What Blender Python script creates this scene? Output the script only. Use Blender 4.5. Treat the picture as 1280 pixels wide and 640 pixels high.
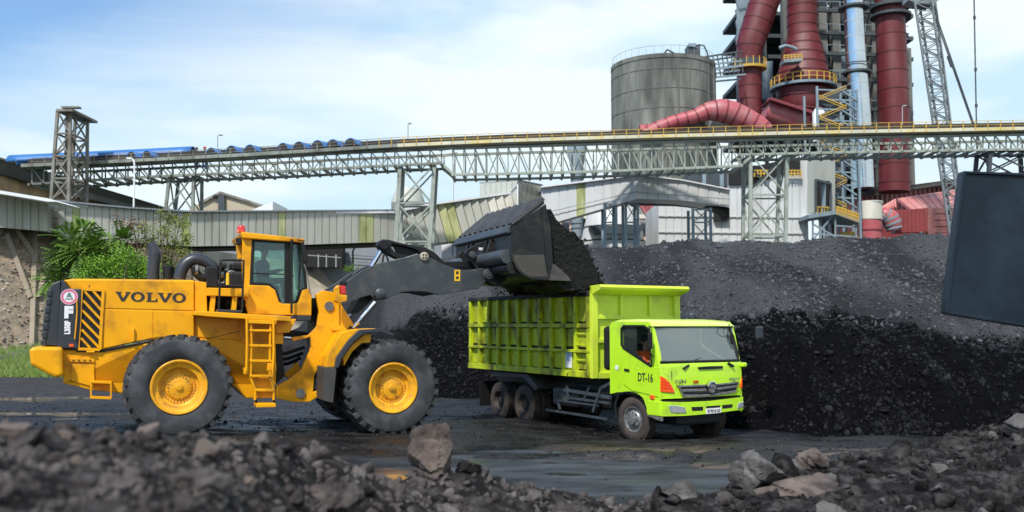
import bpy, bmesh, math, random
import numpy as np
from mathutils import Vector, Matrix, Euler
for o in list(bpy.data.objects): bpy.data.objects.remove(o)
SC = bpy.context.scene
C = SC.collection
R = math.radians
# ---------------------------------------------------------------- camera
FPX = 1177.0; CAMH = 2.55; PIT = math.atan(85/FPX)
cam = bpy.data.cameras.new('camera'); cam.sensor_width = 36; cam.lens = FPX/1280*36
cam.clip_start = 0.1; cam.clip_end = 8000
cam.dof.use_dof = True; cam.dof.focus_distance = 20.5; cam.dof.aperture_fstop = 1.6
camo = bpy.data.objects.new('camera', cam); C.objects.link(camo)
camo.location = (0, 0, CAMH); camo.rotation_euler = (R(90)+PIT, 0, 0)
SC.camera = camo
# ---------------------------------------------------------------- sky and sun
SUN_EL, SUN_AZ = R(52), R(203)      # azimuth clockwise from +Y: behind the camera, a little left
w = bpy.data.worlds.new('World'); SC.world = w; w.use_nodes = True
nt = w.node_tree; nt.nodes.clear()
def N(t, **k):
    n = nt.nodes.new(t)
    for a, b in k.items(): setattr(n, a, b)
    return n
out = N('ShaderNodeOutputWorld'); bg = N('ShaderNodeBackground'); bg.inputs[1].default_value = 1.0
sky = N('ShaderNodeTexSky', sky_type='NISHITA', sun_disc=False, sun_elevation=SUN_EL, sun_rotation=SUN_AZ)
sky.air_density = 1.3; sky.dust_density = 0.6; sky.ozone_density = 2.0
skm = N('ShaderNodeVectorMath', operation='MULTIPLY'); skm.inputs[1].default_value = (0.075, 0.105, 0.135)
tc = N('ShaderNodeTexCoord'); mp = N('ShaderNodeMapping'); mp.inputs['Scale'].default_value = (1.1, 1.1, 4.2)
mp.inputs['Location'].default_value = (3.1, 1.7, 0.35)
no = N('ShaderNodeTexNoise'); no.inputs['Scale'].default_value = 1.5; no.inputs['Detail'].default_value = 9; no.inputs['Roughness'].default_value = 0.56
no.inputs['Distortion'].default_value = 0.5
sep = N('ShaderNodeSeparateXYZ')
# the cloud sheet thins towards the left (west) and with height, opened overhead to lessen ambient light
ma = N('ShaderNodeMath', operation='MULTIPLY_ADD'); ma.inputs[1].default_value = 0.62; ma.inputs[2].default_value = 0.36
ad = N('ShaderNodeMath', operation='ADD')
rp = N('ShaderNodeValToRGB'); rp.color_ramp.elements[0].position = 0.34; rp.color_ramp.elements[1].position = 0.66
rp.color_ramp.elements[0].color = (0.10, 0.10, 0.10, 1)
mx = N('ShaderNodeMixRGB'); 
no2 = N('ShaderNodeTexNoise'); no2.inputs['Scale'].default_value = 2.6; no2.inputs['Detail'].default_value = 8; no2.inputs['Roughness'].default_value = 0.5
rp2 = N('ShaderNodeValToRGB'); rp2.color_ramp.elements[0].position = 0.38; rp2.color_ramp.elements[1].position = 0.56
rp2.color_ramp.elements[0].color = (0.50, 0.68, 0.80, 1); rp2.color_ramp.elements[1].color = (0.74, 0.82, 0.845, 1)
L = nt.links.new
L(sky.outputs[0], skm.inputs[0]); L(tc.outputs['Generated'], mp.inputs[0]); L(mp.outputs[0], no.inputs[0]); L(mp.outputs[0], no2.inputs[0])
L(tc.outputs['Generated'], sep.inputs[0]); mz = N('ShaderNodeMath', operation='MULTIPLY_ADD'); mz.inputs[1].default_value = -0.72; L(sep.outputs[2], mz.inputs[0]); L(ma.outputs[0], mz.inputs[2]); L(sep.outputs[0], ma.inputs[0]); L(mz.outputs[0], ad.inputs[0]); L(no.outputs[0], ad.inputs[1])
L(ad.outputs[0], rp.inputs[0]); L(rp.outputs[0], mx.inputs[0]); L(skm.outputs[0], mx.inputs[1]); L(no2.outputs[0], rp2.inputs[0])
L(rp2.outputs[0], mx.inputs[2]); L(mx.outputs[0], bg.inputs[0]); L(bg.outputs[0], out.inputs[0])
sl = bpy.data.lights.new('sun', 'SUN'); sl.energy = 4.0; sl.angle = R(3.5); sl.color = (1, 0.95, 0.88)
so = bpy.data.objects.new('sun', sl); C.objects.link(so)
sdir = Vector((math.sin(SUN_AZ)*math.cos(SUN_EL), math.cos(SUN_AZ)*math.cos(SUN_EL), math.sin(SUN_EL)))
so.rotation_euler = sdir.to_track_quat('Z', 'Y').to_euler(); so.location = sdir*60
SC.view_settings.view_transform = 'Standard'; SC.view_settings.look = 'None'; SC.view_settings.exposure = 0.36; SC.view_settings.gamma = 1
# ---------------------------------------------------------------- pixel rays of the photograph (1280 x 640)
CP, SP = math.cos(PIT), math.sin(PIT)
def ray(px, py):
    x = (px-640)/FPX; v = (320-py)/FPX
    return Vector((x, CP - v*SP, SP + v*CP))
def at(px, py, Y):
    d = ray(px, py); t = Y/d.y
    return Vector((d.x*t, Y, CAMH + d.z*t))
def m_px(Y): return Y/FPX          # metres per pixel at distance Y
class Frame:
    """a thing's own frame; hit() finds where a pixel's ray meets a plane of that frame"""
    def __init__(s, loc, rz):
        s.M = Matrix.Translation(loc) @ Matrix.Rotation(rz, 4, 'Z'); s.I = s.M.inverted()
        s.o = s.I @ Vector((0, 0, CAMH)); s.R3 = s.I.to_3x3()
    def y(s, px, py, y):
        d = s.R3 @ ray(px, py); t = (y - s.o.y)/d.y; return s.o + d*t
    def x(s, px, py, x):
        d = s.R3 @ ray(px, py); t = (x - s.o.x)/d.x; return s.o + d*t
# ---------------------------------------------------------------- mesh helpers
class MB:
    def __init__(s): s.v = []; s.f = []
    def add(s, vs, fs):
        b = len(s.v); s.v += [tuple(p) for p in vs]; s.f += [tuple(b+i for i in f) for f in fs]; return s
    def hexa(s, p):   # p[0:4] one face loop, p[4:8] the opposite loop
        return s.add(p, [(0,1,2,3),(7,6,5,4),(0,4,5,1),(1,5,6,2),(2,6,7,3),(3,7,4,0)])
    def box(s, c, d, rot=None):
        c = Vector(c); h = [x/2 for x in d]
        ps = [Vector((sx*h[0], sy*h[1], sz*h[2])) for sz in (-1, 1) for sx, sy in ((-1,-1),(1,-1),(1,1),(-1,1))]
        if rot is not None: ps = [rot @ p for p in ps]
        return s.hexa([c+p for p in ps])
    def bx(s, x0, x1, y0, y1, z0, z1): return s.box(((x0+x1)/2, (y0+y1)/2, (z0+z1)/2), (abs(x1-x0), abs(y1-y0), abs(z1-z0)))
    def prism(s, pts, off):
        off = Vector(off); n = len(pts); a = [Vector(p) for p in pts]
        return s.add(a+[p+off for p in a], [tuple(range(n)), tuple(range(2*n-1, n-1, -1))]+[(i, i+n, (i+1) % n+n, (i+1) % n) for i in range(n)])
    def beam(s, p, q, wd, ht=None, up=(0,0,1)):
        p = Vector(p); q = Vector(q); ht = ht or wd; d = (q-p).normalized(); u = Vector(up)
        if abs(d.dot(u)) > .98: u = Vector((1,0,0)) if abs(d.x) < .9 else Vector((0,1,0))
        a = d.cross(u).normalized()*wd/2; b = a.cross(d).normalized()*ht/2
        return s.hexa([p-a-b, p+a-b, p+a+b, p-a+b, q-a-b, q+a-b, q+a+b, q-a+b])
    def tube(s, pts, r, n=10, cap=True):
        pts = [Vector(p) for p in pts]; m = len(pts); rs = r if isinstance(r, (list, tuple)) else [r]*m
        vs = []; prev = None
        for i, p in enumerate(pts):
            t = ((pts[min(i+1, m-1)]-pts[max(i-1, 0)])).normalized()
            if prev is None:
                u = Vector((0,0,1)) if abs(t.z) < .9 else Vector((0,1,0)); a = t.cross(u).normalized()
            else: a = (prev - t*prev.dot(t)).normalized()
            prev = a; b = t.cross(a)
            vs += [p + (a*math.cos(2*math.pi*k/n) + b*math.sin(2*math.pi*k/n))*rs[i] for k in range(n)]
        fs = [(i*n+k, i*n+(k+1) % n, (i+1)*n+(k+1) % n, (i+1)*n+k) for i in range(m-1) for k in range(n)]
        if cap: fs += [tuple(range(n-1, -1, -1)), tuple((m-1)*n+k for k in range(n))]
        return s.add(vs, fs)
    def lathe(s, prof, c=(0,0,0), axis='y', n=32, closed=False):   # prof of (radius, along)
        c = Vector(c); vs = []
        for r, a in prof:
            for k in range(n):
                t = 2*math.pi*k/n; x, y = r*math.cos(t), r*math.sin(t)
                vs.append(c + (Vector((x, a, y)) if axis == 'y' else Vector((x, y, a)) if axis == 'z' else Vector((a, x, y))))
        m = len(prof); mm = m if closed else m-1
        return s.add(vs, [(i*n+k, i*n+(k+1) % n, ((i+1) % m)*n+(k+1) % n, ((i+1) % m)*n+k) for i in range(mm) for k in range(n)])
    def mesh(s, name, mat, smooth=False, recalc=True):
        me = bpy.data.meshes.new(name); me.from_pydata(s.v, [], s.f)
        if recalc:
            b = bmesh.new(); b.from_mesh(me); bmesh.ops.recalc_face_normals(b, faces=b.faces); b.to_mesh(me); b.free()
        if mat: me.materials.append(mat)
        if smooth:
            me.shade_smooth(); me.set_sharp_from_angle(angle=R(38))
        return me
    def build(s, name, mat, parent=None, smooth=False, bevel=0, recalc=True):
        o = bpy.data.objects.new(name, s.mesh(name, mat, smooth, recalc)); C.objects.link(o)
        if parent: o.parent = parent
        if bevel:
            m = o.modifiers.new('bevel', 'BEVEL'); m.width = bevel; m.segments = 2; m.limit_method = 'ANGLE'; m.angle_limit = R(40)
        return o
def tag(o, label=None, cat=None, group=None, kind=None):
    if label: o['label'] = label
    if cat: o['category'] = cat
    if group: o['group'] = group
    if kind: o['kind'] = kind
    return o
def thing(name, label, cat, loc=(0,0,0), rz=0, group=None):
    o = bpy.data.objects.new(name, None); C.objects.link(o); o.empty_display_size = .2
    o.location = loc; o.rotation_euler = (0, 0, rz); return tag(o, label, cat, group)
UNIT = {}
def member(name, parent, p, q, wd, mat, ht=None, up=(0,0,1)):
    """one straight bar as an object of its own; all bars of a material share one unit mesh"""
    if mat.name not in UNIT:
        UNIT[mat.name] = MB().box((0,0,0), (1,1,1)).mesh('bar', mat)
    p = Vector(p); q = Vector(q); d = q-p; ln = d.length; d.normalize(); u = Vector(up)
    if abs(d.dot(u)) > .98: u = Vector((1,0,0)) if abs(d.x) < .9 else Vector((0,1,0))
    a = d.cross(u).normalized(); b = a.cross(d)
    o = bpy.data.objects.new(name, UNIT[mat.name]); C.objects.link(o); o.parent = parent
    o.matrix_local = Matrix(((a.x*wd, d.x*ln, b.x*(ht or wd), (p.x+q.x)/2), (a.y*wd, d.y*ln, b.y*(ht or wd), (p.y+q.y)/2), (a.z*wd, d.z*ln, b.z*(ht or wd), (p.z+q.z)/2), (0,0,0,1)))
    return o
def inst(src, parent, M, name=None):
    o = bpy.data.objects.new(name or src.name.split('.')[0], src if isinstance(src, bpy.types.Mesh) else src.data); C.objects.link(o)
    if parent: o.parent = parent
    o.matrix_local = M; return o
def kids(o): return [x for x in C.objects if x.parent == o]
def copy_tree(o, kmap=None):
    if kmap is None:
        kmap = {}
        for x in C.objects:
            if x.parent: kmap.setdefault(x.parent.name, []).append(x)
    c = o.copy(); C.objects.link(c)
    for ch in kmap.get(o.name, []):
        d = copy_tree(ch, kmap); d.parent = c
    return c
def text(body, size, depth, mat, name, parent, M, xs=1.0, bold=0.0, sp=1.0):
    cu = bpy.data.curves.new('txt', 'FONT'); cu.body = body; cu.size = size; cu.extrude = depth; cu.align_x = 'CENTER'; cu.align_y = 'CENTER'
    cu.offset = bold; cu.space_character = sp; cu.resolution_u = 3
    to = bpy.data.objects.new('txt', cu); C.objects.link(to)
    bpy.context.view_layer.update()
    me = bpy.data.meshes.new_from_object(to.evaluated_get(bpy.context.evaluated_depsgraph_get()))
    bpy.data.objects.remove(to)
    me.materials.clear(); me.materials.append(mat)
    o = bpy.data.objects.new(name, me); C.objects.link(o); o.parent = parent; o.matrix_local = M @ Matrix.Diagonal((xs, 1, 1, 1)); return o
# ---------------------------------------------------------------- noise in numpy
def vnoise(x, y, seed=0):
    x = np.asarray(x, float); y = np.asarray(y, float); xi = np.floor(x).astype(np.int64); yi = np.floor(y).astype(np.int64); fx = x-xi; fy = y-yi
    fx = fx*fx*(3-2*fx); fy = fy*fy*(3-2*fy)
    def h(a, b):
        n = (a*374761393 + b*668265263 + seed*1442695041) & 0xffffffff; n = ((n ^ (n >> 13))*1274126177) & 0xffffffff
        return ((n ^ (n >> 16)) & 0xffff)/65535.0
    return (h(xi, yi)*(1-fx)+h(xi+1, yi)*fx)*(1-fy)+(h(xi, yi+1)*(1-fx)+h(xi+1, yi+1)*fx)*fy
def fbm(x, y, o=5, seed=0, g=.5):
    a = 1; s = 0; t = 0
    for k in range(o): s = s+a*(vnoise(x, y, seed+k)-.5); t += a; x = x*2.03+7.1; y = y*2.03+3.3; a *= g
    return s/t*2
def sstep(a, b, x):
    t = np.clip((np.asarray(x, float)-a)/(b-a), 0, 1); return t*t*(3-2*t)
def grid_obj(name, xs, ys, Z, mat, smooth=True, attr=None):
    nx, ny = len(xs), len(ys); X, Y = np.meshgrid(xs, ys)
    co = np.stack([X, Y, Z], -1).reshape(-1, 3).astype(np.float32)
    i = np.arange(nx-1); j = np.arange(ny-1); I, J = np.meshgrid(i, j); a = (J*nx+I).ravel()
    q = np.stack([a, a+1, a+nx+1, a+nx], -1).astype(np.int32)
    return np_obj(name, co, q, mat, smooth, attr)
def np_obj(name, co, q, mat, smooth=False, attr=None):
    me = bpy.data.meshes.new(name); nf, k = q.shape
    me.vertices.add(len(co)); me.vertices.foreach_set('co', co.ravel())
    me.loops.add(nf*k); me.loops.foreach_set('vertex_index', q.ravel())
    me.polygons.add(nf); me.polygons.foreach_set('loop_start', (np.arange(nf)*k).astype(np.int32)); me.polygons.foreach_set('loop_total', np.full(nf, k, np.int32))
    me.update(calc_edges=True); me.materials.append(mat)
    if smooth: me.shade_smooth()
    if attr:
        for an, arr in attr.items():
            at_ = me.attributes.new(an, 'FLOAT', 'POINT'); at_.data.foreach_set('value', arr.ravel().astype(np.float32))
    o = bpy.data.objects.new(name, me); C.objects.link(o); return o
def rock_mesh(seed, sub=2, rough=.28, cuts=11):
    """an angular lump: a sphere cut by random planes, then roughened"""
    rnd = random.Random(seed); b = bmesh.new(); bmesh.ops.create_icosphere(b, subdivisions=sub, radius=1)
    pl = []
    for _ in range(cuts):
        n = Vector((rnd.gauss(0,1), rnd.gauss(0,1), rnd.gauss(0,1))).normalized(); pl.append((n, rnd.uniform(.42, .80)))
    for v in b.verts:
        for n, d in pl:
            t = v.co.dot(n)
            if t > d: v.co -= n*(t-d)*.95
        v.co *= 1 + rough*(rnd.random()-.5)*.35
        v.co.z *= .82
    co = np.array([v.co[:] for v in b.verts]); f = np.array([[v.index for v in p.verts] for p in b.faces]); b.free()
    return co, f
def scatter(name, pts, sizes, mat, seed=0, sub=1, variants=8, squash=1.0, attr=None):
    """one mesh of many small lumps"""
    rs = np.random.RandomState(seed); V = [rock_mesh(seed*50+k, sub) for k in range(variants)]
    pts = np.asarray(pts); n = len(pts); which = rs.randint(0, variants, n); CO = []; FA = []; AT = []; base = 0
    for k in range(variants):
        m = which == k; c = int(m.sum())
        if not c: continue
        co, f = V[k]; a = rs.rand(c)*6.283; b_ = rs.rand(c)*6.283; g = rs.rand(c)*6.283
        ca, sa, cb, sb, cg, sg = np.cos(a), np.sin(a), np.cos(b_), np.sin(b_), np.cos(g), np.sin(g)
        Rm = np.empty((c, 3, 3))
        Rm[:,0,0] = cb*cg; Rm[:,0,1] = -cb*sg; Rm[:,0,2] = sb
        Rm[:,1,0] = sa*sb*cg+ca*sg; Rm[:,1,1] = -sa*sb*sg+ca*cg; Rm[:,1,2] = -sa*cb
        Rm[:,2,0] = -ca*sb*cg+sa*sg; Rm[:,2,1] = ca*sb*sg+sa*cg; Rm[:,2,2] = ca*cb
        S = sizes[m][:, None]*np.stack([rs.uniform(.7, 1.3, c), rs.uniform(.7, 1.2, c), rs.uniform(.6, 1, c)], -1)
        P = np.einsum('nij,nvj->nvi', Rm, co[None]*S[:, None, :]); P[..., 2] *= squash; P += pts[m][:, None, :]
        CO.append(P.reshape(-1, 3)); FA.append((f[None]+(np.arange(c)*len(co))[:, None, None]+base).reshape(-1, 3)); base += c*len(co)
        AT.append(np.repeat(rs.rand(c), len(co)))
    at_ = {'tone': np.concatenate(AT)}
    if attr is not None: at_ = at_
    return np_obj(name, np.concatenate(CO).astype(np.float32), np.concatenate(FA).astype(np.int32), mat, False, at_)
# ---------------------------------------------------------------- materials
def mat(name, c1, c2=None, sc=3.0, rough=.5, metal=0.0, bump=0.0, bsc=30.0, dirt=None, dsc=2.0, dam=.5, spec=.5, rvar=.15, stretch=None, attr=None, detail=6, coat=0, wear=None):
    m = bpy.data.materials.new(name); m.use_nodes = True; t = m.node_tree; n = t.nodes; l = t.links.new; p = n['Principled BSDF']
    def nn(ty, **k):
        a = n.new(ty)
        for q, v in k.items(): setattr(a, q, v)
        return a
    geo = nn('ShaderNodeNewGeometry'); vec = geo.outputs['Position']
    if stretch:
        mp_ = nn('ShaderNodeMapping'); mp_.inputs['Scale'].default_value = stretch; l(vec, mp_.inputs[0]); svec = mp_.outputs[0]
    else: svec = vec
    def noise(s, v=vec, d=detail):
        a = nn('ShaderNodeTexNoise'); a.inputs['Scale'].default_value = s; a.inputs['Detail'].default_value = d; a.inputs['Roughness'].default_value = .6; l(v, a.inputs[0]); return a
    def ramp(src, a, b):
        r = nn('ShaderNodeValToRGB'); r.color_ramp.elements[0].position = a; r.color_ramp.elements[1].position = b; l(src, r.inputs[0]); return r.outputs[0]
    def mixc(f, a, b):
        x = nn('ShaderNodeMixRGB'); 
        if f is not None: l(f, x.inputs[0])
        for i, s_ in ((1, a), (2, b)):
            if isinstance(s_, tuple): x.inputs[i].default_value = (*s_, 1)
            else: l(s_, x.inputs[i])
        return x.outputs[0]
    c2 = c2 or tuple(x*.82 for x in c1)
    n1 = noise(sc, svec)
    col = mixc(ramp(n1.outputs[0], .32, .68), c1, c2)
    if attr:   # (attribute, colour where 1)
        an = nn('ShaderNodeAttribute', attribute_name=attr[0]); col = mixc(an.outputs['Fac'], col, attr[1])
        if len(attr) > 2:
            pass
    if dirt:
        nd = noise(dsc, svec, 10); df = ramp(nd.outputs[0], 1-dam-.12, 1-dam+.12); col = mixc(df, col, dirt)
    if wear:   # (colour, scale, amount) small chips
        nw = noise(wear[1], vec, 12); col = mixc(ramp(nw.outputs[0], 1-wear[2], 1-wear[2]+.03), col, wear[0])
    l(col, p.inputs['Base Color'])
    p.inputs['Metallic'].default_value = metal
    mr = nn('ShaderNodeMapRange'); mr.inputs['To Min'].default_value = max(rough-rvar, .02); mr.inputs['To Max'].default_value = min(rough+rvar, 1); nr = noise(sc*2.3); l(nr.outputs[0], mr.inputs[0]); l(mr.outputs[0], p.inputs['Roughness'])
    p.inputs['Specular IOR Level'].default_value = spec
    if coat: p.inputs['Coat Weight'].default_value = coat
    if bump:
        nb = noise(bsc); bp = nn('ShaderNodeBump'); bp.inputs['Strength'].default_value = bump; bp.inputs['Distance'].default_value = .03; l(nb.outputs[0], bp.inputs['Height']); l(bp.outputs[0], p.inputs['Normal'])
    return m
def glass(name, tint, tr=.75, rough=.03, ior=1.6):
    m = bpy.data.materials.new(name); m.use_nodes = True; t = m.node_tree; n = t.nodes; n.clear(); l = t.links.new
    o = n.new('ShaderNodeOutputMaterial'); a = n.new('ShaderNodeBsdfTransparent'); a.inputs[0].default_value = (*tint, 1)
    g = n.new('ShaderNodeBsdfGlossy'); g.inputs['Roughness'].default_value = rough; g.inputs['Color'].default_value = (.9,.95,.95,1)
    df = n.new('ShaderNodeBsdfDiffuse'); df.inputs[0].default_value = (.50,.58,.55,1)      # dust film on the pane, lightened to stand in for windscreen reflections
    m1 = n.new('ShaderNodeMixShader'); m1.inputs[0].default_value = 1-tr; l(a.outputs[0], m1.inputs[1]); l(df.outputs[0], m1.inputs[2])
    f = n.new('ShaderNodeFresnel'); f.inputs[0].default_value = ior; m2 = n.new('ShaderNodeMixShader'); l(f.outputs[0], m2.inputs[0]); l(m1.outputs[0], m2.inputs[1]); l(g.outputs[0], m2.inputs[2]); l(m2.outputs[0], o.inputs[0])
    return m
M = {}
M['yellow'] = mat('loader_yellow', (.83,.38,.002), (.76,.33,.002), sc=1.6, rough=.42, spec=.3, dirt=(.34,.14,.015), dsc=1.9, dam=.37, coat=.08, wear=((.05,.03,.02), 7, .30), bump=.03, bsc=5)
M['yellow_rim'] = mat('rim_yellow', (.82,.40,.006), (.66,.29,.006), sc=6, rough=.5, dirt=(.25,.13,.04), dsc=7, dam=.36)
M['boom'] = mat('boom_grey', (.048,.056,.062), (.034,.040,.045), sc=1.8, rough=.42, dirt=(.10,.095,.09), dsc=2.6, dam=.36, bump=.05, bsc=8)
M['bucket'] = mat('bucket_steel', (.018,.019,.021), (.009,.009,.010), sc=2.2, rough=.40, metal=.3, dirt=(.048,.043,.039), dsc=2.4, dam=.4, bump=.2, bsc=10)
M['black'] = mat('black_parts', (.010,.010,.011), (.016,.016,.017), sc=4, rough=.5, spec=.3)
M['dgrey'] = mat('dark_grey_panel', (.026,.031,.040), (.032,.037,.044), sc=2, rough=.4)
M['chrome'] = mat('chrome_rod', (.75,.76,.78), rough=.12, metal=1.0)
M['steel'] = mat('worn_steel', (.35,.34,.32), (.2,.19,.18), sc=12, rough=.35, metal=.8)
M['rubber'] = mat('tyre_rubber', (.032,.036,.040), (.018,.020,.023), sc=3.2, rough=.8, dirt=(.075,.08,.085), dsc=2.2, dam=.42, bump=.15, bsc=22)
M['tread'] = mat('tread_rubber', (.03,.031,.033), (.02,.02,.02), sc=6, rough=.75, dirt=(.085,.085,.085), dsc=5, dam=.4, bump=.15)
M['white'] = mat('white_print', (.82,.82,.84), rough=.5)
M['pink'] = mat('pink_print', (.72,.16,.28), rough=.5)
M['inkgrey'] = mat('grey_print', (.12,.22,.20), rough=.5)
M['letter'] = mat('black_lettering', (.035,.03,.028), rough=.4)
M['red_lens'] = mat('red_lens', (.65,.02,.015), rough=.2, coat=.5)
M['orange_lens'] = mat('orange_lens', (.95,.13,.015), (.85,.06,.01), sc=20, rough=.18, coat=.6)
M['lamp_glass'] = mat('lamp_glass', (.62,.66,.68), (.4,.43,.45), sc=25, rough=.12, metal=.5, coat=.6)
M['sticker'] = mat('warning_sticker', (.95,.55,.01), rough=.5)
M['glass'] = glass('cab_glass', (.74,.90,.85), .95)
M['wglass'] = glass('windscreen_glass', (.50,.68,.63), .82, ior=2.3)
M['lime'] = mat('truck_lime', (.50,.82,.022), (.46,.77,.018), sc=1.5, rough=.28, dirt=(.30,.44,.05), dsc=2.2, dam=.35, coat=.35)
M['bedlime'] = mat('bed_lime', (.52,.62,.012), (.42,.50,.010), sc=3, rough=.45, dirt=(.05,.04,.015), dsc=2.3, dam=.42, wear=((.13,.05,.015), 5, .36), bump=.05, bsc=8, stretch=(1,1,.55))
M['bedrust'] = mat('bed_rusty_lime', (.50,.60,.012), (.38,.42,.012), sc=2.6, rough=.5, dirt=(.06,.04,.012), dsc=2.0, dam=.43, wear=((.34,.11,.012), 4, .36), stretch=(1,1,.5))
M['bedblack'] = mat('coal_rim_gap_shade', (.07,.08,.01), (.02,.02,.018), sc=5, rough=.7, dirt=(.012,.012,.012), dsc=3, dam=.6)
M['headboard'] = mat('headboard_lime', (.60,.74,.05), (.54,.66,.04), sc=2, rough=.4, dirt=(.45,.52,.12), dsc=2, dam=.35)
M['chassis'] = mat('dirty_chassis', (.035,.036,.038), (.06,.055,.05), sc=5, rough=.6)
M['frame_blue'] = mat('grey_blue_frame', (.055,.072,.088), (.025,.03,.035), sc=6, rough=.5)
M['mudtyre'] = mat('muddy_tyre', (.030,.026,.024), (.018,.017,.016), sc=7, rough=.85, dirt=(.060,.044,.034), dsc=5, dam=.5)
M['hub'] = mat('silver_hub', (.30,.30,.30), (.13,.12,.11), sc=14, rough=.45, metal=.5)
M['interior'] = mat('cab_interior', (.03,.032,.034), rough=.7)
M['greypanel'] = mat('cab_lining', (.28,.33,.31), rough=.7)
M['skin'] = mat('skin', (.30,.16,.10), rough=.55)
M['orangecloth'] = mat('orange_cloth', (.80,.12,.02), rough=.8)
M['bluecloth'] = mat('blue_cloth', (.05,.09,.22), rough=.85)
M['darkcloth'] = mat('dark_cloth', (.03,.03,.04), rough=.85)
M['hair'] = mat('hair_black', (.01,.009,.009), rough=.6)
def coal_mat(name, base, fleck, dry, rough=.42, tone=True, spec=.1):
    m = bpy.data.materials.new(name); m.use_nodes = True; t = m.node_tree; n = t.nodes; l = t.links.new; p = n['Principled BSDF']
    g = n.new('ShaderNodeNewGeometry')
    def noise(s, d=8):
        a = n.new('ShaderNodeTexNoise'); a.inputs['Scale'].default_value = s; a.inputs['Detail'].default_value = d; a.inputs['Roughness'].default_value = .65; l(g.outputs['Position'], a.inputs[0]); return a.outputs[0]
    def ramp(src, a, b):
        r = n.new('ShaderNodeValToRGB'); r.color_ramp.elements[0].position = a; r.color_ramp.elements[1].position = b; l(src, r.inputs[0]); return r.outputs[0]
    def mix(f, a, b):
        x = n.new('ShaderNodeMixRGB'); l(f, x.inputs[0])
        for i, s_ in ((1, a), (2, b)):
            if isinstance(s_, tuple): x.inputs[i].default_value = (*s_, 1)
            else: l(s_, x.inputs[i])
        return x.outputs[0]
    col = mix(ramp(noise(7), .4, .75), base, fleck)  # random mottling between two coal tones
    a = n.new('ShaderNodeAttribute'); a.attribute_name = 'dry'
    dm = mix(ramp(noise(.5, 4), .3, .7), dry, tuple(x*.7 for x in dry)); dm2 = mix(ramp(noise(18), .45, .7), dm, tuple(min(x*1.6, 1) for x in dry))
    col = mix(a.outputs['Fac'], col, dm2)
    b = n.new('ShaderNodeAttribute'); b.attribute_name = 'tone'
    if tone: col = mix(ramp(b.outputs['Fac'], .55, 1.0), col, tuple(min(x*1.7, 1) for x in dry))
    l(col, p.inputs['Base Color']); 
    mr = n.new('ShaderNodeMapRange'); mr.inputs['To Min'].default_value = rough-.2; mr.inputs['To Max'].default_value = rough+.3; l(noise(11), mr.inputs[0]); l(mr.outputs[0], p.inputs['Roughness'])
    p.inputs['Specular IOR Level'].default_value = spec
    bp = n.new('ShaderNodeBump'); bp.inputs['Strength'].default_value = 1.0; bp.inputs['Distance'].default_value = .14; l(noise(9, 12), bp.inputs['Height']); l(bp.outputs[0], p.inputs['Normal'])
    return m
M['coal'] = coal_mat('coal', (.0030,.0030,.0036), (.007,.007,.008), (.064,.066,.071), .7, spec=.03)
M['coal_dry_lump'] = coal_mat('coal_dry', (.045,.047,.052), (.085,.088,.097), (.085,.088,.097), .55, spec=.2)
M['coal_wet'] = coal_mat('coal_loose', (.0028,.0028,.0032), (.006,.006,.007), (.016,.016,.019), .30, spec=.24)
M['rubble'] = mat('rubble_brown', (.080,.068,.065), (.030,.026,.026), sc=3.5, rough=.85, spec=.15, dirt=(.15,.135,.128), dsc=5, dam=.42, bump=.8, bsc=26, detail=10)
M['rubble_dark'] = mat('rubble_dark', (.020,.018,.018), (.007,.0065,.007), sc=4, rough=.85, spec=.08, dirt=(.075,.068,.066), dsc=6, dam=.42, bump=.8, bsc=26, detail=10)
M['rock_grey'] = mat('rock_grey', (.15,.142,.135), (.085,.08,.077), sc=5, rough=.85, spec=.2, dirt=(.035,.03,.028), dsc=3.5, dam=.48, bump=.9, bsc=16, detail=12)
M['rock_tan'] = mat('rock_tan', (.17,.135,.115), (.10,.078,.068), sc=5, rough=.85, spec=.2, dirt=(.04,.032,.03), dsc=3.5, dam=.46, bump=.9, bsc=16, detail=12)
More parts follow.
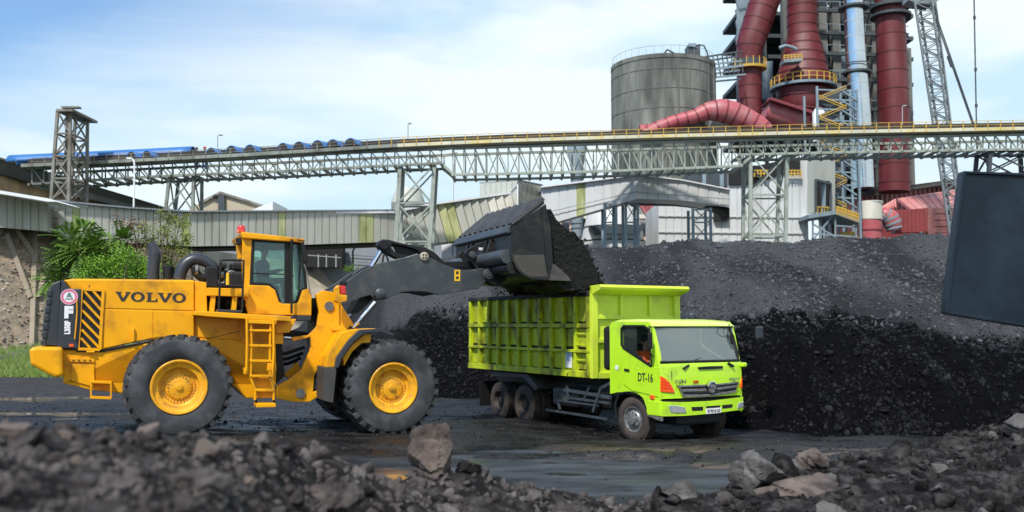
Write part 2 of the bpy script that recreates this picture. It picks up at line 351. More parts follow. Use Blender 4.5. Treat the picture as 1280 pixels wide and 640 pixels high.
# ================================================================ GROUND
RW = at(224, 484, 18.8)                      # near rear wheel of the loader
FL = Frame(Vector((RW.x, RW.y, 0)), R(22))
def loader_rise(X, Y):
    c, s = math.cos(R(22)), math.sin(R(22)); x = (X-RW.x)*c+(Y-RW.y)*s; y = -(X-RW.x)*s+(Y-RW.y)*c
    base = .24 - .13*np.clip(x/4.4, 0, 1.2)
    return base*(1-sstep(1.6, 4.4, np.abs(y-1.4)))*(1-sstep(2.0, 4.0, -x))*(1-sstep(6.5, 9, x))
def puddle_mask(X, Y):
    d = np.sqrt(((X-.2-.25*(16.5-Y))/5.0)**2+((Y-16.2)/3.0)**2)+.55*fbm(X*.55, Y*1.1, 4, 5)
    d2 = np.sqrt(((X+7.6)/2.4)**2+((Y-22.9)/.55)**2)+.5*fbm(X*.8, Y*1.6, 4, 9)
    d3 = np.sqrt(((X+13)/3.2)**2+((Y-27)/.8)**2)+.6*fbm(X*.6, Y*1.6, 4, 19)
    d4 = np.sqrt(((X+3.0)/2.9)**2+((Y-16.4)/2.6)**2)+.4*fbm(X*.6, Y*1.6, 4, 29)
    d5 = np.sqrt(((X+17)/5.5)**2+((Y-32.5)/.9)**2)+.6*fbm(X*.5, Y*1.6, 4, 39); d6 = np.sqrt(((X+12.5)/3.0)**2+((Y-25.4)/.5)**2)+.6*fbm(X*.6, Y*2, 4, 49); d7 = np.sqrt(((X-6.4)/2.6)**2+((Y-16.2)/.45)**2)+.6*fbm(X*.9, Y*2, 4, 59)
    return np.maximum.reduce([1-sstep(.7, 1.05, d5), 1-sstep(.7, 1.05, d6), 1-sstep(.7, 1.05, d7), 1-sstep(.75, 1.05, d), 1-sstep(.8, 1.1, d2), 1-sstep(.7, 1.1, d3), 1-sstep(.7, 1.1, d4)])
def ground_h(X, Y):
    near = (1-sstep(60, 130, np.hypot(X, Y)))
    z = .06+.07*fbm(X*.35, Y*.9, 5, 1)+.035*fbm(X*2.2, Y*3.5, 4, 2)*near
    rut = np.exp(-((Y-(19.0-.10*X)+.3*fbm(X*.3, Y*.1, 2, 3))/.28)**2)+np.exp(-((Y-(17.6-.10*X))/.25)**2)*sstep(3, 5, X)
    z = z - .05*rut*sstep(-1, 2, X)
    ridge = np.exp(-((Y-(18.2-.10*X)+.25*fbm(X*.5, Y*.1, 3, 8))/.22)**2)*(fbm(X*2.5, Y*2.5, 3, 4)+.7)
    z = z + .19*ridge*sstep(.5, 2.5, X)*(1-sstep(6, 9, X))
    pm_ = puddle_mask(X, Y); z = z*(1-.7*pm_) - .075*pm_ + pm_*(.055+.065*sstep(-1.5, 1, X))*fbm(X*1.3, Y*3.2, 6, 11)
    z = z + loader_rise(X, Y)*near
    bank = sstep(47, 57, Y)*(1-sstep(-22, -12, X)); z = z + 1.3*bank*(1-sstep(90, 140, Y))
    return z
gx = np.concatenate([[-4000,-1500,-600,-250,-120,-80,-60], np.arange(-48,-16,.5), np.arange(-16,14,.085), np.arange(14,40,.6), [50,70,110,250,600,1500,4000]])
gy = np.concatenate([[-300,-60,-10,0,5,9], np.arange(11,30,.085), np.arange(30,64,.5), [70,80,100,140,200,300,600,1200,2500,5000]])
GX, GY = np.meshgrid(gx, gy)
m = bpy.data.materials.new('wet_mud'); m.use_nodes = True; t_ = m.node_tree; n_ = t_.nodes; l_ = t_.links.new; p_ = n_['Principled BSDF']
ge = n_.new('ShaderNodeNewGeometry')
def nz(s, d=8, v=None, sc=None):
    a = n_.new('ShaderNodeTexNoise'); a.inputs['Scale'].default_value = s; a.inputs['Detail'].default_value = d; a.inputs['Roughness'].default_value = .65
    if sc:
        q = n_.new('ShaderNodeMapping'); q.inputs['Scale'].default_value = sc; l_(ge.outputs['Position'], q.inputs[0]); l_(q.outputs[0], a.inputs[0])
    else: l_(ge.outputs['Position'], a.inputs[0])
    return a.outputs[0]
def rm(s, a, b):
    r = n_.new('ShaderNodeValToRGB'); r.color_ramp.elements[0].position = a; r.color_ramp.elements[1].position = b; l_(s, r.inputs[0]); return r.outputs[0]
def mc(f, a, b):
    x = n_.new('ShaderNodeMixRGB'); l_(f, x.inputs[0])
    for i, s_ in ((1, a), (2, b)):
        if isinstance(s_, tuple): x.inputs[i].default_value = (*s_, 1)
        else: l_(s_, x.inputs[i])
    return x.outputs[0]
c_ = mc(rm(nz(.9, 8, sc=(.5, 1.8, 1)), .40, .66), (.0045,.0045,.005), (.011,.010,.0095))
c_ = mc(rm(nz(14, 10), .5, .7), c_, (.026,.024,.023))
at1 = n_.new('ShaderNodeAttribute'); at1.attribute_name = 'track'; c_ = mc(at1.outputs['Fac'], c_, (.105,.078,.060))
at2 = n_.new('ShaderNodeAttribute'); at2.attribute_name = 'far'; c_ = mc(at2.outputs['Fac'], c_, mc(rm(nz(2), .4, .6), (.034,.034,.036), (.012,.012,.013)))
at3 = n_.new('ShaderNodeAttribute'); at3.attribute_name = 'green'; c_ = mc(at3.outputs['Fac'], c_, mc(rm(nz(1.3), .4, .6), (.06,.12,.02), (.12,.13,.06)))
l_(c_, p_.inputs['Base Color'])
mr = n_.new('ShaderNodeMapRange'); mr.inputs['From Min'].default_value = .35; mr.inputs['From Max'].default_value = .65; mr.inputs['To Min'].default_value = .10; mr.inputs['To Max'].default_value = .85; l_(nz(1.4, 6, sc=(.6,1.6,1)), mr.inputs[0])
mx_ = n_.new('ShaderNodeMath'); mx_.operation = 'MAXIMUM'; l_(mr.outputs[0], mx_.inputs[0]); l_(at2.outputs['Fac'], mx_.inputs[1]); l_(mx_.outputs[0], p_.inputs['Roughness'])
bp_ = n_.new('ShaderNodeBump'); bp_.inputs['Strength'].default_value = .6; bp_.inputs['Distance'].default_value = .05; l_(nz(12, 12), bp_.inputs['Height']); l_(bp_.outputs[0], p_.inputs['Normal']); p_.inputs['Specular IOR Level'].default_value = .5
M['mud'] = m
track = sstep(0, 3, GX)*(np.exp(-((GY-(19.1-.10*GX))/.55)**2)+.8*np.exp(-((GY-(17.3-.10*GX))/.35)**2))*sstep(-.3, .3, fbm(GX*.8, GY*3, 4, 33)+.15)
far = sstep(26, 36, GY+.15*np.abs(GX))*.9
green = sstep(43.5, 46, GY+2*fbm(GX*.3, GY*.3, 3, 41))*(1-sstep(-23, -19, GX))*sstep(-.3, .1, fbm(GX*.4, GY*.4, 4, 43)+.2)
g = grid_obj('ground', gx, gy, ground_h(GX, GY), M['mud'], True, {'track': np.clip(track, 0, 1), 'far': far, 'green': green*(1-sstep(90, 140, GY))})
g['kind'] = 'structure'
def gh(x, y): return float(ground_h(np.array([float(x)]), np.array([float(y)]))[0])
# water lying in the hollows: a real sheet, the mud pokes through it
m = bpy.data.materials.new('puddle_water'); m.use_nodes = True; t_ = m.node_tree; n_ = t_.nodes; l_ = t_.links.new; p_ = n_['Principled BSDF']
ge = n_.new('ShaderNodeNewGeometry')
l_(mc(rm(nz(.9, 4, sc=(.6,1.4,1)), .30, .70), (.008,.008,.009), (.068,.078,.090)), p_.inputs['Base Color'])
mr = n_.new('ShaderNodeMapRange'); sx_ = n_.new('ShaderNodeSeparateXYZ'); l_(ge.outputs['Position'], sx_.inputs[0]); mw = n_.new('ShaderNodeMapRange'); mw.inputs['From Min'].default_value = -1.6; mw.inputs['From Max'].default_value = .2; l_(sx_.outputs[0], mw.inputs[0]); mr.inputs['From Min'].default_value = .50; mr.inputs['From Max'].default_value = 1.05; mr.inputs['To Min'].default_value = .03; mr.inputs['To Max'].default_value = .85; av = n_.new('ShaderNodeMath'); av.operation = 'ADD'; mh = n_.new('ShaderNodeMath'); mh.operation = 'MULTIPLY'; mh.inputs[1].default_value = .45; l_(mw.outputs[0], mh.inputs[0]); l_(nz(.8, 3, sc=(.6,1.4,1)), av.inputs[0]); l_(mh.outputs[0], av.inputs[1]); l_(av.outputs[0], mr.inputs[0]); l_(mr.outputs[0], p_.inputs['Roughness'])
bp_ = n_.new('ShaderNodeBump'); bp_.inputs['Strength'].default_value = .015; bp_.inputs['Distance'].default_value = .02; l_(nz(5, 3), bp_.inputs['Height']); l_(bp_.outputs[0], p_.inputs['Normal'])
p_.inputs['IOR'].default_value = 1.33; p_.inputs['Specular IOR Level'].default_value = .4
M['water'] = m
px_ = np.arange(-26, 11, .5); py_ = np.arange(11, 36, .5); PX, PY = np.meshgrid(px_, py_)
o = grid_obj('puddle_water', px_, py_, PX*0+.003, M['water'], True); o['kind'] = 'structure'
# loose crumbs lying on the mud
rs = np.random.RandomState(5)
n = 16000; X = rs.uniform(-15, 13, n); Y = rs.uniform(12.5, 30, n); Z = ground_h(X, Y); k = (Z > -.03) & (rs.rand(n) < .35+.65*(fbm(X*.9, Y*2.2, 3, 71) > 0))
s_ = np.exp(rs.normal(-3.9, .5, n)); s_ = np.clip(s_, .008, .07)
o = scatter('mud_crumbs', np.stack([X, Y, Z], -1)[k], s_[k], M['rubble_dark'], 3, sub=1); tag(o, 'dark crumbs of coal and mud strewn over the wet ground', kind='stuff')

# ================================================================ COAL PILE
cpx = np.array([200,330,389,445,520,600,690,735,790,830,870,900,960,1040,1100,1150,1200,1300,1500,2100.])
cpy = np.array([430,392,358,337,325,316,311,310,308,303,301,305,303,300,297,293,297,302,300,300.])
cY = np.interp(cpx, [330,600,800,1500], [42,40,37,36]); P_ = [at(a, b, c) for a, b, c in zip(cpx, cpy, cY)]
cX = np.array([p.x for p in P_]); cZ = np.array([p.z for p in P_])
fX = [-16,-9,-5,-2,.5,2,4,5.4,7,10,16,30,60]; fY = [39,36,33.5,32,30.5,28.7,25.3,22.9,21.3,20.9,20.8,20.2,20]
hX = [-16,-8,-4,-1,3,8,10,14,30,60]; hZ = [.8,1.6,2.6,3.1,2.6,2.55,2.5,2.05,2.3,2.3]
def pile_parts(X, Y):
    Yf = np.interp(X, fX, fY)+1.0*fbm(X*.30, Y*.05, 4, 50); Yc = np.interp(X, cX, cY); zc = np.interp(X, cX, cZ)
    h1 = np.interp(X, hX, hZ)+.22*fbm(X*.8, Y*.3, 4, 52); t = Y-Yf
    st = 5.2+.9*fbm(X*.4, Y*.4, 3, 54)
    f1 = np.clip(t/3.0, 0, 1); f1 = np.where(f1 < .85, f1*1.06, .901+.099*sstep(.85, 1, f1))
    t2 = np.clip((t-st)/(np.maximum(Yc-Yf-st, 3)), 0, 1)
    return t, st, f1*h1, t2, zc, h1, Yc
def pile_h(X, Y):
    t, st, z1, t2, zc, h1, Yc = pile_parts(X, Y)
    rise = t2**.85; z = z1 + (zc-h1)*rise*(t > 0)
    z = z - .25*np.exp(-((t-4.0)/1.0)**2)*(h1 > 2)
    over = np.clip(Y-Yc-1.5, 0, None); z = z - .55*over
    act = sstep(0, 1, t)
    z = z + act*(1-sstep(.0,.1,t2))*(.35*fbm(X*1.3, Y*.5, 5, 57)+.16*fbm(X*3.2, Y*1.6, 4, 58)) + .20*act*t2*(1-t2)*4*fbm(X*1.1, Y*.16, 4, 59)
    z = z + act*(.34*fbm(X*.55, Y*.55, 5, 60)*(1-.45*t2)+.10*fbm(X*2.6, Y*2.6, 4, 61)) + act*(1-t2)*.12*np.abs(fbm(X*3.5, Y*1.0, 3, 62))
    z = np.where(t < 0, -.25+.0*z, z); side = (1-sstep(-10.5, -12.8, X))
    return z*side - .3*(1-side) - .06*(1-act)
xs = np.concatenate([np.arange(-13.5, 26, .13), np.arange(26, 60, .7)]); ys = np.concatenate([np.arange(19.5, 44, .13), np.arange(44, 56, .6)])
X, Y = np.meshgrid(xs, ys); t, st, z1, t2, zc, h1, Yc = pile_parts(X, Y)
dry = sstep(.012, .05, t2+.03*fbm(X*.9, Y*.9, 4, 66)*(t2 > 0))*(.40+.60*sstep(-.25, .2, fbm(X*.45, Y*.12, 5, 67)))*sstep(-13, -7, X)
dryl = .45*(1-sstep(-7, -3, X)); dry = np.clip(np.maximum(dry, dryl), 0, 1)
o = grid_obj('coal_pile', xs, ys, pile_h(X, Y), M['coal'], True, {'dry': dry}); o['kind'] = 'structure'; o['label'] = 'huge two-tiered heap of coal, black and freshly cut below, dusty grey above'
rs = np.random.RandomState(11)
def pile_scatter(name, n, xr, test, smin, smax, matn, seed, label):
    rs = np.random.RandomState(seed); X = rs.uniform(*xr, n); Y = rs.uniform(20, 38, n); t, st, z1, t2, zc, h1, Yc = pile_parts(X, Y)
    k = test(X, Y, t, st, t2) & (np.abs(X/Y) < .66) & (rs.rand(n) < .25+.75*(fbm(X*.7, Y*.7, 3, seed) > -.05))
    X, Y = X[k], Y[k]; Z = pile_h(X, Y); s = np.clip(np.exp(rs.normal(math.log(smin), .55, len(X))), .02, smax)
    o = scatter(name, np.stack([X, Y, Z], -1), s, M[matn], seed, sub=1); tag(o, label, kind='stuff'); return o
pile_scatter('coal_lumps', 80000, (-13, 24), lambda X, Y, t, st, t2: (t > st-.4), .034, .22, 'coal_dry_lump' if 'coal_dry_lump' in M else 'coal', 21, 'grey dusty lumps of coal covering the upper slope of the heap')
pile_scatter('loose_coal', 150000, (-8, 20), lambda X, Y, t, st, t2: (t > -.35) & (t < st+.4), .034, .16, 'coal_wet', 22, 'black glinting coal lumps on the cut lower face of the heap')

# ================================================================ RUBBLE BANK IN FRONT
bu = np.array([-400,-150,0,200,330,400,450,560,700,820,900,1000,1080,1180,1280,1450,1700.]); by = np.array([520,524,533,536,548,574,598,601,612,622,610,588,566,540,518,495,480.])
bY = np.array([3.2,3.3,3.5,3.9,4.6,5.2,5.9,7.0,8.0,8.6,9.0,9.5,10,10.5,11,11.5,12.])
bz = np.array([at(640, b, c).z for b, c in zip(by, bY)]); bU = (bu-640)/FPX
def bank_h(U, Y):
    yc = np.interp(U, bU, bY); zc = np.interp(U, bU, bz)-.035*yc/6; X = U*Y; d = Y-yc
    z = zc - np.where(d < 0, .07*(-d)+.02*d*d*.3, 0) - np.where(d > 0, .50*d+.25*d*d, 0)
    sc = yc/6
    z = z + sc*(.09*fbm(X*1.1/sc, Y*1.1/sc, 4, 80)+.05*fbm(X*4/sc, Y*4/sc, 4, 81))
    for mx0, my0, mz0, mr0 in MOUNDS: z = np.maximum(z, mz0-.55*np.maximum(np.hypot(X-mx0, (Y-my0)*.8)-mr0, 0)+.03*fbm(X*5, Y*5, 3, 85))
    return np.maximum(z, -.3)
MOUNDS = []
for bx0, by0_, bY0, br0 in ((543,603,6.9,26),(586,598,6.9,14),(850,629,8.6,24),(952,617,9.2,30),(1016,594,9.7,20),(1002,640,8.9,50),(397,577,5.3,10)):
    q0 = at(bx0, by0_, bY0); MOUNDS.append((q0.x, q0.y, q0.z+.04, br0*m_px(bY0)))
U = np.linspace(-.95, .95, 420); Yg = np.concatenate([np.linspace(.9, 6, 150), np.linspace(6.03, 14.5, 170)])
UU, YY = np.meshgrid(U, Yg); ZZ = bank_h(UU, YY)
co = np.stack([UU*YY, YY, ZZ], -1).reshape(-1, 3).astype(np.float32); nx = len(U); ny = len(Yg)
I, J = np.meshgrid(np.arange(nx-1), np.arange(ny-1)); a = (J*nx+I).ravel(); q = np.stack([a, a+1, a+nx+1, a+nx], -1).astype(np.int32)
o = np_obj('rubble_bank', co, q, M['rubble_dark'], True); tag(o, 'low bank of dark loose rubble along the bottom of the view', kind='structure')
rs = np.random.RandomState(31); n = 9500
u = rs.uniform(-.62, .62, n); yc = np.interp(u, bU, bY); y = yc+np.where(rs.rand(n) < .72, -rs.rand(n)**.8*yc*.55, rs.rand(n)*1.2*yc/7)
s = yc/FPX*np.exp(rs.normal(1.5, .55, n))*1.1*np.clip(y/yc, .5, 1.1); lt = u < .15
z = bank_h(u, y)
for nm, k, mt, lb, sd in (('rubble_chips', lt, 'rubble', 'small brown chips of rubble filling the left of the foreground bank', 41), ('rubble_chips', ~lt, 'rubble_dark', 'small dark chips of rubble filling the right of the foreground bank', 42)):
    o = scatter(nm, np.stack([u*y, y, z], -1)[k], s[k], M[mt], sd, sub=2); tag(o, lb, kind='stuff')
ROCKS = []
BOUL = 1
for k in range(9):
    for mt in ('rubble', 'rubble_dark', 'rock_grey', 'rock_tan'):
        co, f = rock_mesh(900+k, 3, .30, 14); me = bpy.data.meshes.new('rock'); me.from_pydata(co.tolist(), [], f.tolist()); me.materials.append(M[mt]); ROCKS.append((mt, me))
rr = random.Random(77)
def place_rock(p, s, mt, label, group=None, rot=None, name='rock', k=None):
    ms = [me for a, me in ROCKS if a == mt]; me = ms[k] if k is not None else rr.choice(ms)
    o = bpy.data.objects.new(name, me); C.objects.link(o); o.location = p
    o.scale = s if isinstance(s, (tuple, list)) else (s*rr.uniform(.75, 1.25), s*rr.uniform(.8, 1.2), s*rr.uniform(.6, .95))
    o.rotation_euler = rot or (rr.uniform(-.5, .5), rr.uniform(-.5, .5), rr.uniform(0, 6.28)); return tag(o, label, 'rock', group)
def boulder(px, py, Y, wpx, hpx, mt, label, k, seed, dpt=.9, rz=0.0, sub=5):
    """a big stone of its own mesh, with cracks cut in"""
    rnd = random.Random(seed); co, f = rock_mesh(seed, sub, .0, 11); c = co.copy()
    for _ in range(4):
        nv = np.array([rnd.gauss(0,1), rnd.gauss(0,.5), rnd.gauss(0,1)]); nv /= np.linalg.norm(nv); dd = rnd.uniform(-.4, .4)
        w_ = co@nv-dd+.10*fbm(co[:,0]*3+seed, co[:,2]*3+co[:,1], 4, seed); c *= (1-.13*np.exp(-(w_/.035)**2))[:, None]; c += nv*(.05*np.tanh(w_/.03))[:, None]
    c *= (1+.10*fbm(co[:,0]*2.2+co[:,1]+seed, co[:,2]*2.2+co[:,1], 5, seed+3)+.035*fbm(co[:,0]*9+co[:,1]*5, co[:,2]*9-co[:,1]*4, 4, seed+4))[:, None]
    c[:, 2] = np.maximum(c[:, 2], -.75); s_ = m_px(Y); me = bpy.data.meshes.new('boulder'); me.from_pydata((c*np.array([wpx/2*s_, wpx/2*s_*dpt, hpx/2*s_/.8])).tolist(), [], f.tolist()); me.materials.append(M[mt]); me.shade_smooth(); me.set_sharp_from_angle(angle=R(28))
    o = bpy.data.objects.new('boulder', me); C.objects.link(o); o.location = at(px, py, Y); o.rotation_euler = (0, 0, rz); return tag(o, label, 'rock')
boulder(543, 567, 6.9, 64, 76, 'rock_tan', 'tall cracked brown boulder standing on the bank in front of the puddle', 0, 3)
boulder(586, 586, 6.9, 34, 24, 'rubble_dark', 'small dark rounded rock touching the right foot of the tall cracked boulder', 1, 8)
boulder(397, 566, 5.3, 25, 28, 'rubble', 'small round brown rock alone on the crest left of the tall cracked boulder', 2, 12)
boulder(952, 594, 9.2, 68, 56, 'rock_grey', 'pale grey pointed boulder at right, the lightest stone of the bank', 3, 15)
boulder(1016, 578, 9.7, 44, 36, 'rock_tan', 'cream-topped tan boulder just right of the pale pointed one', 4, 19)
boulder(850, 617, 8.6, 58, 30, 'rock_grey', 'low flat-topped grey block at the edge of the puddle', 5, 23)
boulder(1002, 618, 8.9, 130, 58, 'rock_tan', 'widest boulder, a broad brown slab below the pale pointed one', 6, 27)
boulder(1085, 612, 9.2, 62, 40, 'rubble', 'brown angular boulder right of the widest slab', 7, 31)
boulder(140, 612, 3.0, 62, 40, 'rubble', 'blurred brown boulder low in the left corner of the bank', 8, 35)
boulder(250, 615, 3.3, 90, 48, 'rubble', 'broad blurred boulder at the bottom edge below the rear wheel', 8, 36)
boulder(425, 622, 4.6, 70, 46, 'rubble', 'smooth brown slab at the bottom edge left of the cracked boulder', 8, 39)
cnt = 0
while cnt < 270:
    px = rr.uniform(-20, 1300); U_ = (px-640)/FPX; yc = float(np.interp(U_, bU, bY)); y = yc*(1-.5*rr.random()**1.3) if rr.random() < .8 else yc*1.03
    wpx = math.exp(rr.gauss(2.95, .42)); wpx = min(wpx, 52)*(1.25 if px < 420 else 1)
    if 700 < px < 900 and rr.random() < .5: continue
    s = wpx/2*y/FPX; z = float(bank_h(np.array([U_]), np.array([y]))[0])+s*.25
    if px < 440: mt, lb, gp = rr.choice(['rubble', 'rubble', 'rubble_dark', 'rock_tan']), 'blurred brown rock among the rubble at lower left', 'loose rocks on the left of the bank'
    elif px < 900: mt, lb, gp = rr.choice(['rubble', 'rubble', 'rubble_dark']), 'brown rock among the low rubble below the puddle', 'loose rocks in the middle of the bank'
    else: mt, lb, gp = rr.choice(['rubble', 'rubble', 'rubble_dark', 'rock_grey', 'rock_grey']), 'angular rock on the dark rubble slope at lower right', 'loose rocks on the right of the bank'
    cw_ = {'rubble': 'brown', 'rubble_dark': 'dark', 'rock_grey': 'pale grey', 'rock_tan': 'tan'}[mt]; sz_ = 'large' if wpx > 27 else 'middling' if wpx > 16 else 'small'
    wh_ = 'in the blurred rubble at lower left' if px < 440 else 'in the low rubble below the puddle' if px < 900 else 'on the rubble slope at lower right'
    place_rock((U_*y, y, z), s, mt, '%s %s rock lying %s' % (sz_, cw_, wh_), '%s %s rocks %s' % (sz_, cw_, wh_)); cnt += 1
# ================================================================ WHEEL LOADER
ld = thing('wheel_loader', 'large yellow wheel loader with grey lift arms raising its bucket over the lime truck', 'wheel loader', FL.M.to_translation(), R(22))
def LP(px, py, y): return FL.y(px, py, y)
def LXZ(pts, y): return [Vector((q.x, y, q.z)) for q in (FL.y(a, b, y) for a, b in pts)]
def plate(name, pts, y0, y1, m_, parent=ld, bevel=.012, smooth=False, yref=None):
    P = LXZ(pts, y0 if yref is None else yref)
    for p in P: p.y = y0
    return MB().prism(P, (0, y1-y0, 0)).build(name, m_, parent, smooth, bevel)
def pipe(name, pts, y, r, m_, parent=ld, n=12, **k):
    P = [FL.y(a, b, y) for a, b in pts]
    return MB().tube(P, r, n).build(name, m_, parent, True, 0)
def smooth_path(pts, n=4):
    out = []
    for i in range(len(pts)-1):
        p0 = Vector(pts[max(i-1, 0)]); p1 = Vector(pts[i]); p2 = Vector(pts[i+1]); p3 = Vector(pts[min(i+2, len(pts)-1)])
        for k in range(n):
            t = k/n; out.append(.5*((2*p1)+(-p0+p2)*t+(2*p0-5*p1+4*p2-p3)*t*t+(-p0+3*p1-3*p2+p3)*t*t*t))
    return [tuple(v) for v in out]+[tuple(pts[-1])]
YB = .80; YF = 2.62       # near and far side of the body
# ---- wheels
TW = .84; TR = 1.0
def tyre_profile(R_, W, r0):
    return [(r0, .05), (r0+.05, .0), (r0+.18*(R_-r0)+.05, -.035), (r0+.55*(R_-r0), -.055), (r0+.82*(R_-r0), -.03), (R_-.035, .03), (R_, .10), (R_, W-.10), (R_-.035, W-.03), (r0+.82*(R_-r0), W+.03), (r0+.55*(R_-r0), W+.055), (r0+.05, W), (r0, W-.05)]
lug_mb = MB()
# one lug: a block across the half tread that turns down over the shoulder
def lug_mesh(R_, W, half, skew):
    b = MB(); w0, w1 = .085, .065
    def P(y, r, t): return (r*math.sin(t), y, r*math.cos(t))
    def seg(y0, y1, r0a, r0b, r1a, r1b, t0, t1, wa, wb):
        b.hexa([P(y0, r0a, t0-wa/R_), P(y0, r0a, t0+wa/R_), P(y0, r1a, t0+w0*wa/w0/R_*.9), P(y0, r1a, t0-wa/R_*.9), P(y1, r0b, t1-wb/R_), P(y1, r0b, t1+wb/R_), P(y1, r1b, t1+wb/R_*.9), P(y1, r1b, t1-wb/R_*.9)])
    s = 1 if half == 0 else -1; o = 0 if half == 0 else W
    seg(o+s*.02, o+s*W*.52, R_-.02, R_-.01, R_+.035, R_+.045, 0, skew, .062, .045)
    b2 = R_-.17
    b.hexa([P(o-s*.035, b2, -.05/R_), P(o-s*.035, b2, .05/R_), P(o+s*.03, b2, .05/R_), P(o+s*.03, b2, -.05/R_), P(o-s*.002, R_+.03, -.062/R_), P(o-s*.002, R_+.03, .062/R_), P(o+s*.06, R_+.03, .062/R_), P(o+s*.06, R_+.03, -.062/R_)])
    return b.mesh('tread_lug', M['tread'])
LUGS = [lug_mesh(TR, TW, 0, .10), lug_mesh(TR, TW, 1, -.10)]
ty_me = MB().lathe(tyre_profile(TR, TW, .52), n=72).mesh('tyre', M['rubber'], True)
rim_me = MB().lathe([(.53,.05),(.545,.0),(.53,-.012),(.50,-.005),(.485,.045),(.44,.065),(.39,.075),(.375,.16),(.34,.185),(.27,.19),(.255,.165),(.20,.15),(.12,.135),(.0,.13)], n=64).mesh('rim', M['yellow_rim'], True)
bm_ = MB()
for k in range(30):
    a = 2*math.pi*k/30; bm_.box((.305*math.cos(a), .178, .305*math.sin(a)), (.024, .03, .024), Matrix.Rotation(-a, 3, 'Y'))
for k in range(20):
    a = 2*math.pi*k/20; bm_.box((.215*math.cos(a), .145, .215*math.sin(a)), (.022, .03, .022), Matrix.Rotation(-a, 3, 'Y'))
bolt_me = bm_.mesh('bolt_ring', M['yellow_rim'])
hub_me = MB().lathe([(.075,.135),(.07,.10),(.03,.09),(0,.09)], n=20).mesh('hub_cap', M['yellow_rim'], True)
def loader_wheel(cx, cz, y, turn, far=False):
    o = MB().lathe([(.0,.3),(.3,.3),(.3,TW),(.0,TW)], n=20).build('wheel', M['black'], ld); 
    o.matrix_local = Matrix.Translation((cx, y, cz)) @ Matrix.Rotation(turn, 4, 'Z') @ (Matrix.Translation((0, TW, 0)) @ Matrix.Rotation(math.pi, 4, 'Z') if far else Matrix.Identity(4))
    for me in (ty_me, rim_me, bolt_me, hub_me): inst(me, o, Matrix.Identity(4), me.name)
    for h in (0, 1):
        for k in range(26): inst(LUGS[h], o, Matrix.Rotation(2*math.pi*(k+.5*h)/26, 4, 'Y'), 'tread_lug')
    return o
rw = FL.y(224, 484, 0); fw = FL.y(492, 485, 0)
loader_wheel(rw.x, rw.z, 0, 0); loader_wheel(rw.x, rw.z-.02, 3.42, 0, True)
loader_wheel(fw.x, fw.z, 0, R(2)); loader_wheel(fw.x, fw.z, 3.42, R(2), True)
MB().tube([(rw.x, .5, rw.z), (rw.x, 3.7, rw.z)], .22, 14).build('axle', M['black'], ld, True); MB().tube([(fw.x, .5, fw.z), (fw.x, 3.7, fw.z)], .22, 14).build('axle', M['black'], ld, True)
# ---- rear body
Yl = M['yellow']
lower = plate('rear_frame', [(79,437),(130,439),(180,430),(224,424),(290,424),(345,440),(345,481),(330,498),(308,498),(287,478),(272,440),(250,426),(224,421),(196,426),(172,444),(158,470),(156,492),(111,487),(79,479)], YB+.02, YF-.02, Yl, bevel=.02)
hood = plate('engine_hood', [(88,360.5),(84,355),(79,350),(95,348.2),(243,350),(243,387),(243.3,424),(180,424.6),(130,437),(99,436.4)], YB, YF, Yl, bevel=.035)
plate('hood_side_panel', [(130.5,350.4),(242,351.8),(242,388),(129.5,385)], YB-.012, YB+.02, Yl, bevel=.006)
plate('hood_side_panel', [(129.5,387),(191,388.6),(191,422.2),(178,425),(130,435)], YB-.012, YB+.02, Yl, bevel=.006)
plate('hood_side_panel', [(192.2,388.8),(242,390),(242,423.4),(224,421),(200,421),(192.2,422)], YB-.012, YB+.02, Yl, bevel=.006)
plate('hood_seam_strip', [(95,438.6),(130,438.4),(178,428.4),(178,429.6),(130,440),(95,440)], YB-.005, YB+.05, M['black'], bevel=0)
plate('mid_body', [(243,388),(262,392),(345,399),(345,482),(300,482),(280,440),(243,424)], YB+.10, YF-.10, Yl, bevel=.02)
plate('mid_body_panel', [(246,396),(300,401),(300,425),(246,421)], YB+.085, YB+.12, Yl, bevel=.008)
for a, b in (((256,424),(300,414)), ((256,426),(300,431))): member('body_seam', ld, FL.y(*a, YB+.09), FL.y(*b, YB+.09), .012, M['black'])
# rear grille / corner cover
cover = plate('rear_cover', [(77,349),(83,355),(88,361),(102,361),(101,400),(98,437),(72,435),(73,400),(75,375)], YB-.06, YF+.06, M['dgrey'], bevel=.025)
plate('rear_radiator_guard', [(76,350),(66,354.5),(61,361),(57.5,381),(54,401),(52.5,431),(73,433),(74,400),(76,372)], YB+.03, YF-.03, M['dgrey'], bevel=.02)
for k in range(7):
    y0 = 362+k*10.4; xl = 60.8-k*1.28
    plate('guard_louvre', [(xl-2.2, y0+1.5), (xl+4, y0), (xl+4, y0+7.6), (xl-.6, y0+8.2), (xl-2.4, y0+6)], YB+.0, YF-.0, M['dgrey'], bevel=.008)
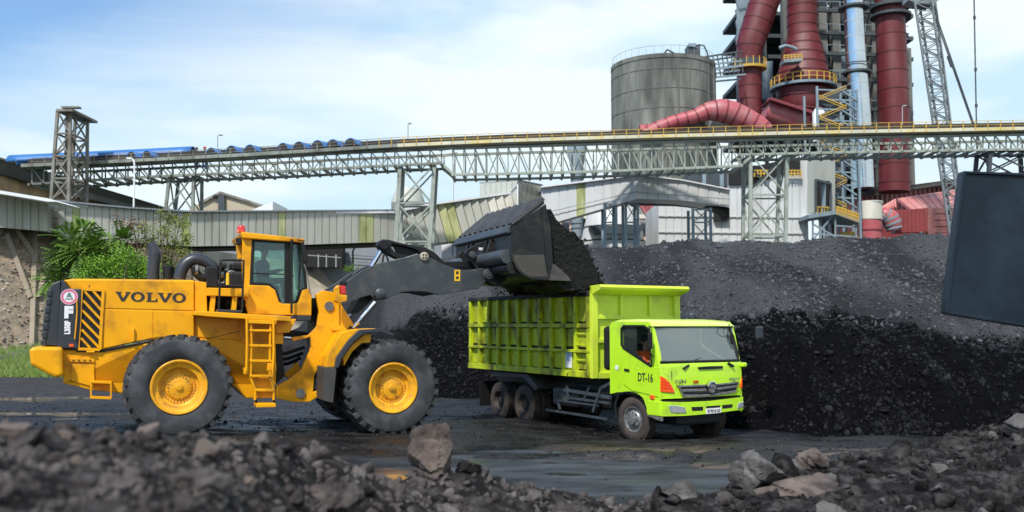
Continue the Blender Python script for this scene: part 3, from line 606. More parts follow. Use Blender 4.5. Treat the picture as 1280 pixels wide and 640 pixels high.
# emblem, letters, lamp on the cover
ey = YB-.063
ec = FL.y(86.5, 371, ey); RM = Matrix.Translation((ec.x, ey, ec.z))
er = 10*m_px(18.6)
MB().lathe([(er,0),(er,-.006),(er*.66,-.006),(er*.66,0)], n=40, closed=True).build('badge_ring', M['pink'], cover).matrix_local = RM
MB().lathe([(er*.66,-.0),(er*.66,-.004),(0,-.004)], n=40).build('badge_disc', M['white'], cover).matrix_local = RM
TX = Matrix.Rotation(R(90), 4, 'X')
MB().prism([(-.075,-.008,-.055),(.075,-.008,-.055),(.012,-.008,.085),(-.012,-.008,.085)], (0,.005,0)).build('badge_mark', M['inkgrey'], cover).matrix_local = RM
text('SMC', .062, .002, M['white'], 'badge_letters', cover, Matrix.Translation((ec.x, ey-.011, ec.z-.03)) @ TX, 1.0, .001)
rg = MB().lathe([(er*.98,-.0065),(er*.98,-.008),(er*.93,-.008),(er*.93,-.0065)], n=40, closed=True).build('badge_rim', M['white'], cover); rg.matrix_local = RM
p = FL.y(85.5, 391, ey); text('F', .30, .004, M['white'], 'letter_f', cover, Matrix.Translation((p.x, ey-.004, p.z)) @ TX, 1.05, .022)
p = FL.y(84.6, 409.5, ey); text('L350F', .135, .004, M['white'], 'model_lettering', cover, Matrix.Translation((p.x, ey-.004, p.z)) @ TX @ Matrix.Rotation(R(90), 4, 'Z'), .78, .009, 1.0)
plate('marker_lamp', [(86.5,430),(92,430),(92,433.5),(86.5,433.5)], ey-.012, ey+.01, M['orange_lens'], cover, .003)
pipe('cover_handle', [(96,374),(96.5,390),(93.5,424)], ey-.03, .014, Yl)
# side grille
gr = plate('side_grille', [(102.5,362.3),(128.7,363.2),(124.6,436.2),(98.2,435.2)], YB-.010, YB-.004, M['black'], bevel=0)
for a, b in (((102,361.5),(129,362.5)), ((129,362.5),(124.8,437)), ((124.8,437),(97.6,436)), ((97.6,436),(102,361.5))):
    member('grille_frame', gr, FL.y(*a, YB-.03), FL.y(*b, YB-.03), .035, Yl, .055)
for a, b in (((106,364.4),(127.5,388.8)), ((104,375.6),(126.6,400)), ((103,387.8),(126.6,412)), ((102.2,400),(125.8,424.4)), ((102.2,412),(124.7,435.4)), ((101.2,422.5),(112.5,434.7)), ((116.2,363.4),(128.4,377.2))):
    member('grille_slat', gr, FL.y(*a, YB-.028), FL.y(*b, YB-.028), .03, Yl, .045)
# VOLVO lettering, cut as slab letters
def volvo():
    L_ = []   # polygons in letter units, height 1
    def V(x): return [[(x-.05,1),(x+.42,1),(x+.42,.9),(x+.33,.88),(x+.58,.30),(x+.83,.88),(x+.74,.9),(x+.74,1),(x+1.15,1),(x+1.15,.9),(x+1.06,.88),(x+.68,0),(x+.42,0),(x+.04,.88),(x-.05,.9)]]
    def Lt(x): return [[(x,1),(x+.48,1),(x+.48,.9),(x+.37,.88),(x+.37,.13),(x+.72,.13),(x+.80,.34),(x+.90,.34),(x+.88,0),(x,0),(x,.1),(x+.11,.12),(x+.11,.88),(x,.9)]]
    def O(x):
        r = []
        for k in range(24):
            a, b = 2*math.pi*k/24, 2*math.pi*(k+1)/24
            def e(t, rx, ry): return (x+.55+rx*math.cos(t), .5+ry*math.sin(t))
            r.append([e(a,.56,.53), e(b,.56,.53), e(b,.29,.38), e(a,.29,.38)])
        return r
    for f, x in ((V, 0), (O, 1.18), (Lt, 2.42), (V, 3.38), (O, 4.55)): L_ += f(x)
    return L_
a = FL.y(144, 376, YB-.016); b = FL.y(231.5, 378, YB-.016); top_ = FL.y(144, 364.5, YB-.016)
sx = (b.x-a.x)/5.66; sz = top_.z-a.z; mb = MB()
for poly in volvo(): mb.prism([(a.x+sx*(.05+u), YB-.022, a.z+(b.z-a.z)*u/5.66+sz*v) for u, v in poly], (0, .008, 0))
mb.build('maker_lettering', M['letter'], hood)
# counterweight
cw = plate('counterweight', [(36.5,438),(38.5,434.5),(45,433.6),(78,434),(79,470),(71,472.5),(60,468),(38,456)], YB-.32, YF+.32, Yl, bevel=.06)
pipe('handrail', [(108,440),(118,440)], YB-.05, .02, Yl)
plate('access_plate', [(88,448),(118,448.5),(118,453),(88,452.5)], YB-.02, YB+.03, Yl, bevel=.006)
for x in (91,98,105,112): plate('bolt', [(x,449.6),(x+1.6,449.6),(x+1.6,451.4),(x,451.4)], YB-.03, YB-.019, M['black'], bevel=0)
plate('belly_panel', [(89,455),(118,456),(118,484),(100,479),(89,476)], YB-.01, YB+.04, Yl, bevel=.008)
step = plate('rear_step', [(113,476),(140,477),(140,480),(113,479)], YB-.22, YB+.05, Yl, bevel=.006)
plate('step_bar', [(113.5,495.5),(139,496.5),(139,499.5),(113.5,498.5)], YB-.25, YB-.03, Yl, bevel=.006)
for x in (113.5, 138.5): member('step_rail', ld, FL.y(x, 477, YB-.23), FL.y(x+.2, 498, YB-.23), .03, Yl)
plate('tow_eye', [(164,413),(168,410),(168,426),(164,428)], YB-.07, YB, Yl, bevel=.006)
# stack and intake pipes on the hood
ep = smooth_path([(191.5,350,0),(191.5,336,0),(193.2,322,0),(192.3,313,0),(188.5,303,0)], 3)
MB().tube([FL.y(a, b, 1.75) for a, b, _ in ep], [.13]*9+[.12,.11,.10,.09][:len(ep)-9], 14).build('exhaust_stack', M['dgrey'], ld, True)
MB().lathe([(0,0),(.12,0),(.12,.26),(.10,.28),(0,.28)], FL.y(210.5, 348.5, 1.75), 'z', 16).build('rain_cap', M['black'], ld, True)
ip = smooth_path([(224,348,0),(227,338,0),(233,329,0),(243,324,0),(254,325.5,0),(263,331,0),(271,339,0),(282,347,0)], 3)
MB().tube([FL.y(a, b, 1.25) for a, b, _ in ip], .125, 14).build('intake_hose', M['dgrey'], ld, True)
ip = smooth_path([(243,333,0),(245,341,0),(250,346,0),(257,347.5,0)], 3)
MB().tube([FL.y(a, b, 1.2) for a, b, _ in ip], .085, 12).build('breather_hose', M['black'], ld, True)
for x, y in ((245.5,338),(277,343)): MB().lathe([(.135,-.03),(.135,.03)], FL.y(x, y, 1.22), 'x', 16).build('hose_clamp', M['steel'], ld, True)
plate('filter_housing', [(258,333),(273,334),(273,360),(258,359)], .95, 1.7, M['black'], bevel=.03)
plate('filter_housing', [(287,340),(311,341),(311,362),(287,361)], .9, 2.2, M['black'], bevel=.04)
plate('filter_cap', [(289,328),(307,328.5),(309,334),(308,338),(289,337.5)], .95, 1.6, M['black'], bevel=.04)
plate('filter_cap', [(272,329),(284,329),(284,335),(270,335)], .95, 1.6, M['black'], bevel=.03)
plate('platform_beam', [(259,359.5),(311,361),(311,371),(259,369.5)], .62, .95, Yl, bevel=.012)
for x in (264, 291): plate('beam_post', [(x,369),(x+6,369),(x+4,390),(x-2,390)], .66, .9, Yl, bevel=.01)
for c0, c1 in ((259, 275), (279, 308)):
    a = FL.y(c0, 377.5, 1.1); b = FL.y(c1, 378.5, 1.1); MB().tube([a, a.lerp(b, .08), a.lerp(b, .92), b], [.10, .15, .15, .10], 16).build('hydraulic_tank', M['black'], ld, True)
plate('engine_bay_back', [(243,352),(311,356),(311,396),(243,392)], 1.6, 2.5, M['black'], bevel=.02)
plate('bay_side', [(243,351),(258,353),(259,392),(243,391)], YB+.03, 2.5, Yl, bevel=.01)
# platform and rails
plate('platform_deck', [(243,388.5),(273,390),(312,392.5),(364,395.5),(364,402),(310,399),(262,396),(243,394)], .12, 1.5, Yl, bevel=.015)
plate('step_plate', [(272,386.5),(303,387.8),(303,391),(272,389.8)], .2, .75, M['dgrey'], bevel=.008)
for y in (.22, ):
    pp = smooth_path([(273.5,389,0),(275,350,0),(276,329,0),(278.5,325,0),(302,326,0),(304.5,329,0),(303.5,360,0),(302.5,388,0)], 2)
    MB().tube([FL.y(a, b, y) for a, b, _ in pp], .022, 8).build('guard_rail', M['black'], ld, True)
    pipe('guard_rail', [(275,357),(303,358)], y, .02, M['black'])
pipe('grab_handle', [(284,358),(285,341),(288,338.5),(293,339.5)], .5, .015, M['steel'])
MB().lathe([(.02,0),(.035,.0),(.03,.25),(.02,.25)], FL.y(284.5, 356, .5), 'z', 10).build('valve', M['sticker'], ld, True)
# ---- cab
CY0, CY1 = .82, 2.55
plate('cab_roof', [(300.6,291),(304,289.8),(381,298.4),(382,300.5),(379,303.5),(303,297.5)], CY0-.1, CY1+.1, Yl, bevel=.03)
plate('cab_ceiling', [(303,297.6),(378,303.4),(377,306),(304,300)], CY0+.02, CY1-.02, M['black'], bevel=.01)
for y0, y1 in ((CY0, CY0+.14), (CY1-.14, CY1)):
    plate('cab_pillar', [(303,297),(315.3,298),(312.5,357),(309.5,381),(303,370)], y0, y1, Yl, bevel=.015)
    plate('door_frame', [(314.8,298),(319,298.4),(316.3,352.6),(313,356),(311.8,356)], y0, y1, M['black'], bevel=.006)
    plate('door_frame', [(315,298.2),(366,302.4),(366,304.8),(315,301.6)], y0+.005, y1-.005, M['black'], bevel=.006)
    plate('door_frame', [(356.5,301.6),(366.5,302.4),(364.5,379.4),(356.4,378.4)], y0, y1, M['black'], bevel=.006)
    plate('door_frame', [(312,355.6),(316,352.4),(337,353.8),(344.6,360),(351,375),(351,378.3),(348.6,377.6),(344,363),(336,357.4)], y0-.003, y1+.003, M['black'], bevel=.006)
    plate('front_frame', [(376.5,303.4),(380,303.6),(384.4,361),(378,363),(372.6,378),(365,379.6),(365,376.5),(370.5,375.5),(375.6,361.5),(381,359)], y0, y1, M['black'], bevel=.006)
    plate('cab_lower', [(310,356),(336,357),(344,362.5),(349,377.6),(353,379.6),(368,379.8),(373,377.6),(378,362.6),(386,360.6),(389.8,368),(389.3,394.8),(310,392.5),(307,381)], y0-.012, y1+.012, Yl, bevel=.02)
plate('cab_floor', [(309,380),(388,382),(389,394),(309,392)], CY0+.14, CY1-.14, M['interior'], bevel=0)
plate('side_window', [(317,301),(357,304),(356.6,377),(349.5,376),(344.5,361.5),(337,355),(314,354)], CY0+.05, CY0+.062, M['glass'], bevel=0)
plate('side_window', [(317,301),(357,304),(356.6,377),(349.5,376),(344.5,361.5),(337,355),(314,354)], CY1-.062, CY1-.05, M['glass'], bevel=0)
plate('quarter_window', [(366,304.6),(377.5,305),(382,360),(376,362),(371,376.5),(365,377)], CY0+.05, CY0+.062, M['glass'], bevel=0)
plate('quarter_window', [(366,304.6),(377.5,305),(382,360),(376,362),(371,376.5),(365,377)], CY1-.062, CY1-.05, M['glass'], bevel=0)
plate('windscreen', [(378.5,304),(379.2,304),(384,360),(383,360)], CY0+.14, CY1-.14, M['glass'], bevel=0)
plate('rear_bulkhead', [(309,330),(313,330),(312,385),(308,385)], CY0+.14, CY1-.14, M['interior'], bevel=0)
pipe('door_grab_rail', [(364.6,299),(364.6,330),(364.4,392)], CY0-.12, .026, M['black'])
pipe('window_bar', [(316,341.5),(355,343)], CY0+.02, .012, M['black'])
plate('rear_lamp_bracket', [(296,298),(302.5,297.5),(303,323),(298,324)], 1.0, 1.3, Yl, bevel=.01)
plate('work_lamp', [(295,297.5),(301.5,297),(301.5,305),(296,306)], .84, .98, M['black'], bevel=.012)
bc = FL.y(301.5, 291.3, 1.1)
MB().lathe([(0,0),(.10,0),(.10,.03),(.09,.035),(.085,.13),(.06,.16),(0,.165)], bc, 'z', 18).build('beacon', M['red_lens'], ld, True)
pipe('beacon_guard', [(297,291),(299,288),(304,290)], 1.0, .02, M['orange_lens'])
plate('mirror', [(376.5,303),(380,302.6),(385,324),(383.5,331),(379.5,325)], CY0-.26, CY0-.18, M['black'], bevel=.015)
pipe('mirror_arm', [(372,300),(379,301),(381,312)], CY0-.15, .014, M['black'])
pipe('mirror_arm', [(380,330),(384,342),(388,368)], CY0-.1, .014, M['steel'])
pipe('wiper', [(371,376),(374,360),(376,330)], CY0-.01, .012, M['black'])
# seat and levers
plate('operator_seat', [(322,325),(331,326),(333.5,349),(345,350.5),(345,356),(326,356)], 1.35, 1.95, M['interior'], bevel=.04)
plate('seat_console', [(327,355),(350,357),(349,380),(327,380)], 1.25, 2.1, M['interior'], bevel=.03)
pipe('steering_column', [(364,372),(358,350)], 1.65, .035, M['interior'])
sw = FL.y(357.5, 349.5, 1.65); t_ = MB().lathe([(.19,-.015),(.205,0),(.19,.015),(.175,0)], n=24, axis='z', closed=True).build('steering_wheel', M['interior'], ld, True); t_.matrix_local = Matrix.Translation(sw) @ Matrix.Rotation(R(-25), 4, 'Y')
# ---- ladder
ldr = plate('ladder_bracket', [(308,399),(346,401),(345,405.5),(308,404)], .10, .3, Yl, bevel=.008)
def rail(name, pts, y, r=.026): return pipe(name, pts, y, r, Yl)
rail('ladder_rail', [(308.5,398),(308.8,430),(308,464)], .1); rail('ladder_rail', [(342,400),(342.2,440),(340.6,471)], .1)
rail('ladder_rail', [(313.5,393),(314.3,430),(313.2,472),(319.2,487),(318.7,500)], .16); rail('ladder_rail', [(338.6,396),(337.6,430),(337.3,472),(342.6,487),(342,500)], .16)
for y in (413, 432, 451, 470, 487.5): plate('rung', [(312,y-1.6),(340,y-1.2),(340,y+1.7),(312,y+1.3)] if y < 480 else [(319,y-1.5),(342,y-1.2),(342,y+2),(319,y+1.6)], .12, .26, Yl, bevel=.006)
plate('ladder_box', [(334,454),(345.5,454.5),(345.5,464),(334,463.5)], .13, .34, Yl, bevel=.01); plate('ladder_box', [(305,460),(311,460),(311,468),(305,468)], .13, .34, Yl, bevel=.01)
plate('kick_panel', [(314,472),(337.5,472.5),(342,488),(341,497.5),(319.5,497),(319,487.5)], .30, .36, Yl, bevel=.008)
plate('bottom_step', [(320,504.6),(345,504.2),(345,509),(320.4,509.6)], .02, .45, Yl, bevel=.012)
for x in (321, 343.5): member('step_strap', ld, FL.y(x-2, 497, .2), FL.y(x, 505, .2), .02, M['black'], .05)
plate('deck_gusset', [(345.5,417),(344,402),(370.5,398.5),(362,415.5)], .5, .9, Yl, bevel=.01)
plate('deck_gusset', [(344,416.5),(354,416.5),(354,430),(344,430)], .6, 1.0, Yl, bevel=.01)
plate('deck_lip', [(364,394),(389,395),(388,401),(364,400)], .8, 2.4, M['dgrey'], bevel=.01)
# ---- centre joint
for py, x1 in ((438, 377), (445, 375), (451, 372)):
    pp = smooth_path([(345,py,0),(355,py+4,0),(366,py+1,0),(x1+4,py-4,0)], 3); MB().tube([FL.y(a, b, 1.3+(py-438)*.03) for a, b, _ in pp], .04, 8).build('hydraulic_hose', M['black'], ld, True)
plate('joint_bracket', [(343,400),(352,400),(352,412),(385,415),(385,421),(345,424)], 1.4, 1.9, M['black'], bevel=.01)
pipe('steering_rod', [(354,421.5),(366,423)], .95, .04, M['chrome']); 
plate('joint_hub', [(345,488),(362,486),(364,496),(345,497)], .9, 2.5, Yl, bevel=.02)
plate('joint_plate', [(355,468),(372,452),(376,462),(362,474)], 1.5, 1.8, Yl, bevel=.01)
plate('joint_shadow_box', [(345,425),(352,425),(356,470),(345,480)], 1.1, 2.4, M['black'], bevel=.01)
# ---- front frame
front_pts = [(395,368),(403,363),(422,366),(427,381),(447,413),(436,418),(424,426),(413,444),(408.5,452),(399,457),(393,470),(391.5,490),(407,485),(406.5,491),(387,502.6),(367.5,502.6),(345.5,498.5),(345.5,483),(362,474),(376,463),(389,434),(388,421),(385,422.5),(366,426.5),(364.5,421.5),(386,419),(396,408),(399,390)]
plate('front_frame_plate', front_pts, .85, 1.0, Yl, bevel=.015); plate('front_frame_plate', front_pts, 2.4, 2.55, Yl, bevel=.015)
plate('front_frame_core', [(395,372),(422,368),(440,410),(410,450),(400,485),(385,498),(375,480),(392,434)], 1.25, 2.2, M['black'], bevel=.01)
plate('frame_rib', [(418,404),(421,376),(424,376),(424,406),(434,411),(433,414),(415,413),(414,409)], .80, .86, Yl, bevel=.008)
for px, py, r in ((411.5, 382.5, .10), (375.5, 491.5, .10)):
    c = FL.y(px, py, .83); MB().lathe([(0,-.02),(r,-.02),(r,.03),(r*1.25,.03)], c, 'y', 20).build('pin', M['steel'], ld, True)
    plate('pin_plate', [(px-4,py-4.5),(px+2,py-4.5),(px+5,py+4),(px+2,py+7),(px-2,py+4)], .825, .86, M['steel'], bevel=.008)
a = FL.y(393, 486, 1.05); b = FL.y(408, 455, 1.05); MB().tube([a, b], .15, 16).build('steering_cylinder', M['dgrey'], ld, True)
for t in (.3, .6): q_ = a.lerp(b, t); q2 = a.lerp(b, t+.04); MB().tube([q_, q2], .158, 16).build('cylinder_band', M['steel'], ld, True)
# fender
plate('front_fender', [(407,459),(409,446),(426.5,415.5),(445,411.5),(470,410.5),(469,413),(452,414.5),(440,423),(427,440),(420,459)], .12, 1.0, Yl, bevel=.015)
plate('fender_trim', [(418.6,460),(420.6,447),(436,425),(449.5,412),(477,410.5),(492.5,417.5),(492,420.5),(476,415.5),(456,416),(442,428),(428,447),(423.5,460)], .0, .14, M['dgrey'], bevel=.012)
plate('fender_skirt', [(428.5,447),(441,430),(455,418),(464,418),(463,428),(452,429),(440,440),(430,458)], .16, .85, Yl, bevel=.01)
plate('mud_flap', [(405,459),(421,459.5),(416.5,504),(404.5,501)], .02, .9, M['chassis'], bevel=.012)
plate('wheel_housing', [(424,458),(440,436),(456,424),(470,424),(470,440),(440,470),(430,515),(418,508)], .9, 1.2, M['black'], bevel=.01)
# headlamp
hb = plate('headlamp_bracket', [(420,360),(424,356),(425,368),(434,369),(434,376),(424,379),(419,376)], .35, .62, Yl, bevel=.012)
plate('headlamp', [(425,357),(432,357),(433,368),(426,368)], .36, .6, M['red_lens'], bevel=.02)
plate('work_lamp', [(427,351),(434,351.5),(434,357),(427.5,357)], .4, .6, M['black'], bevel=.02)
# ---- boom
boom_pts = [(409,366),(433,352),(452.5,338),(472,329.5),(498,324),(512,321),(522,317.5),(531,318.5),(540,323),(553,330),(566,334.5),(578,337.3),(590,337.2),(603,335),(612,337),(616,342),(613,348),(607,353),(598,361),(579,363.5),(563,366),(549,368.6),(531,364.6),(514,364.2),(503,365.3),(494,368.5),(481,374.5),(471,375.5),(463,369),(453,371.5),(440,377),(428,382)]
plate('lift_arm', boom_pts, 1.02, 1.14, M['boom'], bevel=.012); plate('lift_arm', boom_pts, 2.26, 2.38, M['boom'], bevel=.012, yref=1.02)
for px, py in ((486, 345), (556, 350)):
    a = FL.y(px, py, 1.14); MB().tube([a, (a.x, 2.26, a.z)], .16, 14).build('cross_tube', M['boom'], ld, True)
st = plate('warning_sticker', [(568.2,337.4),(575.2,337.4),(575.2,351.2),(568.2,351.2)], 1.012, 1.021, M['sticker'], bevel=0)
plate('sticker_symbol', [(570,339),(573.4,339),(573.4,342.8),(570,342.8)], 1.008, 1.013, M['letter'], st, 0); plate('sticker_symbol', [(570,345.4),(573.4,345.4),(573.4,348.8),(570,348.8)], 1.008, 1.013, M['letter'], st, 0)
# lift cylinders
for y, a, b in ((.9, (440,411), (469,378)), (2.5, (441,411), (470,378))):
    A = FL.y(*a, .9); B = FL.y(*b, .9); A.y = B.y = y; MB().tube([A, B], .055, 14).build('cylinder_rod', M['chrome'], ld, True)
    D = (A-B).normalized(); MB().tube([A-D*.02, A+D*1.0], .10, 14).build('lift_cylinder', M['black'], ld, True)
for y in (.8, 2.4):
    c = FL.y(476.5, 367.5, .8); c.y = y; MB().lathe([(0,-.02),(.07,-.02),(.13,.02),(.13,.2),(0,.2)], c, 'y', 18).build('cylinder_eye', M['boom'], ld, True)
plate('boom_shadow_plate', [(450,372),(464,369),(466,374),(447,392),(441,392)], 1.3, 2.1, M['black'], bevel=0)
# rocker link and tilt cylinder
rk = plate('rocker_arm', [(472.5,307),(474,301.5),(479,299),(486,299.5),(500,303.5),(514,306),(532,309),(543,315),(552,323.5),(560,332.5),(553,331),(543,326),(537,320),(526,316.5),(520,312),(505,307.5),(490,305),(489,309),(496,317),(505,321.5),(497,323.5),(486,318),(477,313.5)], 1.5, 1.78, M['black'], bevel=.02)
plate('rocker_arm', [(490,305),(520,312),(524,316),(505,322),(496,318)], 1.62, 1.66, M['black'], bevel=0)
for px, py, r, mt in ((480, 306, .115, 'black'), (530.5, 320.5, .105, 'sticker')):
    c = FL.y(px, py, 1.44); MB().lathe([(0,-.03),(r*.9,-.03),(r,-.01),(r,.1)], c, 'y', 22).build('pivot_pin', M[mt] if mt == 'black' else M['steel'], ld, True)
c = FL.y(530.5, 320.5, .99); pp_ = MB().lathe([(0,-.02),(.085,-.02),(.10,-.01),(.10,.04)], c, 'y', 22).build('pivot_pin', mat('pin_cream', (.42,.38,.28), rough=.5), ld, True)
for k in range(4):
    a_ = R(45+90*k); MB().lathe([(0,-.004),(.022,-.004),(.022,.01)], (c.x+.05*math.cos(a_), c.y-.02, c.z+.05*math.sin(a_)), 'y', 10).build('pin_bolt', M['black'], pp_, True)
A = FL.y(476, 314, 1.64); B = FL.y(464, 334, 1.64); MB().tube([A, B], .055, 12).build('cylinder_rod', M['chrome'], ld, True)
B2 = FL.y(446, 362, 1.64); MB().tube([B, B2], .11, 14).build('tilt_cylinder', M['dgrey'], ld, True)
pp = smooth_path([(440,345,0),(446,340,0),(453,336,0),(462,333,0)], 3); MB().tube([FL.y(a, b, 1.35) for a, b, _ in pp], .03, 8).build('hydraulic_hose', M['dgrey'], ld, True)
pp = smooth_path([(478,330,0),(480,318,0),(484,322,0),(487,334,0)], 3); MB().tube([FL.y(a, b, 1.5) for a, b, _ in pp], .022, 8).build('hydraulic_hose', M['black'], ld, True)
A = FL.y(556, 331, 1.64); B = FL.y(592, 330, 1.64); MB().beam(A, B, .12, .14).build('tilt_link', M['black'], ld, False, .01)
# ---- bucket
BY0, BY1 = -.30, 3.62
Bk = M['bucket']
def BL(pts): return [Vector((q.x, 0, q.z)) for q in (FL.y(a, b, BY0) for a, b in pts)]
side = [(640,280.5),(660,270),(675.4,260.5),(678,262),(681,300),(685,349),(663,349),(653,345),(645,337),(640.5,327),(638.6,318)]
S = BL(side)
bk = MB().prism([Vector((p.x, BY0, p.z)) for p in S], (0,.05,0)).build('bucket', Bk, ld, False, .012)
MB().prism([Vector((p.x, BY1-.05, p.z)) for p in S], (0,.05,0)).build('side_plate', Bk, bk, False, .012)
wp = BL([(641.5,319.5),(679.5,318.5),(684,346.5),(663,346.5),(654,343),(646.5,336),(642.5,327)])
MB().prism([Vector((p.x, BY0-.03, p.z)) for p in wp], (0,.03,0)).build('wear_plate', mat('wear_steel', (.10,.085,.07), (.06,.055,.05), sc=3, rough=.4, metal=.4, bump=.2, bsc=10), bk, False, .01)
ew = BL([(676,260),(682,255),(688,286),(690.8,329),(686,349.5),(682.5,330),(679.5,290)])
for y in (BY0-.02, BY1-.08): MB().prism([Vector((p.x, y, p.z)) for p in ew], (0,.10,0)).build('edge_guard', Bk, bk, False, .012)
rim = BL([(640,326),(645,337),(653,345),(663,349.5),(685,350.5),(685,347),(664,346.5),(655,342.5),(648,335.5),(643,326)])
MB().prism([Vector((p.x, BY0-.06, p.z)) for p in rim], (0,.09,0)).build('heel_shroud', Bk, bk, False, .01)
lip = BL([(684,329.5),(692,329.5),(705,340),(712,347),(714,351.5),(684,350.5)])
MB().prism([Vector((p.x, BY0, p.z)) for p in lip], (0,.06,0)).build('lip_plate', mat('worn_lip', (.13,.12,.11), (.08,.075,.07), sc=5, rough=.35, metal=.6), bk, False, .01)
# shell swept over the width: back, heel and floor
sh = BL([(640,280.5),(639.2,300),(638.6,318),(640.5,327),(645,337),(653,345),(663,348.6),(685,349.5),(714,351.5)])
cen = BL([(670,310)])[0]; mb = MB()
inn = [p+(cen-p).normalized()*.05 for p in sh]
for i in range(len(sh)-1): mb.hexa([(sh[i].x,BY0+.02,sh[i].z),(sh[i+1].x,BY0+.02,sh[i+1].z),(inn[i+1].x,BY0+.02,inn[i+1].z),(inn[i].x,BY0+.02,inn[i].z),(sh[i].x,BY1-.02,sh[i].z),(sh[i+1].x,BY1-.02,sh[i+1].z),(inn[i+1].x,BY1-.02,inn[i+1].z),(inn[i].x,BY1-.02,inn[i].z)])
mb.build('shell', Bk, bk)
# top guard with rolled ribs running fore and aft
g0, g1 = BL([(639,281.5)])[0], BL([(680,251.5)])[0]
MB().prism([(g0.x,BY0,g0.z),(g1.x,BY0,g1.z),(g1.x+.01,BY0,g1.z-.06),(g0.x+.02,BY0,g0.z-.06)], (0,BY1-BY0,0)).build('spill_guard', Bk, bk)
dv = (g1-g0); nrm = Vector((-dv.z, 0, dv.x)).normalized(); nrm = nrm if nrm.z > 0 else -nrm
for k in range(10):
    y0 = BY0+.03+(BY1-BY0-.06)*k/10; wd = (BY1-BY0)/10*.66
    a = g0+nrm*.0+dv*.04; b = g1+nrm*.0+dv*.06
    MB().hexa([(a.x,y0,a.z),(a.x,y0+wd,a.z),(b.x,y0+wd,b.z),(b.x,y0,b.z),(a.x+nrm.x*.045,y0+.05,a.z+nrm.z*.045),(a.x+nrm.x*.045,y0+wd-.05,a.z+nrm.z*.045),(b.x+nrm.x*.11,y0+wd-.05,b.z+nrm.z*.11),(b.x+nrm.x*.11,y0+.05,b.z+nrm.z*.11)]).build('guard_rib', Bk, bk, False, .01)
# stiffening bar along the top back edge, torque tube, hinge plates
bar = BL([(640,280),(637,282),(634.5,290),(637,292.5),(641,290)]) 
MB().prism([(p.x,BY0+.05,p.z) for p in bar], (0,BY1-BY0-.1,0)).build('back_bar', M['boom'], bk, False, .02)
tt = BL([(637,320)])[0]; MB().tube([(tt.x-.02,BY0+.06,tt.z), (tt.x-.02,BY1-.06,tt.z)], .17, 18).build('torque_tube', M['boom'], bk, True)
tt = BL([(639,334)])[0]; MB().tube([(tt.x+.06,BY0+.06,tt.z), (tt.x+.06,BY1-.06,tt.z)], .14, 14).build('torque_tube', Bk, bk, True)
hp = [(585.5,311.5),(600,303),(613,298.5),(617,299.5),(640,300),(640,340),(622.6,357),(612,350),(603,347),(604,338),(607,331),(596,325),(588,318)]
hpl = [(611,341),(604,347),(611,353),(622,357.5),(640,345),(640,300),(618,299),(613,299),(610,310),(606,325)]
for y in (.86, 1.18, 2.2, 2.5): plate('hinge_plate', hpl, y, y+.06, Bk, bk, .01, yref=.86)
plate('link_plate', [(581.6,317),(584,312),(590,314),(607,331),(612,345),(604,347)], 1.4, 1.48, Bk, bk, .01); plate('link_plate', [(585,311.5),(600,303.5),(613,299),(617,301),(598,312),(589,317)], 1.4, 1.5, Bk, bk, .01); plate('link_plate', [(581.6,317),(584,312),(590,314),(607,331),(612,345),(604,347)], 1.85, 1.93, Bk, bk, .01, yref=1.4)
for px, py, y, r in ((611.2, 342.6, .82, .125), (591.5, 318.5, 1.36, .09)):
    c = FL.y(px, py, y); pn = MB().lathe([(0,-.03),(r*.5,-.03),(r*.55,-.015),(r*.9,-.015),(r,.0),(r,.1)], c, 'y', 22).build('hinge_pin', M['boom'], bk, True)
c = FL.y(601, 311, 1.38); MB().box((c.x, c.y, c.z), (.10, .02, .06)).build('name_plate', M['white'], bk)
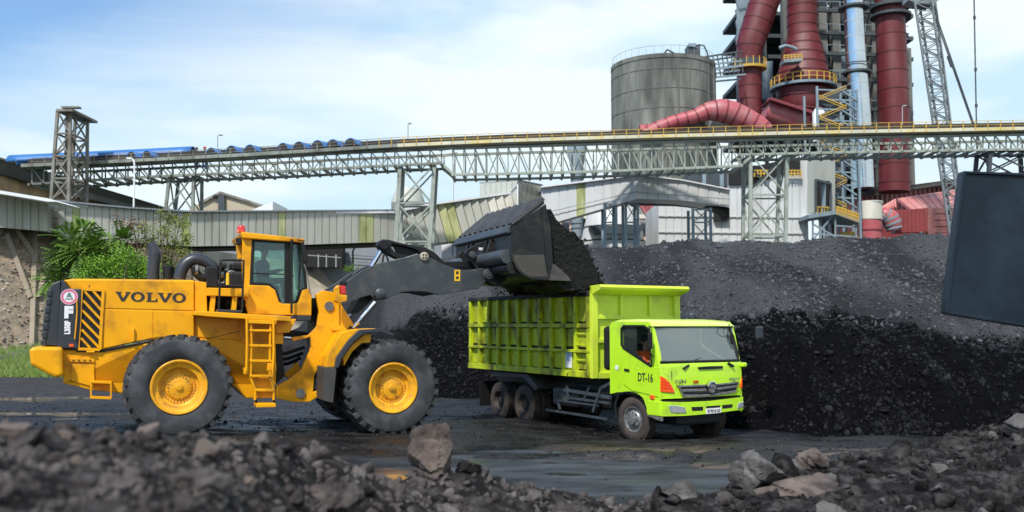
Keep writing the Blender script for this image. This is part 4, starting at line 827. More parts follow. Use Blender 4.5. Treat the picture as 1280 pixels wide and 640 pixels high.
# ---- operator
# ================================================================ PEOPLE
def person(label, loc, rz, pose, top, low='darkcloth', hat=None, scale=1.0):
    """one continuous skinned body; clothing, hair and face pieces are its children"""
    J = {'pel': ((0,0,0), .13), 'wa': ((0,0,.14), .125), 'ch': ((-.02,0,.36), .15), 'nk0': ((-.01,0,.50), .075), 'nk': ((.0,0,.56), .055), 'hd': ((.015,0,.66), .085), 'hd2': ((.01,0,.76), .085), 'hd3': ((.0,0,.82), .05), 'no': ((.105,0,.69), .014)}
    E_ = [('pel','wa'),('wa','ch'),('ch','nk0'),('nk0','nk'),('nk','hd'),('hd','hd2'),('hd2','hd3'),('hd','no')]
    for s, n in ((1,'l'),(-1,'r')):
        if pose == 'sit': el = (.08, s*.25, .20); wr = (.34, s*.19, .26); kn = (.45, s*.13, .03); an = (.52, s*.12, -.38); toe = (.70, s*.13, -.42)
        else: el = (.02, s*.24, .19); wr = (.16, s*.20, -.02); kn = (.03, s*.10, -.44); an = (-.01, s*.11, -.86); toe = (.16, s*.13, -.90)
        J['sh'+n] = ((-.02, s*.19, .44), .068); J['el'+n] = (el, .045); J['wr'+n] = (wr, .030); J['hip'+n] = ((0, s*.10, -.03), .10); J['kn'+n] = (kn, .062); J['an'+n] = (an, .04); J['to'+n] = (toe, .032)
        d = (Vector(wr)-Vector(el)).normalized(); side = Vector((0, s, 0)); pm = Vector(wr)+d*.07; J['pm'+n] = (tuple(pm), .034)
        E_ += [('ch','sh'+n),('sh'+n,'el'+n),('el'+n,'wr'+n),('wr'+n,'pm'+n),('pel','hip'+n),('hip'+n,'kn'+n),('kn'+n,'an'+n),('an'+n,'to'+n)]
        for k in range(4):
            b = pm+side*(.027-.018*k)+d*.03; m_ = b+d*(.035-.004*abs(k-1)); t = m_+d*.02+Vector((0,0,-.028))
            for q, p, r in (('a', b, .011), ('b', m_, .009), ('c', t, .008)): J['f%d%s%s' % (k, q, n)] = (tuple(p), r)
            E_ += [('pm'+n, 'f%da%s' % (k, n)), ('f%da%s' % (k, n), 'f%db%s' % (k, n)), ('f%db%s' % (k, n), 'f%dc%s' % (k, n))]
        tb = Vector(wr)+d*.03-side*.035; J['ta'+n] = (tuple(tb), .012); J['tb'+n] = (tuple(tb+d*.04-side*.012+Vector((0,0,-.015))), .010); E_ += [('wr'+n, 'ta'+n), ('ta'+n, 'tb'+n)]
    ks = list(J); me = bpy.data.meshes.new('person'); me.from_pydata([J[k][0] for k in ks], [(ks.index(a), ks.index(b)) for a, b in E_], [])
    o = bpy.data.objects.new('person', me); C.objects.link(o); md = o.modifiers.new('skin', 'SKIN'); md.use_smooth_shade = True; sb = o.modifiers.new('sub', 'SUBSURF'); sb.levels = sb.render_levels = 1
    if not me.skin_vertices: 
        bb = bmesh.new(); bb.from_mesh(me); bb.verts.layers.skin.verify(); bb.to_mesh(me); bb.free()
    for i, k in enumerate(ks):
        v = me.skin_vertices[0].data[i]; v.radius = (J[k][1],)*2; v.use_root = (k == 'pel')
    bpy.context.view_layer.update(); m2 = bpy.data.meshes.new_from_object(o.evaluated_get(bpy.context.evaluated_depsgraph_get())); o.modifiers.clear(); o.data = m2
    m2.materials.clear(); m2.materials.append(M['skin'])
    def cloth(name, keys, grow, mt):
        mb = MB()
        for ch in keys: mb.tube([J[k][0] for k in ch], [J[k][1]+grow for k in ch], 12)
        c = mb.build(name, M[mt], o, True); return c
    cloth('shirt', [('hipl','shl'),] and [('pel','wa','ch','nk0'),('ch','shl','ell','wrl'),('ch','shr','elr','wrr')], .016, top)
    cloth('trousers', [('pel','hipl','knl','anl'),('pel','hipr','knr','anr')], .016, low)
    MB().lathe([(.0,.875),(.06,.865),(.095,.82),(.105,.76),(.10,.72),(.085,.70)] if not hat else [(0,.90),(.07,.885),(.115,.84),(.125,.78),(.16,.77),(.125,.765)], axis='z', n=20).build('hard_hat' if hat else 'hair', M[hat or 'hair'], o, True)
    for s in (-1, 1):
        MB().lathe([(0,-.012),(.012,-.006),(.014,.0),(.0,.012)], (.088, s*.032, .725), 'x', 8).build('eye', M['white'], o, True)
        MB().lathe([(0,-.01),(.028,-.006),(.03,.0),(.0,.012)], (.0, s*.10, .70), 'y', 8).build('ear', M['skin'], o, True)
    MB().box((.088,0,.63), (.02,.05,.010)).build('mouth', M['pink'], o)
    o.location = loc; o.rotation_euler = (0,0,rz); o.scale = (scale,)*3; return tag(o, label, 'person')
p = FL.M @ FL.y(329, 352, 1.65); person('operator in dark clothes sitting in the cab of the yellow wheel loader', p, R(22), 'sit', 'darkcloth', scale=.95)

# ================================================================ TIPPER TRUCK
TY = R(30.537-90)
FT = Frame(Vector((3.133, 19.852, 0)), TY)
tk = thing('tipper_truck', 'bright lime tipper truck with a ribbed steel load bed standing under the raised bucket', 'truck', (3.133, 19.852, 0), TY)
Lm = M['lime']; W = 2.34
def tbx(name, x0, x1, y0, y1, z0, z1, m_, parent=tk, bevel=.012, smooth=False): return MB().bx(x0, x1, y0, y1, z0, z1).build(name, m_, parent, smooth, bevel)
def tp(px, py, y=0.0): q = FT.y(px, py, y); return (q.x, q.z)
def fpx(px, py, x=0.0):
    for _ in range(4): q = FT.x(px, py, x); q.y = min(max(q.y, .015), 2.325); x = bow(q.y)
    return (q.y, q.z)
# ---- cab: side walls with the window cut out, as polygons in x,z
ROOF = 2.62
def curve_x(z):   # front surface of the cab: gently leaning back above the dash
    return 0.0 if z < 1.02 else -.015-.02*(z-1.02) if z < 1.72 else -.03-.30*((z-1.72)/.9)
def side_poly(y, t, name='cab_side'):
    wz = [(-.36,1.66),(-1.28,2.02),(-1.36,2.10),(-1.36,2.44),(-1.28,2.50),(-.56,2.50),(-.40,2.42)]
    outer = [(0,.95),(-.02,1.70),(-.30,2.50),(-.42,2.60),(-1.72,2.60),(-1.81,2.52),(-1.81,1.02)]
    # door lower edge and wheel arch
    arch = [(-1.81,1.02),(-1.76,1.03)]
    cx, rr_ = -1.06, .66
    for k in range(9):
        a = R(150-15*k); x = cx+rr_*math.cos(a)*1.05; z = .49+rr_*math.sin(a)
        arch.append((x, z))
    arch = [(-1.81,.98),(-1.70,1.0),(-1.55,1.03),(-1.35,1.05),(-1.1,1.06),(-.85,1.04),(-.68,.98),(-.56,.86),(-.50,.70),(-.46,.62),(0,.62)]
    P = lambda L_: [(x, y, z) for x, z in L_]
    mb = MB(); of = (0, t, 0)
    mb.prism(P([(-.07,.62),(-.07,.95),(-.09,1.66),(-.36,1.66),(-1.28,2.02),(-1.36,2.10),(-1.81,2.10),(-1.81,.98)]+arch[1:-1][::1]), of)
    mb.prism(P([(-.09,1.66),(-.30,2.50),(-.40,2.42),(-.36,1.66)]), of)
    mb.prism(P([(-.30,2.50),(-.42,2.60),(-1.72,2.60),(-1.81,2.52),(-1.81,2.10),(-1.36,2.10),(-1.36,2.44),(-1.28,2.50),(-.56,2.50),(-.40,2.42)]), of)
    return mb.build(name, Lm, tk, False, 0)
s1 = side_poly(0.0, .05); s2 = side_poly(W-.05, .05)
# door outline and details standing 6 mm proud
def tprism(name, pts, y0, y1, m_, parent=tk, bevel=.004): return MB().prism([(x, y0, z) for x, z in pts], (0, y1-y0, 0)).build(name, m_, parent, False, bevel)
tprism('door', [(-.10,1.02),(-.07,1.64),(-.36,1.64),(-1.30,2.00),(-1.40,2.08),(-1.40,1.60),(-1.30,1.22),(-1.0,1.10),(-.72,1.08)], -.014, .0, Lm, bevel=.008)
tprism('door_upper', [(-.395,2.44),(-.56,2.525),(-1.30,2.525),(-1.405,2.46),(-1.405,2.08),(-1.365,2.08),(-1.365,2.44),(-1.28,2.503),(-.56,2.503),(-.40,2.42)], -.014, .0, Lm, bevel=.003)
tprism('window_seal', [(-.34,1.63),(-.33,1.69),(-.395,2.41),(-.55,2.49),(-1.275,2.49),(-1.345,2.43),(-1.345,2.11),(-1.27,2.04),(-.37,1.69),(-.33,1.69),(-.34,1.63),(-1.29,1.99),(-1.385,2.085),(-1.385,2.45),(-1.29,2.53),(-.55,2.53),(-.375,2.45),(-.30,1.64)], -.02, .01, M['black'], bevel=0)
tprism('side_window', [(-.36,1.69),(-1.27,2.04),(-1.345,2.11),(-1.345,2.43),(-1.275,2.49),(-.85,2.49),(-.85,1.90)], .02, .026, M['glass'], bevel=0)
tprism('side_window', [(-.36,1.69),(-1.27,2.04),(-1.345,2.11),(-1.345,2.43),(-1.275,2.49),(-.56,2.49),(-.40,2.41)], W-.026, W-.02, M['glass'], bevel=0)
x, z = tp(784.5, 462.5); tprism('door_handle', [(x-.09,z-.02),(x+.09,z-.03),(x+.09,z+.02),(x-.09,z+.03)], -.035, -.012, M['black'], bevel=.006)
x, z = tp(771, 459.5); MB().lathe([(0,-.006),(.055,-.006),(.055,.0)], (x, -.001, z), 'y', 20).build('round_sticker', M['white'], tk)
TXs = Matrix.Rotation(R(90), 4, 'X')
x, z = tp(807.3, 472.4); text('DT-16', .25, .003, M['letter'], 'door_lettering', tk, Matrix.Translation((x, -.017, z)) @ TXs, .78, .004)
x, z = tp(816, 496.5); tprism('side_marker_lamp', [(x-.07,z-.045),(x+.07,z-.045),(x+.07,z+.045),(x-.07,z+.045)], -.03, .0, M['orange_lens'], bevel=.01)
tprism('side_skirt', [(-.50,.60),(-.02,.52),(-.02,.60),(-.46,.68)], -.01, .05, M['hub'], bevel=.004)
arch_pts = [(-1.62,.45),(-1.66,.75),(-1.52,.99),(-1.30,1.05),(-1.06,1.07),(-.82,1.05),(-.62,.95),(-.50,.72),(-.46,.56)]
MB().tube([(x, .03, z) for x, z in arch_pts], .035, 8).build('arch_trim', M['black'], tk, True)
for y0 in (.06, W-.66):
    mb = MB(); q = [(x*1.0, z) for x, z in arch_pts]
    for (xa, za), (xb, zb) in zip(q[:-1], q[1:]): mb.hexa([(xa,y0,za),(xb,y0,zb),(xb,y0,zb+.03),(xa,y0,za+.03),(xa,y0+.6,za),(xb,y0+.6,zb),(xb,y0+.6,zb+.03),(xa,y0+.6,za+.03)])
    mb.build('wheel_arch_liner', M['black'], tk)
# roof: lofted with a rounded front
mb = MB(); secs = [(-.27,2.50,2.52,.10),(-.34,2.50,2.585,.07),(-.46,2.50,2.63,.05),(-.9,2.50,2.66,.04),(-1.5,2.50,2.66,.04),(-1.72,2.50,2.63,.05),(-1.81,2.48,2.56,.08)]
vs = []; 
for x, zb, zt, ins in secs:
    for yy, zz in ((.0, zb), (.01, zb+(zt-zb)*.5), (ins+.04, zt-.012), (.5, zt), (W-.5, zt), (W-ins-.04, zt-.012), (W-.01, zb+(zt-zb)*.5), (W, zb)): vs.append((x, yy, zz))
mb.add(vs, [(i*8+k, i*8+k+1, (i+1)*8+k+1, (i+1)*8+k) for i in range(6) for k in range(7)]+[tuple(range(8)), tuple(48+k for k in range(7, -1, -1))])
mb.build('cab_roof', mat('roof_pale_lime', (.62,.78,.18), (.55,.72,.10), sc=2, rough=.3, coat=.4), tk, True)
tbx('cab_rear_wall', -1.82, -1.77, .04, W-.04, .98, 2.55, Lm)
tbx('cab_floor', -1.77, -.06, .05, W-.05, 1.0, 1.06, M['interior'], bevel=0)
tbx('dashboard', -.62, -.10, .06, W-.06, 1.4, 1.70, M['interior'], bevel=.04)
tprism('door_lining', [(-.09,1.06),(-.12,1.66),(-.36,1.66),(-1.28,2.02),(-1.36,2.10),(-1.76,2.10),(-1.76,1.06)], W-.075, W-.055, M['greypanel'], bevel=0)
tprism('door_lining', [(-.09,1.66),(-.28,2.46),(-.40,2.42),(-.36,1.66)], W-.075, W-.055, M['greypanel'], bevel=0)
tbx('back_lining', -1.76, -1.72, .06, W-.06, 1.1, 2.5, M['greypanel'], bevel=0)
# front: lower fascia, panel, windscreen
mb = MB(); n_ = 14; vs = []
zs = [.98, 1.2, 1.45, 1.62, 1.69, 1.735]
def bow(y): return -.07*min(abs((y-W/2)/(W/2)), 1.0)**3.2     # the cab front is bowed in plan
for z in zs:
    for k in range(n_+1):
        y = W*k/n_; e = .0 if z < 1.62 else (-.015 if z < 1.7 else -.05); vs.append((bow(y)+e, y, z))
mb.add(vs, [(i*(n_+1)+k, i*(n_+1)+k+1, (i+1)*(n_+1)+k+1, (i+1)*(n_+1)+k) for i in range(len(zs)-1) for k in range(n_)])
fp_ = mb.build('front_panel', Lm, tk, True)
mb = MB(); vs = []
for z in (1.735, 1.95, 2.2, 2.40, 2.50):
    for k in range(n_+1):
        y = .09+(W-.18)*k/n_; vs.append((bow(y)*.8-.055-.27*((z-1.735)/.8)**1.1, y, z))
mb.add(vs, [(i*(n_+1)+k, i*(n_+1)+k+1, (i+1)*(n_+1)+k+1, (i+1)*(n_+1)+k) for i in range(4) for k in range(n_)])
mb.build('windscreen', M['wglass'], tk, True)
for z0, z1, mt in ((1.725, 1.765, 'black'), (2.485, 2.53, 'black')):
    MB().tube([(bow(.04+(W-.08)*k/n_)*.8-.045-.27*((z0-1.735)/.8 if z0 > 1.8 else 0), .04+(W-.08)*k/n_, (z0+z1)/2) for k in range(n_+1)], .028, 8).build('windscreen_seal', M[mt], tk, True)
for y in (.06, W-.06): MB().tube([(-.13 if z < 1.8 else bow(.05)*.8-.055-.27*((z-1.735)/.8)**1.1, y, z) for z in (1.72, 1.9, 2.1, 2.3, 2.5)], .045, 8).build('a_pillar', Lm if y < 1 else M['black'], tk, True)
def onf(y, z, d=0): return bow(y)+d
# grille
def fpoly(name, pts, d0, d1, m_, parent=tk, bevel=.006, sub=1):
    """polygon on the bowed front, given in photo pixels"""
    Q = [fpx(a, b, 0) for a, b in pts]; A = [(bow(y)+d0, y, z) for y, z in Q]; B = [(bow(y)+d1, y, z) for y, z in Q]; n = len(Q); mb = MB()
    mb.add(A+B, [tuple(range(n)), tuple(range(2*n-1, n-1, -1))]+[(i, i+n, (i+1) % n+n, (i+1) % n) for i in range(n)]); return mb.build(name, m_, parent, False, bevel)
def F(x, y): return (820+x/7.108, 440+y/7.108)      # from the zoomed crop of the front
def fstrip(name, top, bot, d0, d1, m_, parent=tk, n=10, bevel=.004):
    """a strip across the front between two pixel polylines, following its bow"""
    o = None; mb = MB(); vs = []
    def lerp(L_, t):
        u = t*(len(L_)-1); i = min(int(u), len(L_)-2); f = u-i; return (L_[i][0]*(1-f)+L_[i+1][0]*f, L_[i][1]*(1-f)+L_[i+1][1]*f)
    for k in range(n+1):
        t = k/n; a = fpx(*lerp(top, t)); b = fpx(*lerp(bot, t))
        vs += [(bow(a[0])+d1, a[0], a[1]), (bow(b[0])+d1, b[0], b[1]), (bow(b[0])+d0, b[0], b[1]), (bow(a[0])+d0, a[0], a[1])]
    fs = [(i*4+j, i*4+(j+1) % 4, (i+1)*4+(j+1) % 4, (i+1)*4+j) for i in range(n) for j in range(4)]+[(0,1,2,3), (n*4+3, n*4+2, n*4+1, n*4)]
    return mb.add(vs, fs).build(name, m_, parent, False, bevel)
gl = fstrip('grille', [F(188,300),F(430,290),F(600,280),F(730,264)], [F(235,398),F(430,394),F(600,372),F(700,352)], .0, .02, M['black'])
fstrip('grille_bar', [F(188,298),F(430,288)], [F(196,312),F(432,304)], .01, .04, M['hub'], gl, 5); fstrip('grille_bar', [F(520,284),F(730,262)], [F(520,300),F(726,276)], .01, .04, M['hub'], gl, 5)
fstrip('grille_bar', [F(212,330),F(430,324)], [F(222,352),F(436,348)], .015, .055, M['hub'], gl, 5); fstrip('grille_bar', [F(525,318),F(715,292)], [F(515,340),F(705,314)], .015, .055, M['hub'], gl, 5)
fstrip('grille_bar', [F(226,378),F(430,376),F(600,356),F(704,336)], [F(236,400),F(430,398),F(600,376),F(696,356)], .01, .045, M['hub'], gl, 8)
fstrip('grille_bar', [F(240,364),F(600,345)], [F(242,368),F(600,350)], .012, .03, M['hub'], gl, 6)
fstrip('grille_edge', [F(185,296),F(200,296)], [F(232,402),F(246,398)], .01, .045, M['hub'], gl, 1)
# round emblem
cy, cz = fpx(*F(482, 312)); cr = .135; em = MB().lathe([(cr,.03),(cr,.075),(cr*.84,.085),(cr*.80,.06)], (0,cy,cz), 'x', 32).build('emblem', M['chrome'], gl, True)
MB().lathe([(cr*.82,.055),(cr*.5,.062),(0,.064)], (0,cy,cz), 'x', 32).build('emblem_disc', M['hub'], gl, True)
for s in (-1, 1): MB().hexa([(.064,cy+s*.02,cz-.02),(.064,cy+s*.05,cz-.02),(.064,cy+s*.05,cz+.02),(.064,cy+s*.02,cz+.02),(.085,cy+s*.02,cz-.02),(.085,cy+s*.10,cz-.045*s),(.085,cy+s*.10,cz+.02-.045*s),(.085,cy+s*.02,cz+.02)]).build('emblem_bar', M['chrome'], gl)
# faint badges on the fascia
TF = Matrix.Rotation(R(90), 4, 'Z') @ Matrix.Rotation(R(90), 4, 'X')
y, z = fpx(*F(240, 263)); text('HINO', .13, .003, M['hub'], 'badge_lettering', tk, Matrix.Translation((bow(y)+.012, y, z)) @ Matrix.Rotation(R(6), 4, 'Z') @ TF, 1.5, .0)
y, z = fpx(*F(350, 266)); text('500', .085, .003, M['red_lens'], 'badge_lettering', tk, Matrix.Translation((bow(y)+.012, y, z)) @ TF, 1.2, .002)
y, z = fpx(*F(674, 236)); text('Ranger', .12, .003, M['hub'], 'badge_lettering', tk, Matrix.Translation((bow(y)+.014, y, z)) @ Matrix.Rotation(R(-7), 4, 'Z') @ TF, 1.2, .0)
# corner indicator lamps, wrapping round the corner
fstrip('indicator_lamp', [F(31,210),F(70,228),F(112,265),F(140,305)], [F(31,352),F(70,356),F(112,360),F(163,362)], -.01, .022, M['orange_lens'], tk, 6, .008)
fstrip('indicator_lamp', [F(768,240),F(776,222)], [F(744,318),F(786,312)], -.01, .03, M['orange_lens'], tk, 3, .008)
for k in range(3): fstrip('lamp_rib', [F(36+k*2,262+k*26),F(112+k*12,274+k*26)], [F(36,264+k*26),F(112,277+k*26)], .02, .027, M['red_lens'], tk, 2, 0)
fstrip('panel_gap', [F(30,428),F(200,432),F(480,420),F(780,392)], [F(30,436),F(200,440),F(480,428),F(780,398)], -.03, .005, M['black'], tk, 10, 0)
fstrip('fascia_seam', [F(135,168),F(138,250)], [F(139,168),F(142,250)], .0, .004, M['chassis'], tk, 1, 0)
# bumper
fstrip('bumper', [F(24,440),F(250,446),F(480,434),F(700,408),F(786,396)], [F(24,572),F(250,566),F(480,546),F(700,518),F(784,506)], -.10, .045, Lm, tk, 14, .02)
tprism('bumper_end', [(-.05,.62),(-.05,.935),(-.46,.935),(-.50,.70),(-.46,.62)], -.02, .06, Lm, bevel=.015)
fstrip('fog_lamp', [F(100,474),F(170,476),F(240,488)], [F(116,536),F(180,542),F(258,540)], .03, .058, M['lamp_glass'], tk, 4, .008)
fstrip('fog_lamp', [F(718,452),F(778,434)], [F(706,502),F(772,488)], .03, .058, M['lamp_glass'], tk, 3, .008)
fstrip('bumper_vent', [F(300,488),F(405,484)], [F(310,522),F(402,518)], .03, .05, M['black'], tk, 2, 0)
fstrip('bumper_vent', [F(574,470),F(668,462)], [F(576,502),F(662,492)], .03, .05, M['black'], tk, 2, 0)
fstrip('bumper_vent', [F(432,480),F(556,472)], [F(434,500),F(556,494)], .03, .05, M['black'], tk, 2, 0)
np_ = fstrip('number_plate', [F(428,502),F(562,492)], [F(432,550),F(562,538)], .045, .062, M['white'], tk, 1, .004)
y, z = fpx(*F(496, 521)); text('B 9216 UI', .085, .002, M['letter'], 'plate_lettering', np_, Matrix.Translation((bow(y)+.066, y, z)) @ TF, 1.0, .001)
# scuttle slot, wipers, mirrors
fstrip('scuttle_slot', [F(374,134),F(480,126),F(592,124)], [F(378,154),F(480,152),F(590,146)], -.03, .015, M['black'], tk, 4, .004)
def fpt(px, py, x): q = FT.x(px, py, x); return Vector((x, q.y, q.z))
for pts in ([F(245,150),F(290,118)], [F(690,128),F(640,98)]):
    a, b = fpt(*pts[0], .0), fpt(*pts[1], -.03); MB().tube([a, b], .028, 8).build('wiper_pivot', M['black'], tk, True)
for pts in ([F(250,150),F(350,70),F(480,25)], [F(690,125),F(560,82),F(390,92)]):
    MB().tube([fpt(*q, x) for q, x in zip(pts, (.0, -.07, -.12))], .011, 6).build('wiper', M['black'], tk, True)
ma_ = [fpt(826, 401, -.2), fpt(825, 404, -.02), fpt(827, 422, .05)]
MB().tube([(-.30,-.01,2.48), (-.2,-.16,2.5), (-.12,-.2,2.42), (-.12,-.2,1.95), (-.2,-.05,1.86)], .014, 8).build('mirror_arm', M['black'], tk, True)
MB().box((-.12,-.2,2.2), (.07,.10,.36)).build('mirror', M['black'], tk, False, .03)
mp = [fpt(912, 398, -.25), fpt(922, 403, 0), fpt(936, 404, .1), fpt(948, 404, .1), fpt(950, 410, .1)]
MB().tube(mp, .014, 8).build('mirror_arm', M['black'], tk, True); q = fpt(949, 416, .1); MB().box(q, (.10,.20,.30)).build('mirror', M['dgrey'], tk, False, .04)
q = fpt(912, 424, -.28); MB().tube([(q.x,q.y,q.z+.35),(q.x+.05,q.y-.1,q.z+.2),(q.x+.05,q.y-.1,q.z)], .01, 6).build('mirror_arm', M['black'], tk, True); MB().box((q.x+.06,q.y,q.z+.02), (.05,.09,.26)).build('mirror', M['black'], tk, False, .03)
q = fpt(931, 456, .0); MB().box((q.x-.05,q.y,q.z), (.12,.14,.10)).build('corner_step', Lm, tk, False, .03)
tbx('air_intake_stack', -2.12, -1.90, .02, .26, 1.5, 2.5, M['black'], bevel=.08)
# seats
for y in (.55, 1.7): tbx('seat', -1.55, -1.05, y-.25, y+.25, 1.28, 1.42, M['interior'], bevel=.05); tbx('seat_back', -1.62, -1.46, y-.24, y+.24, 1.4, 2.1, M['interior'], bevel=.05)
sw = MB().lathe([(.21,-.015),(.225,0),(.21,.015),(.195,0)], n=24, axis='z', closed=True).build('steering_wheel', M['interior'], tk, True); sw.matrix_local = Matrix.Translation((-.68, .58, 1.78)) @ Matrix.Rotation(R(30), 4, 'Y')
# ---- wheels
WR = .49
tprof = [(.27,.02),(.30,.0),(.34,-.01),(.42,-.012),(WR-.03,.01),(WR,.045),(WR,.225),(WR-.03,.26),(.42,.282),(.30,.27),(.27,.25)]
tt_me = MB().lathe(tprof, n=48).mesh('tyre', M['mudtyre'], True)
tl = MB()
for k in range(40):
    a = 2*math.pi*k/40
    for yy in (.075, .195): tl.box((WR*math.cos(a), yy, WR*math.sin(a)), (.022, .085, .05), Matrix.Rotation(-a, 3, 'Y'))
tl_me = tl.mesh('tread_block', M['mudtyre'])
fr_me = MB().lathe([(.28,.02),(.285,.0),(.265,.0),(.25,.04),(.20,.05),(.185,.02),(.15,.0),(.12,-.005),(.11,-.05),(.06,-.06),(0,-.06)], n=40).mesh('rim', M['hub'], True)
rr_me = MB().lathe([(.28,.02),(.285,.0),(.265,.0),(.25,.06),(.22,.12),(.16,.16),(.10,.16),(.095,.06),(0,.06)], n=40).mesh('rim', M['mudtyre'], True)
nb = MB()
for k in range(8): a = 2*math.pi*k/8; nb.box((.155*math.cos(a), -.01, .155*math.sin(a)), (.026, .03, .026), Matrix.Rotation(-a, 3, 'Y'))
nut_me = nb.mesh('wheel_nuts', M['steel'])
def tkwheel(x, y, rim, far=False, turn=0):
    o = MB().lathe([(0,.1),(.2,.1),(.2,.26),(0,.26)], n=16).build('wheel', M['black'], tk); o.matrix_local = Matrix.Translation((x, y, WR-.02)) @ Matrix.Rotation(turn, 4, 'Z') @ (Matrix.Rotation(math.pi, 4, 'Z') if far else Matrix.Identity(4))
    for me in (tt_me, tl_me, rim)+((nut_me,) if rim is fr_me else ()): inst(me, o, Matrix.Identity(4), me.name)
tkwheel(-1.052, .05, fr_me, False, R(6)); tkwheel(-1.052, W-.05, fr_me, True, R(6))
for x in (-5.68, -6.98):
    tkwheel(x, .05, rr_me); tkwheel(x, .36, rr_me); tkwheel(x, W-.05, rr_me, True); tkwheel(x, W-.36, rr_me, True)
    MB().tube([(x,.2,WR),(x,W-.2,WR)], .12, 12).build('axle', M['black'], tk, True)
MB().tube([(-1.052,.2,WR),(-1.052,W-.2,WR)], .08, 12).build('axle', M['black'], tk, True)
# ---- chassis
for y in (.72, W-.84): tbx('chassis_rail', -8.2, -.3, y, y+.12, .85, 1.08, M['chassis'])
for x in (-2.4,-3.4,-4.4,-6.3,-7.8): tbx('cross_member', x, x+.12, .8, W-.8, .88, 1.04, M['chassis'])
tbx('engine_underside', -1.75, -.15, .55, W-.55, .38, 1.0, M['black'], bevel=.05); tbx('gearbox', -2.7, -1.75, .85, W-.85, .5, .95, M['black'], bevel=.05)
tbx('subframe', -8.1, -2.3, .62, W-.62, 1.08, 1.30, M['black'])
# side guard and tank bay
x0, z0 = tp(683, 513, .05)
for a, b, w_ in (((683,512),(760,524),.05), ((705,487),(764,497),.07), ((710,497),(762,504),.05), ((694,500),(748,507),.04)):
    A = tp(*a, .08); B = tp(*b, .08); member('side_guard_rail', tk, (A[0],.08,A[1]), (B[0],.08,B[1]), w_, M['frame_blue'])
for a, b, w_ in (((709,482),(711,500),.06), ((742,515),(752,485),.07), ((752,485),(766,478),.07), ((730,500),(738,482),.05), ((697,500),(700,512),.05)):
    A = tp(*a, .07); B = tp(*b, .07); member('side_guard_post', tk, (A[0],.07,A[1]), (B[0],.07,B[1]), w_, M['frame_blue'])
a = tp(714, 496, .25); b = tp(735, 500, .25); MB().tube([(a[0],.3,a[1]),(b[0],.3,b[1])], .11, 14).build('air_tank', M['frame_blue'], tk, True)
tbx('fuel_tank', -4.4, -3.3, .12, .62, .55, .98, M['chassis'], bevel=.06); tbx('battery_box', -3.1, -2.5, .14, .6, .55, .95, M['black'], bevel=.03)
# rear mudguard
mg = [tp(615,464,.02), tp(650,467,.02), tp(661,468,.02), tp(675,485,.02), tp(670,488,.02), tp(655,472,.02), tp(615,470,.02)]
MB().prism([(x,-.02,z) for x, z in mg], (0,.6,0)).build('mudguard', M['chassis'], tk, False, .008)
tbx('mud_flap', -8.0, -7.97, .02, .65, .25, .95, M['black'], bevel=0)
# ---- load bed
BX0, BX1 = -8.46, -2.52; BZ0 = 1.33; BZ1 = 3.30; BW = 2.60; by0 = -.04
bd = thing_bed = MB().bx(BX0, BX1, by0+.06, BW-.06, BZ0, BZ0+.08).build('load_bed', M['bedlime'], tk)
def side_z(x): return BZ1+.0*(x-BX0)
tbx('side_wall', BX0, BX1, by0+.065, by0+.085, BZ0+.05, BZ1-.06, M['bedblack'], bd, 0); tbx('side_wall', BX0, BX1, BW-.085, BW-.055, BZ0+.05, BZ1-.06, M['bedlime'], bd, 0)  # near wall blackened so the gaps beside the posts show painted shadow
tbx('tailgate', BX0-.05, BX0+.02, by0, BW, BZ0-.02, BZ1-.12, M['bedlime'], bd, .01); tbx('front_wall', BX1-.06, BX1, by0, BW, BZ0-.02, BZ1+.02, M['headboard'], bd, .008)
H = BZ1-BZ0
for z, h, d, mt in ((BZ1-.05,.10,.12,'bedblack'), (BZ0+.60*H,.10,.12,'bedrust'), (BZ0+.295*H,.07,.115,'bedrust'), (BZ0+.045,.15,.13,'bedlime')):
    tbx('side_rail', BX0-.01, BX1+.01, by0+.055-d, by0+.058, z-h/2, z+h/2, M[mt], bd, .01)
    tbx('side_rail', BX0-.01, BX1+.01, BW-.058, BW-.055+d, z-h/2, z+h/2, M[mt], bd, .01)
NP = 11
for k in range(NP+1):
    x = BX0+.05+(BX1-BX0-.10)*k/NP; w_ = .085 if k not in (0, NP) else .10
    tbx('side_post', x-w_/2, x+w_/2, by0-.045, by0+.056, BZ0+.04, BZ0+.60*H-.04, M['bedlime'], bd, .008)
    x2 = x+.0; tbx('side_post', x2-w_/2, x2+w_/2, by0-.05, by0+.056, BZ0+.60*H+.05, BZ1-.09, M['bedlime'], bd, .008)
    tbx('side_post', x-w_/2, x+w_/2, BW-.056, BW+.012, BZ0+.04, BZ1-.09, M['bedlime'], bd, 0)
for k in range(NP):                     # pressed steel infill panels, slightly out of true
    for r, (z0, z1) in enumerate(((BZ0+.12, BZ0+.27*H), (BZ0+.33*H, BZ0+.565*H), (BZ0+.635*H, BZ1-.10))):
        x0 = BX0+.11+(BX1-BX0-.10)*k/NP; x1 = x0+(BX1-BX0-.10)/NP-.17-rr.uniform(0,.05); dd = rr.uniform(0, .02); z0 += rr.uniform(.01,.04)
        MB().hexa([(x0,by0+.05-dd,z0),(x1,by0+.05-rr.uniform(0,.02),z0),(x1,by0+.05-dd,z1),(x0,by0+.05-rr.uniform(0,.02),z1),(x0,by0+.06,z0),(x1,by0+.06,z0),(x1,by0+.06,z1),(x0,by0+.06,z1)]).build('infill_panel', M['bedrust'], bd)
for z in (BZ0+.36, BZ0+.72, BZ0+.98): tbx('bed_rung', BX1-.55, BX1-.08, by0-.02, by0+.0, z, z+.035, M['bedlime'], bd, .004)
x, z = tp(709.5, 448, by0-.01); tbx('white_notice', x-.14, x+.14, by0+.015, by0+.022, z-.22, z+.22, M['white'], bd, 0)
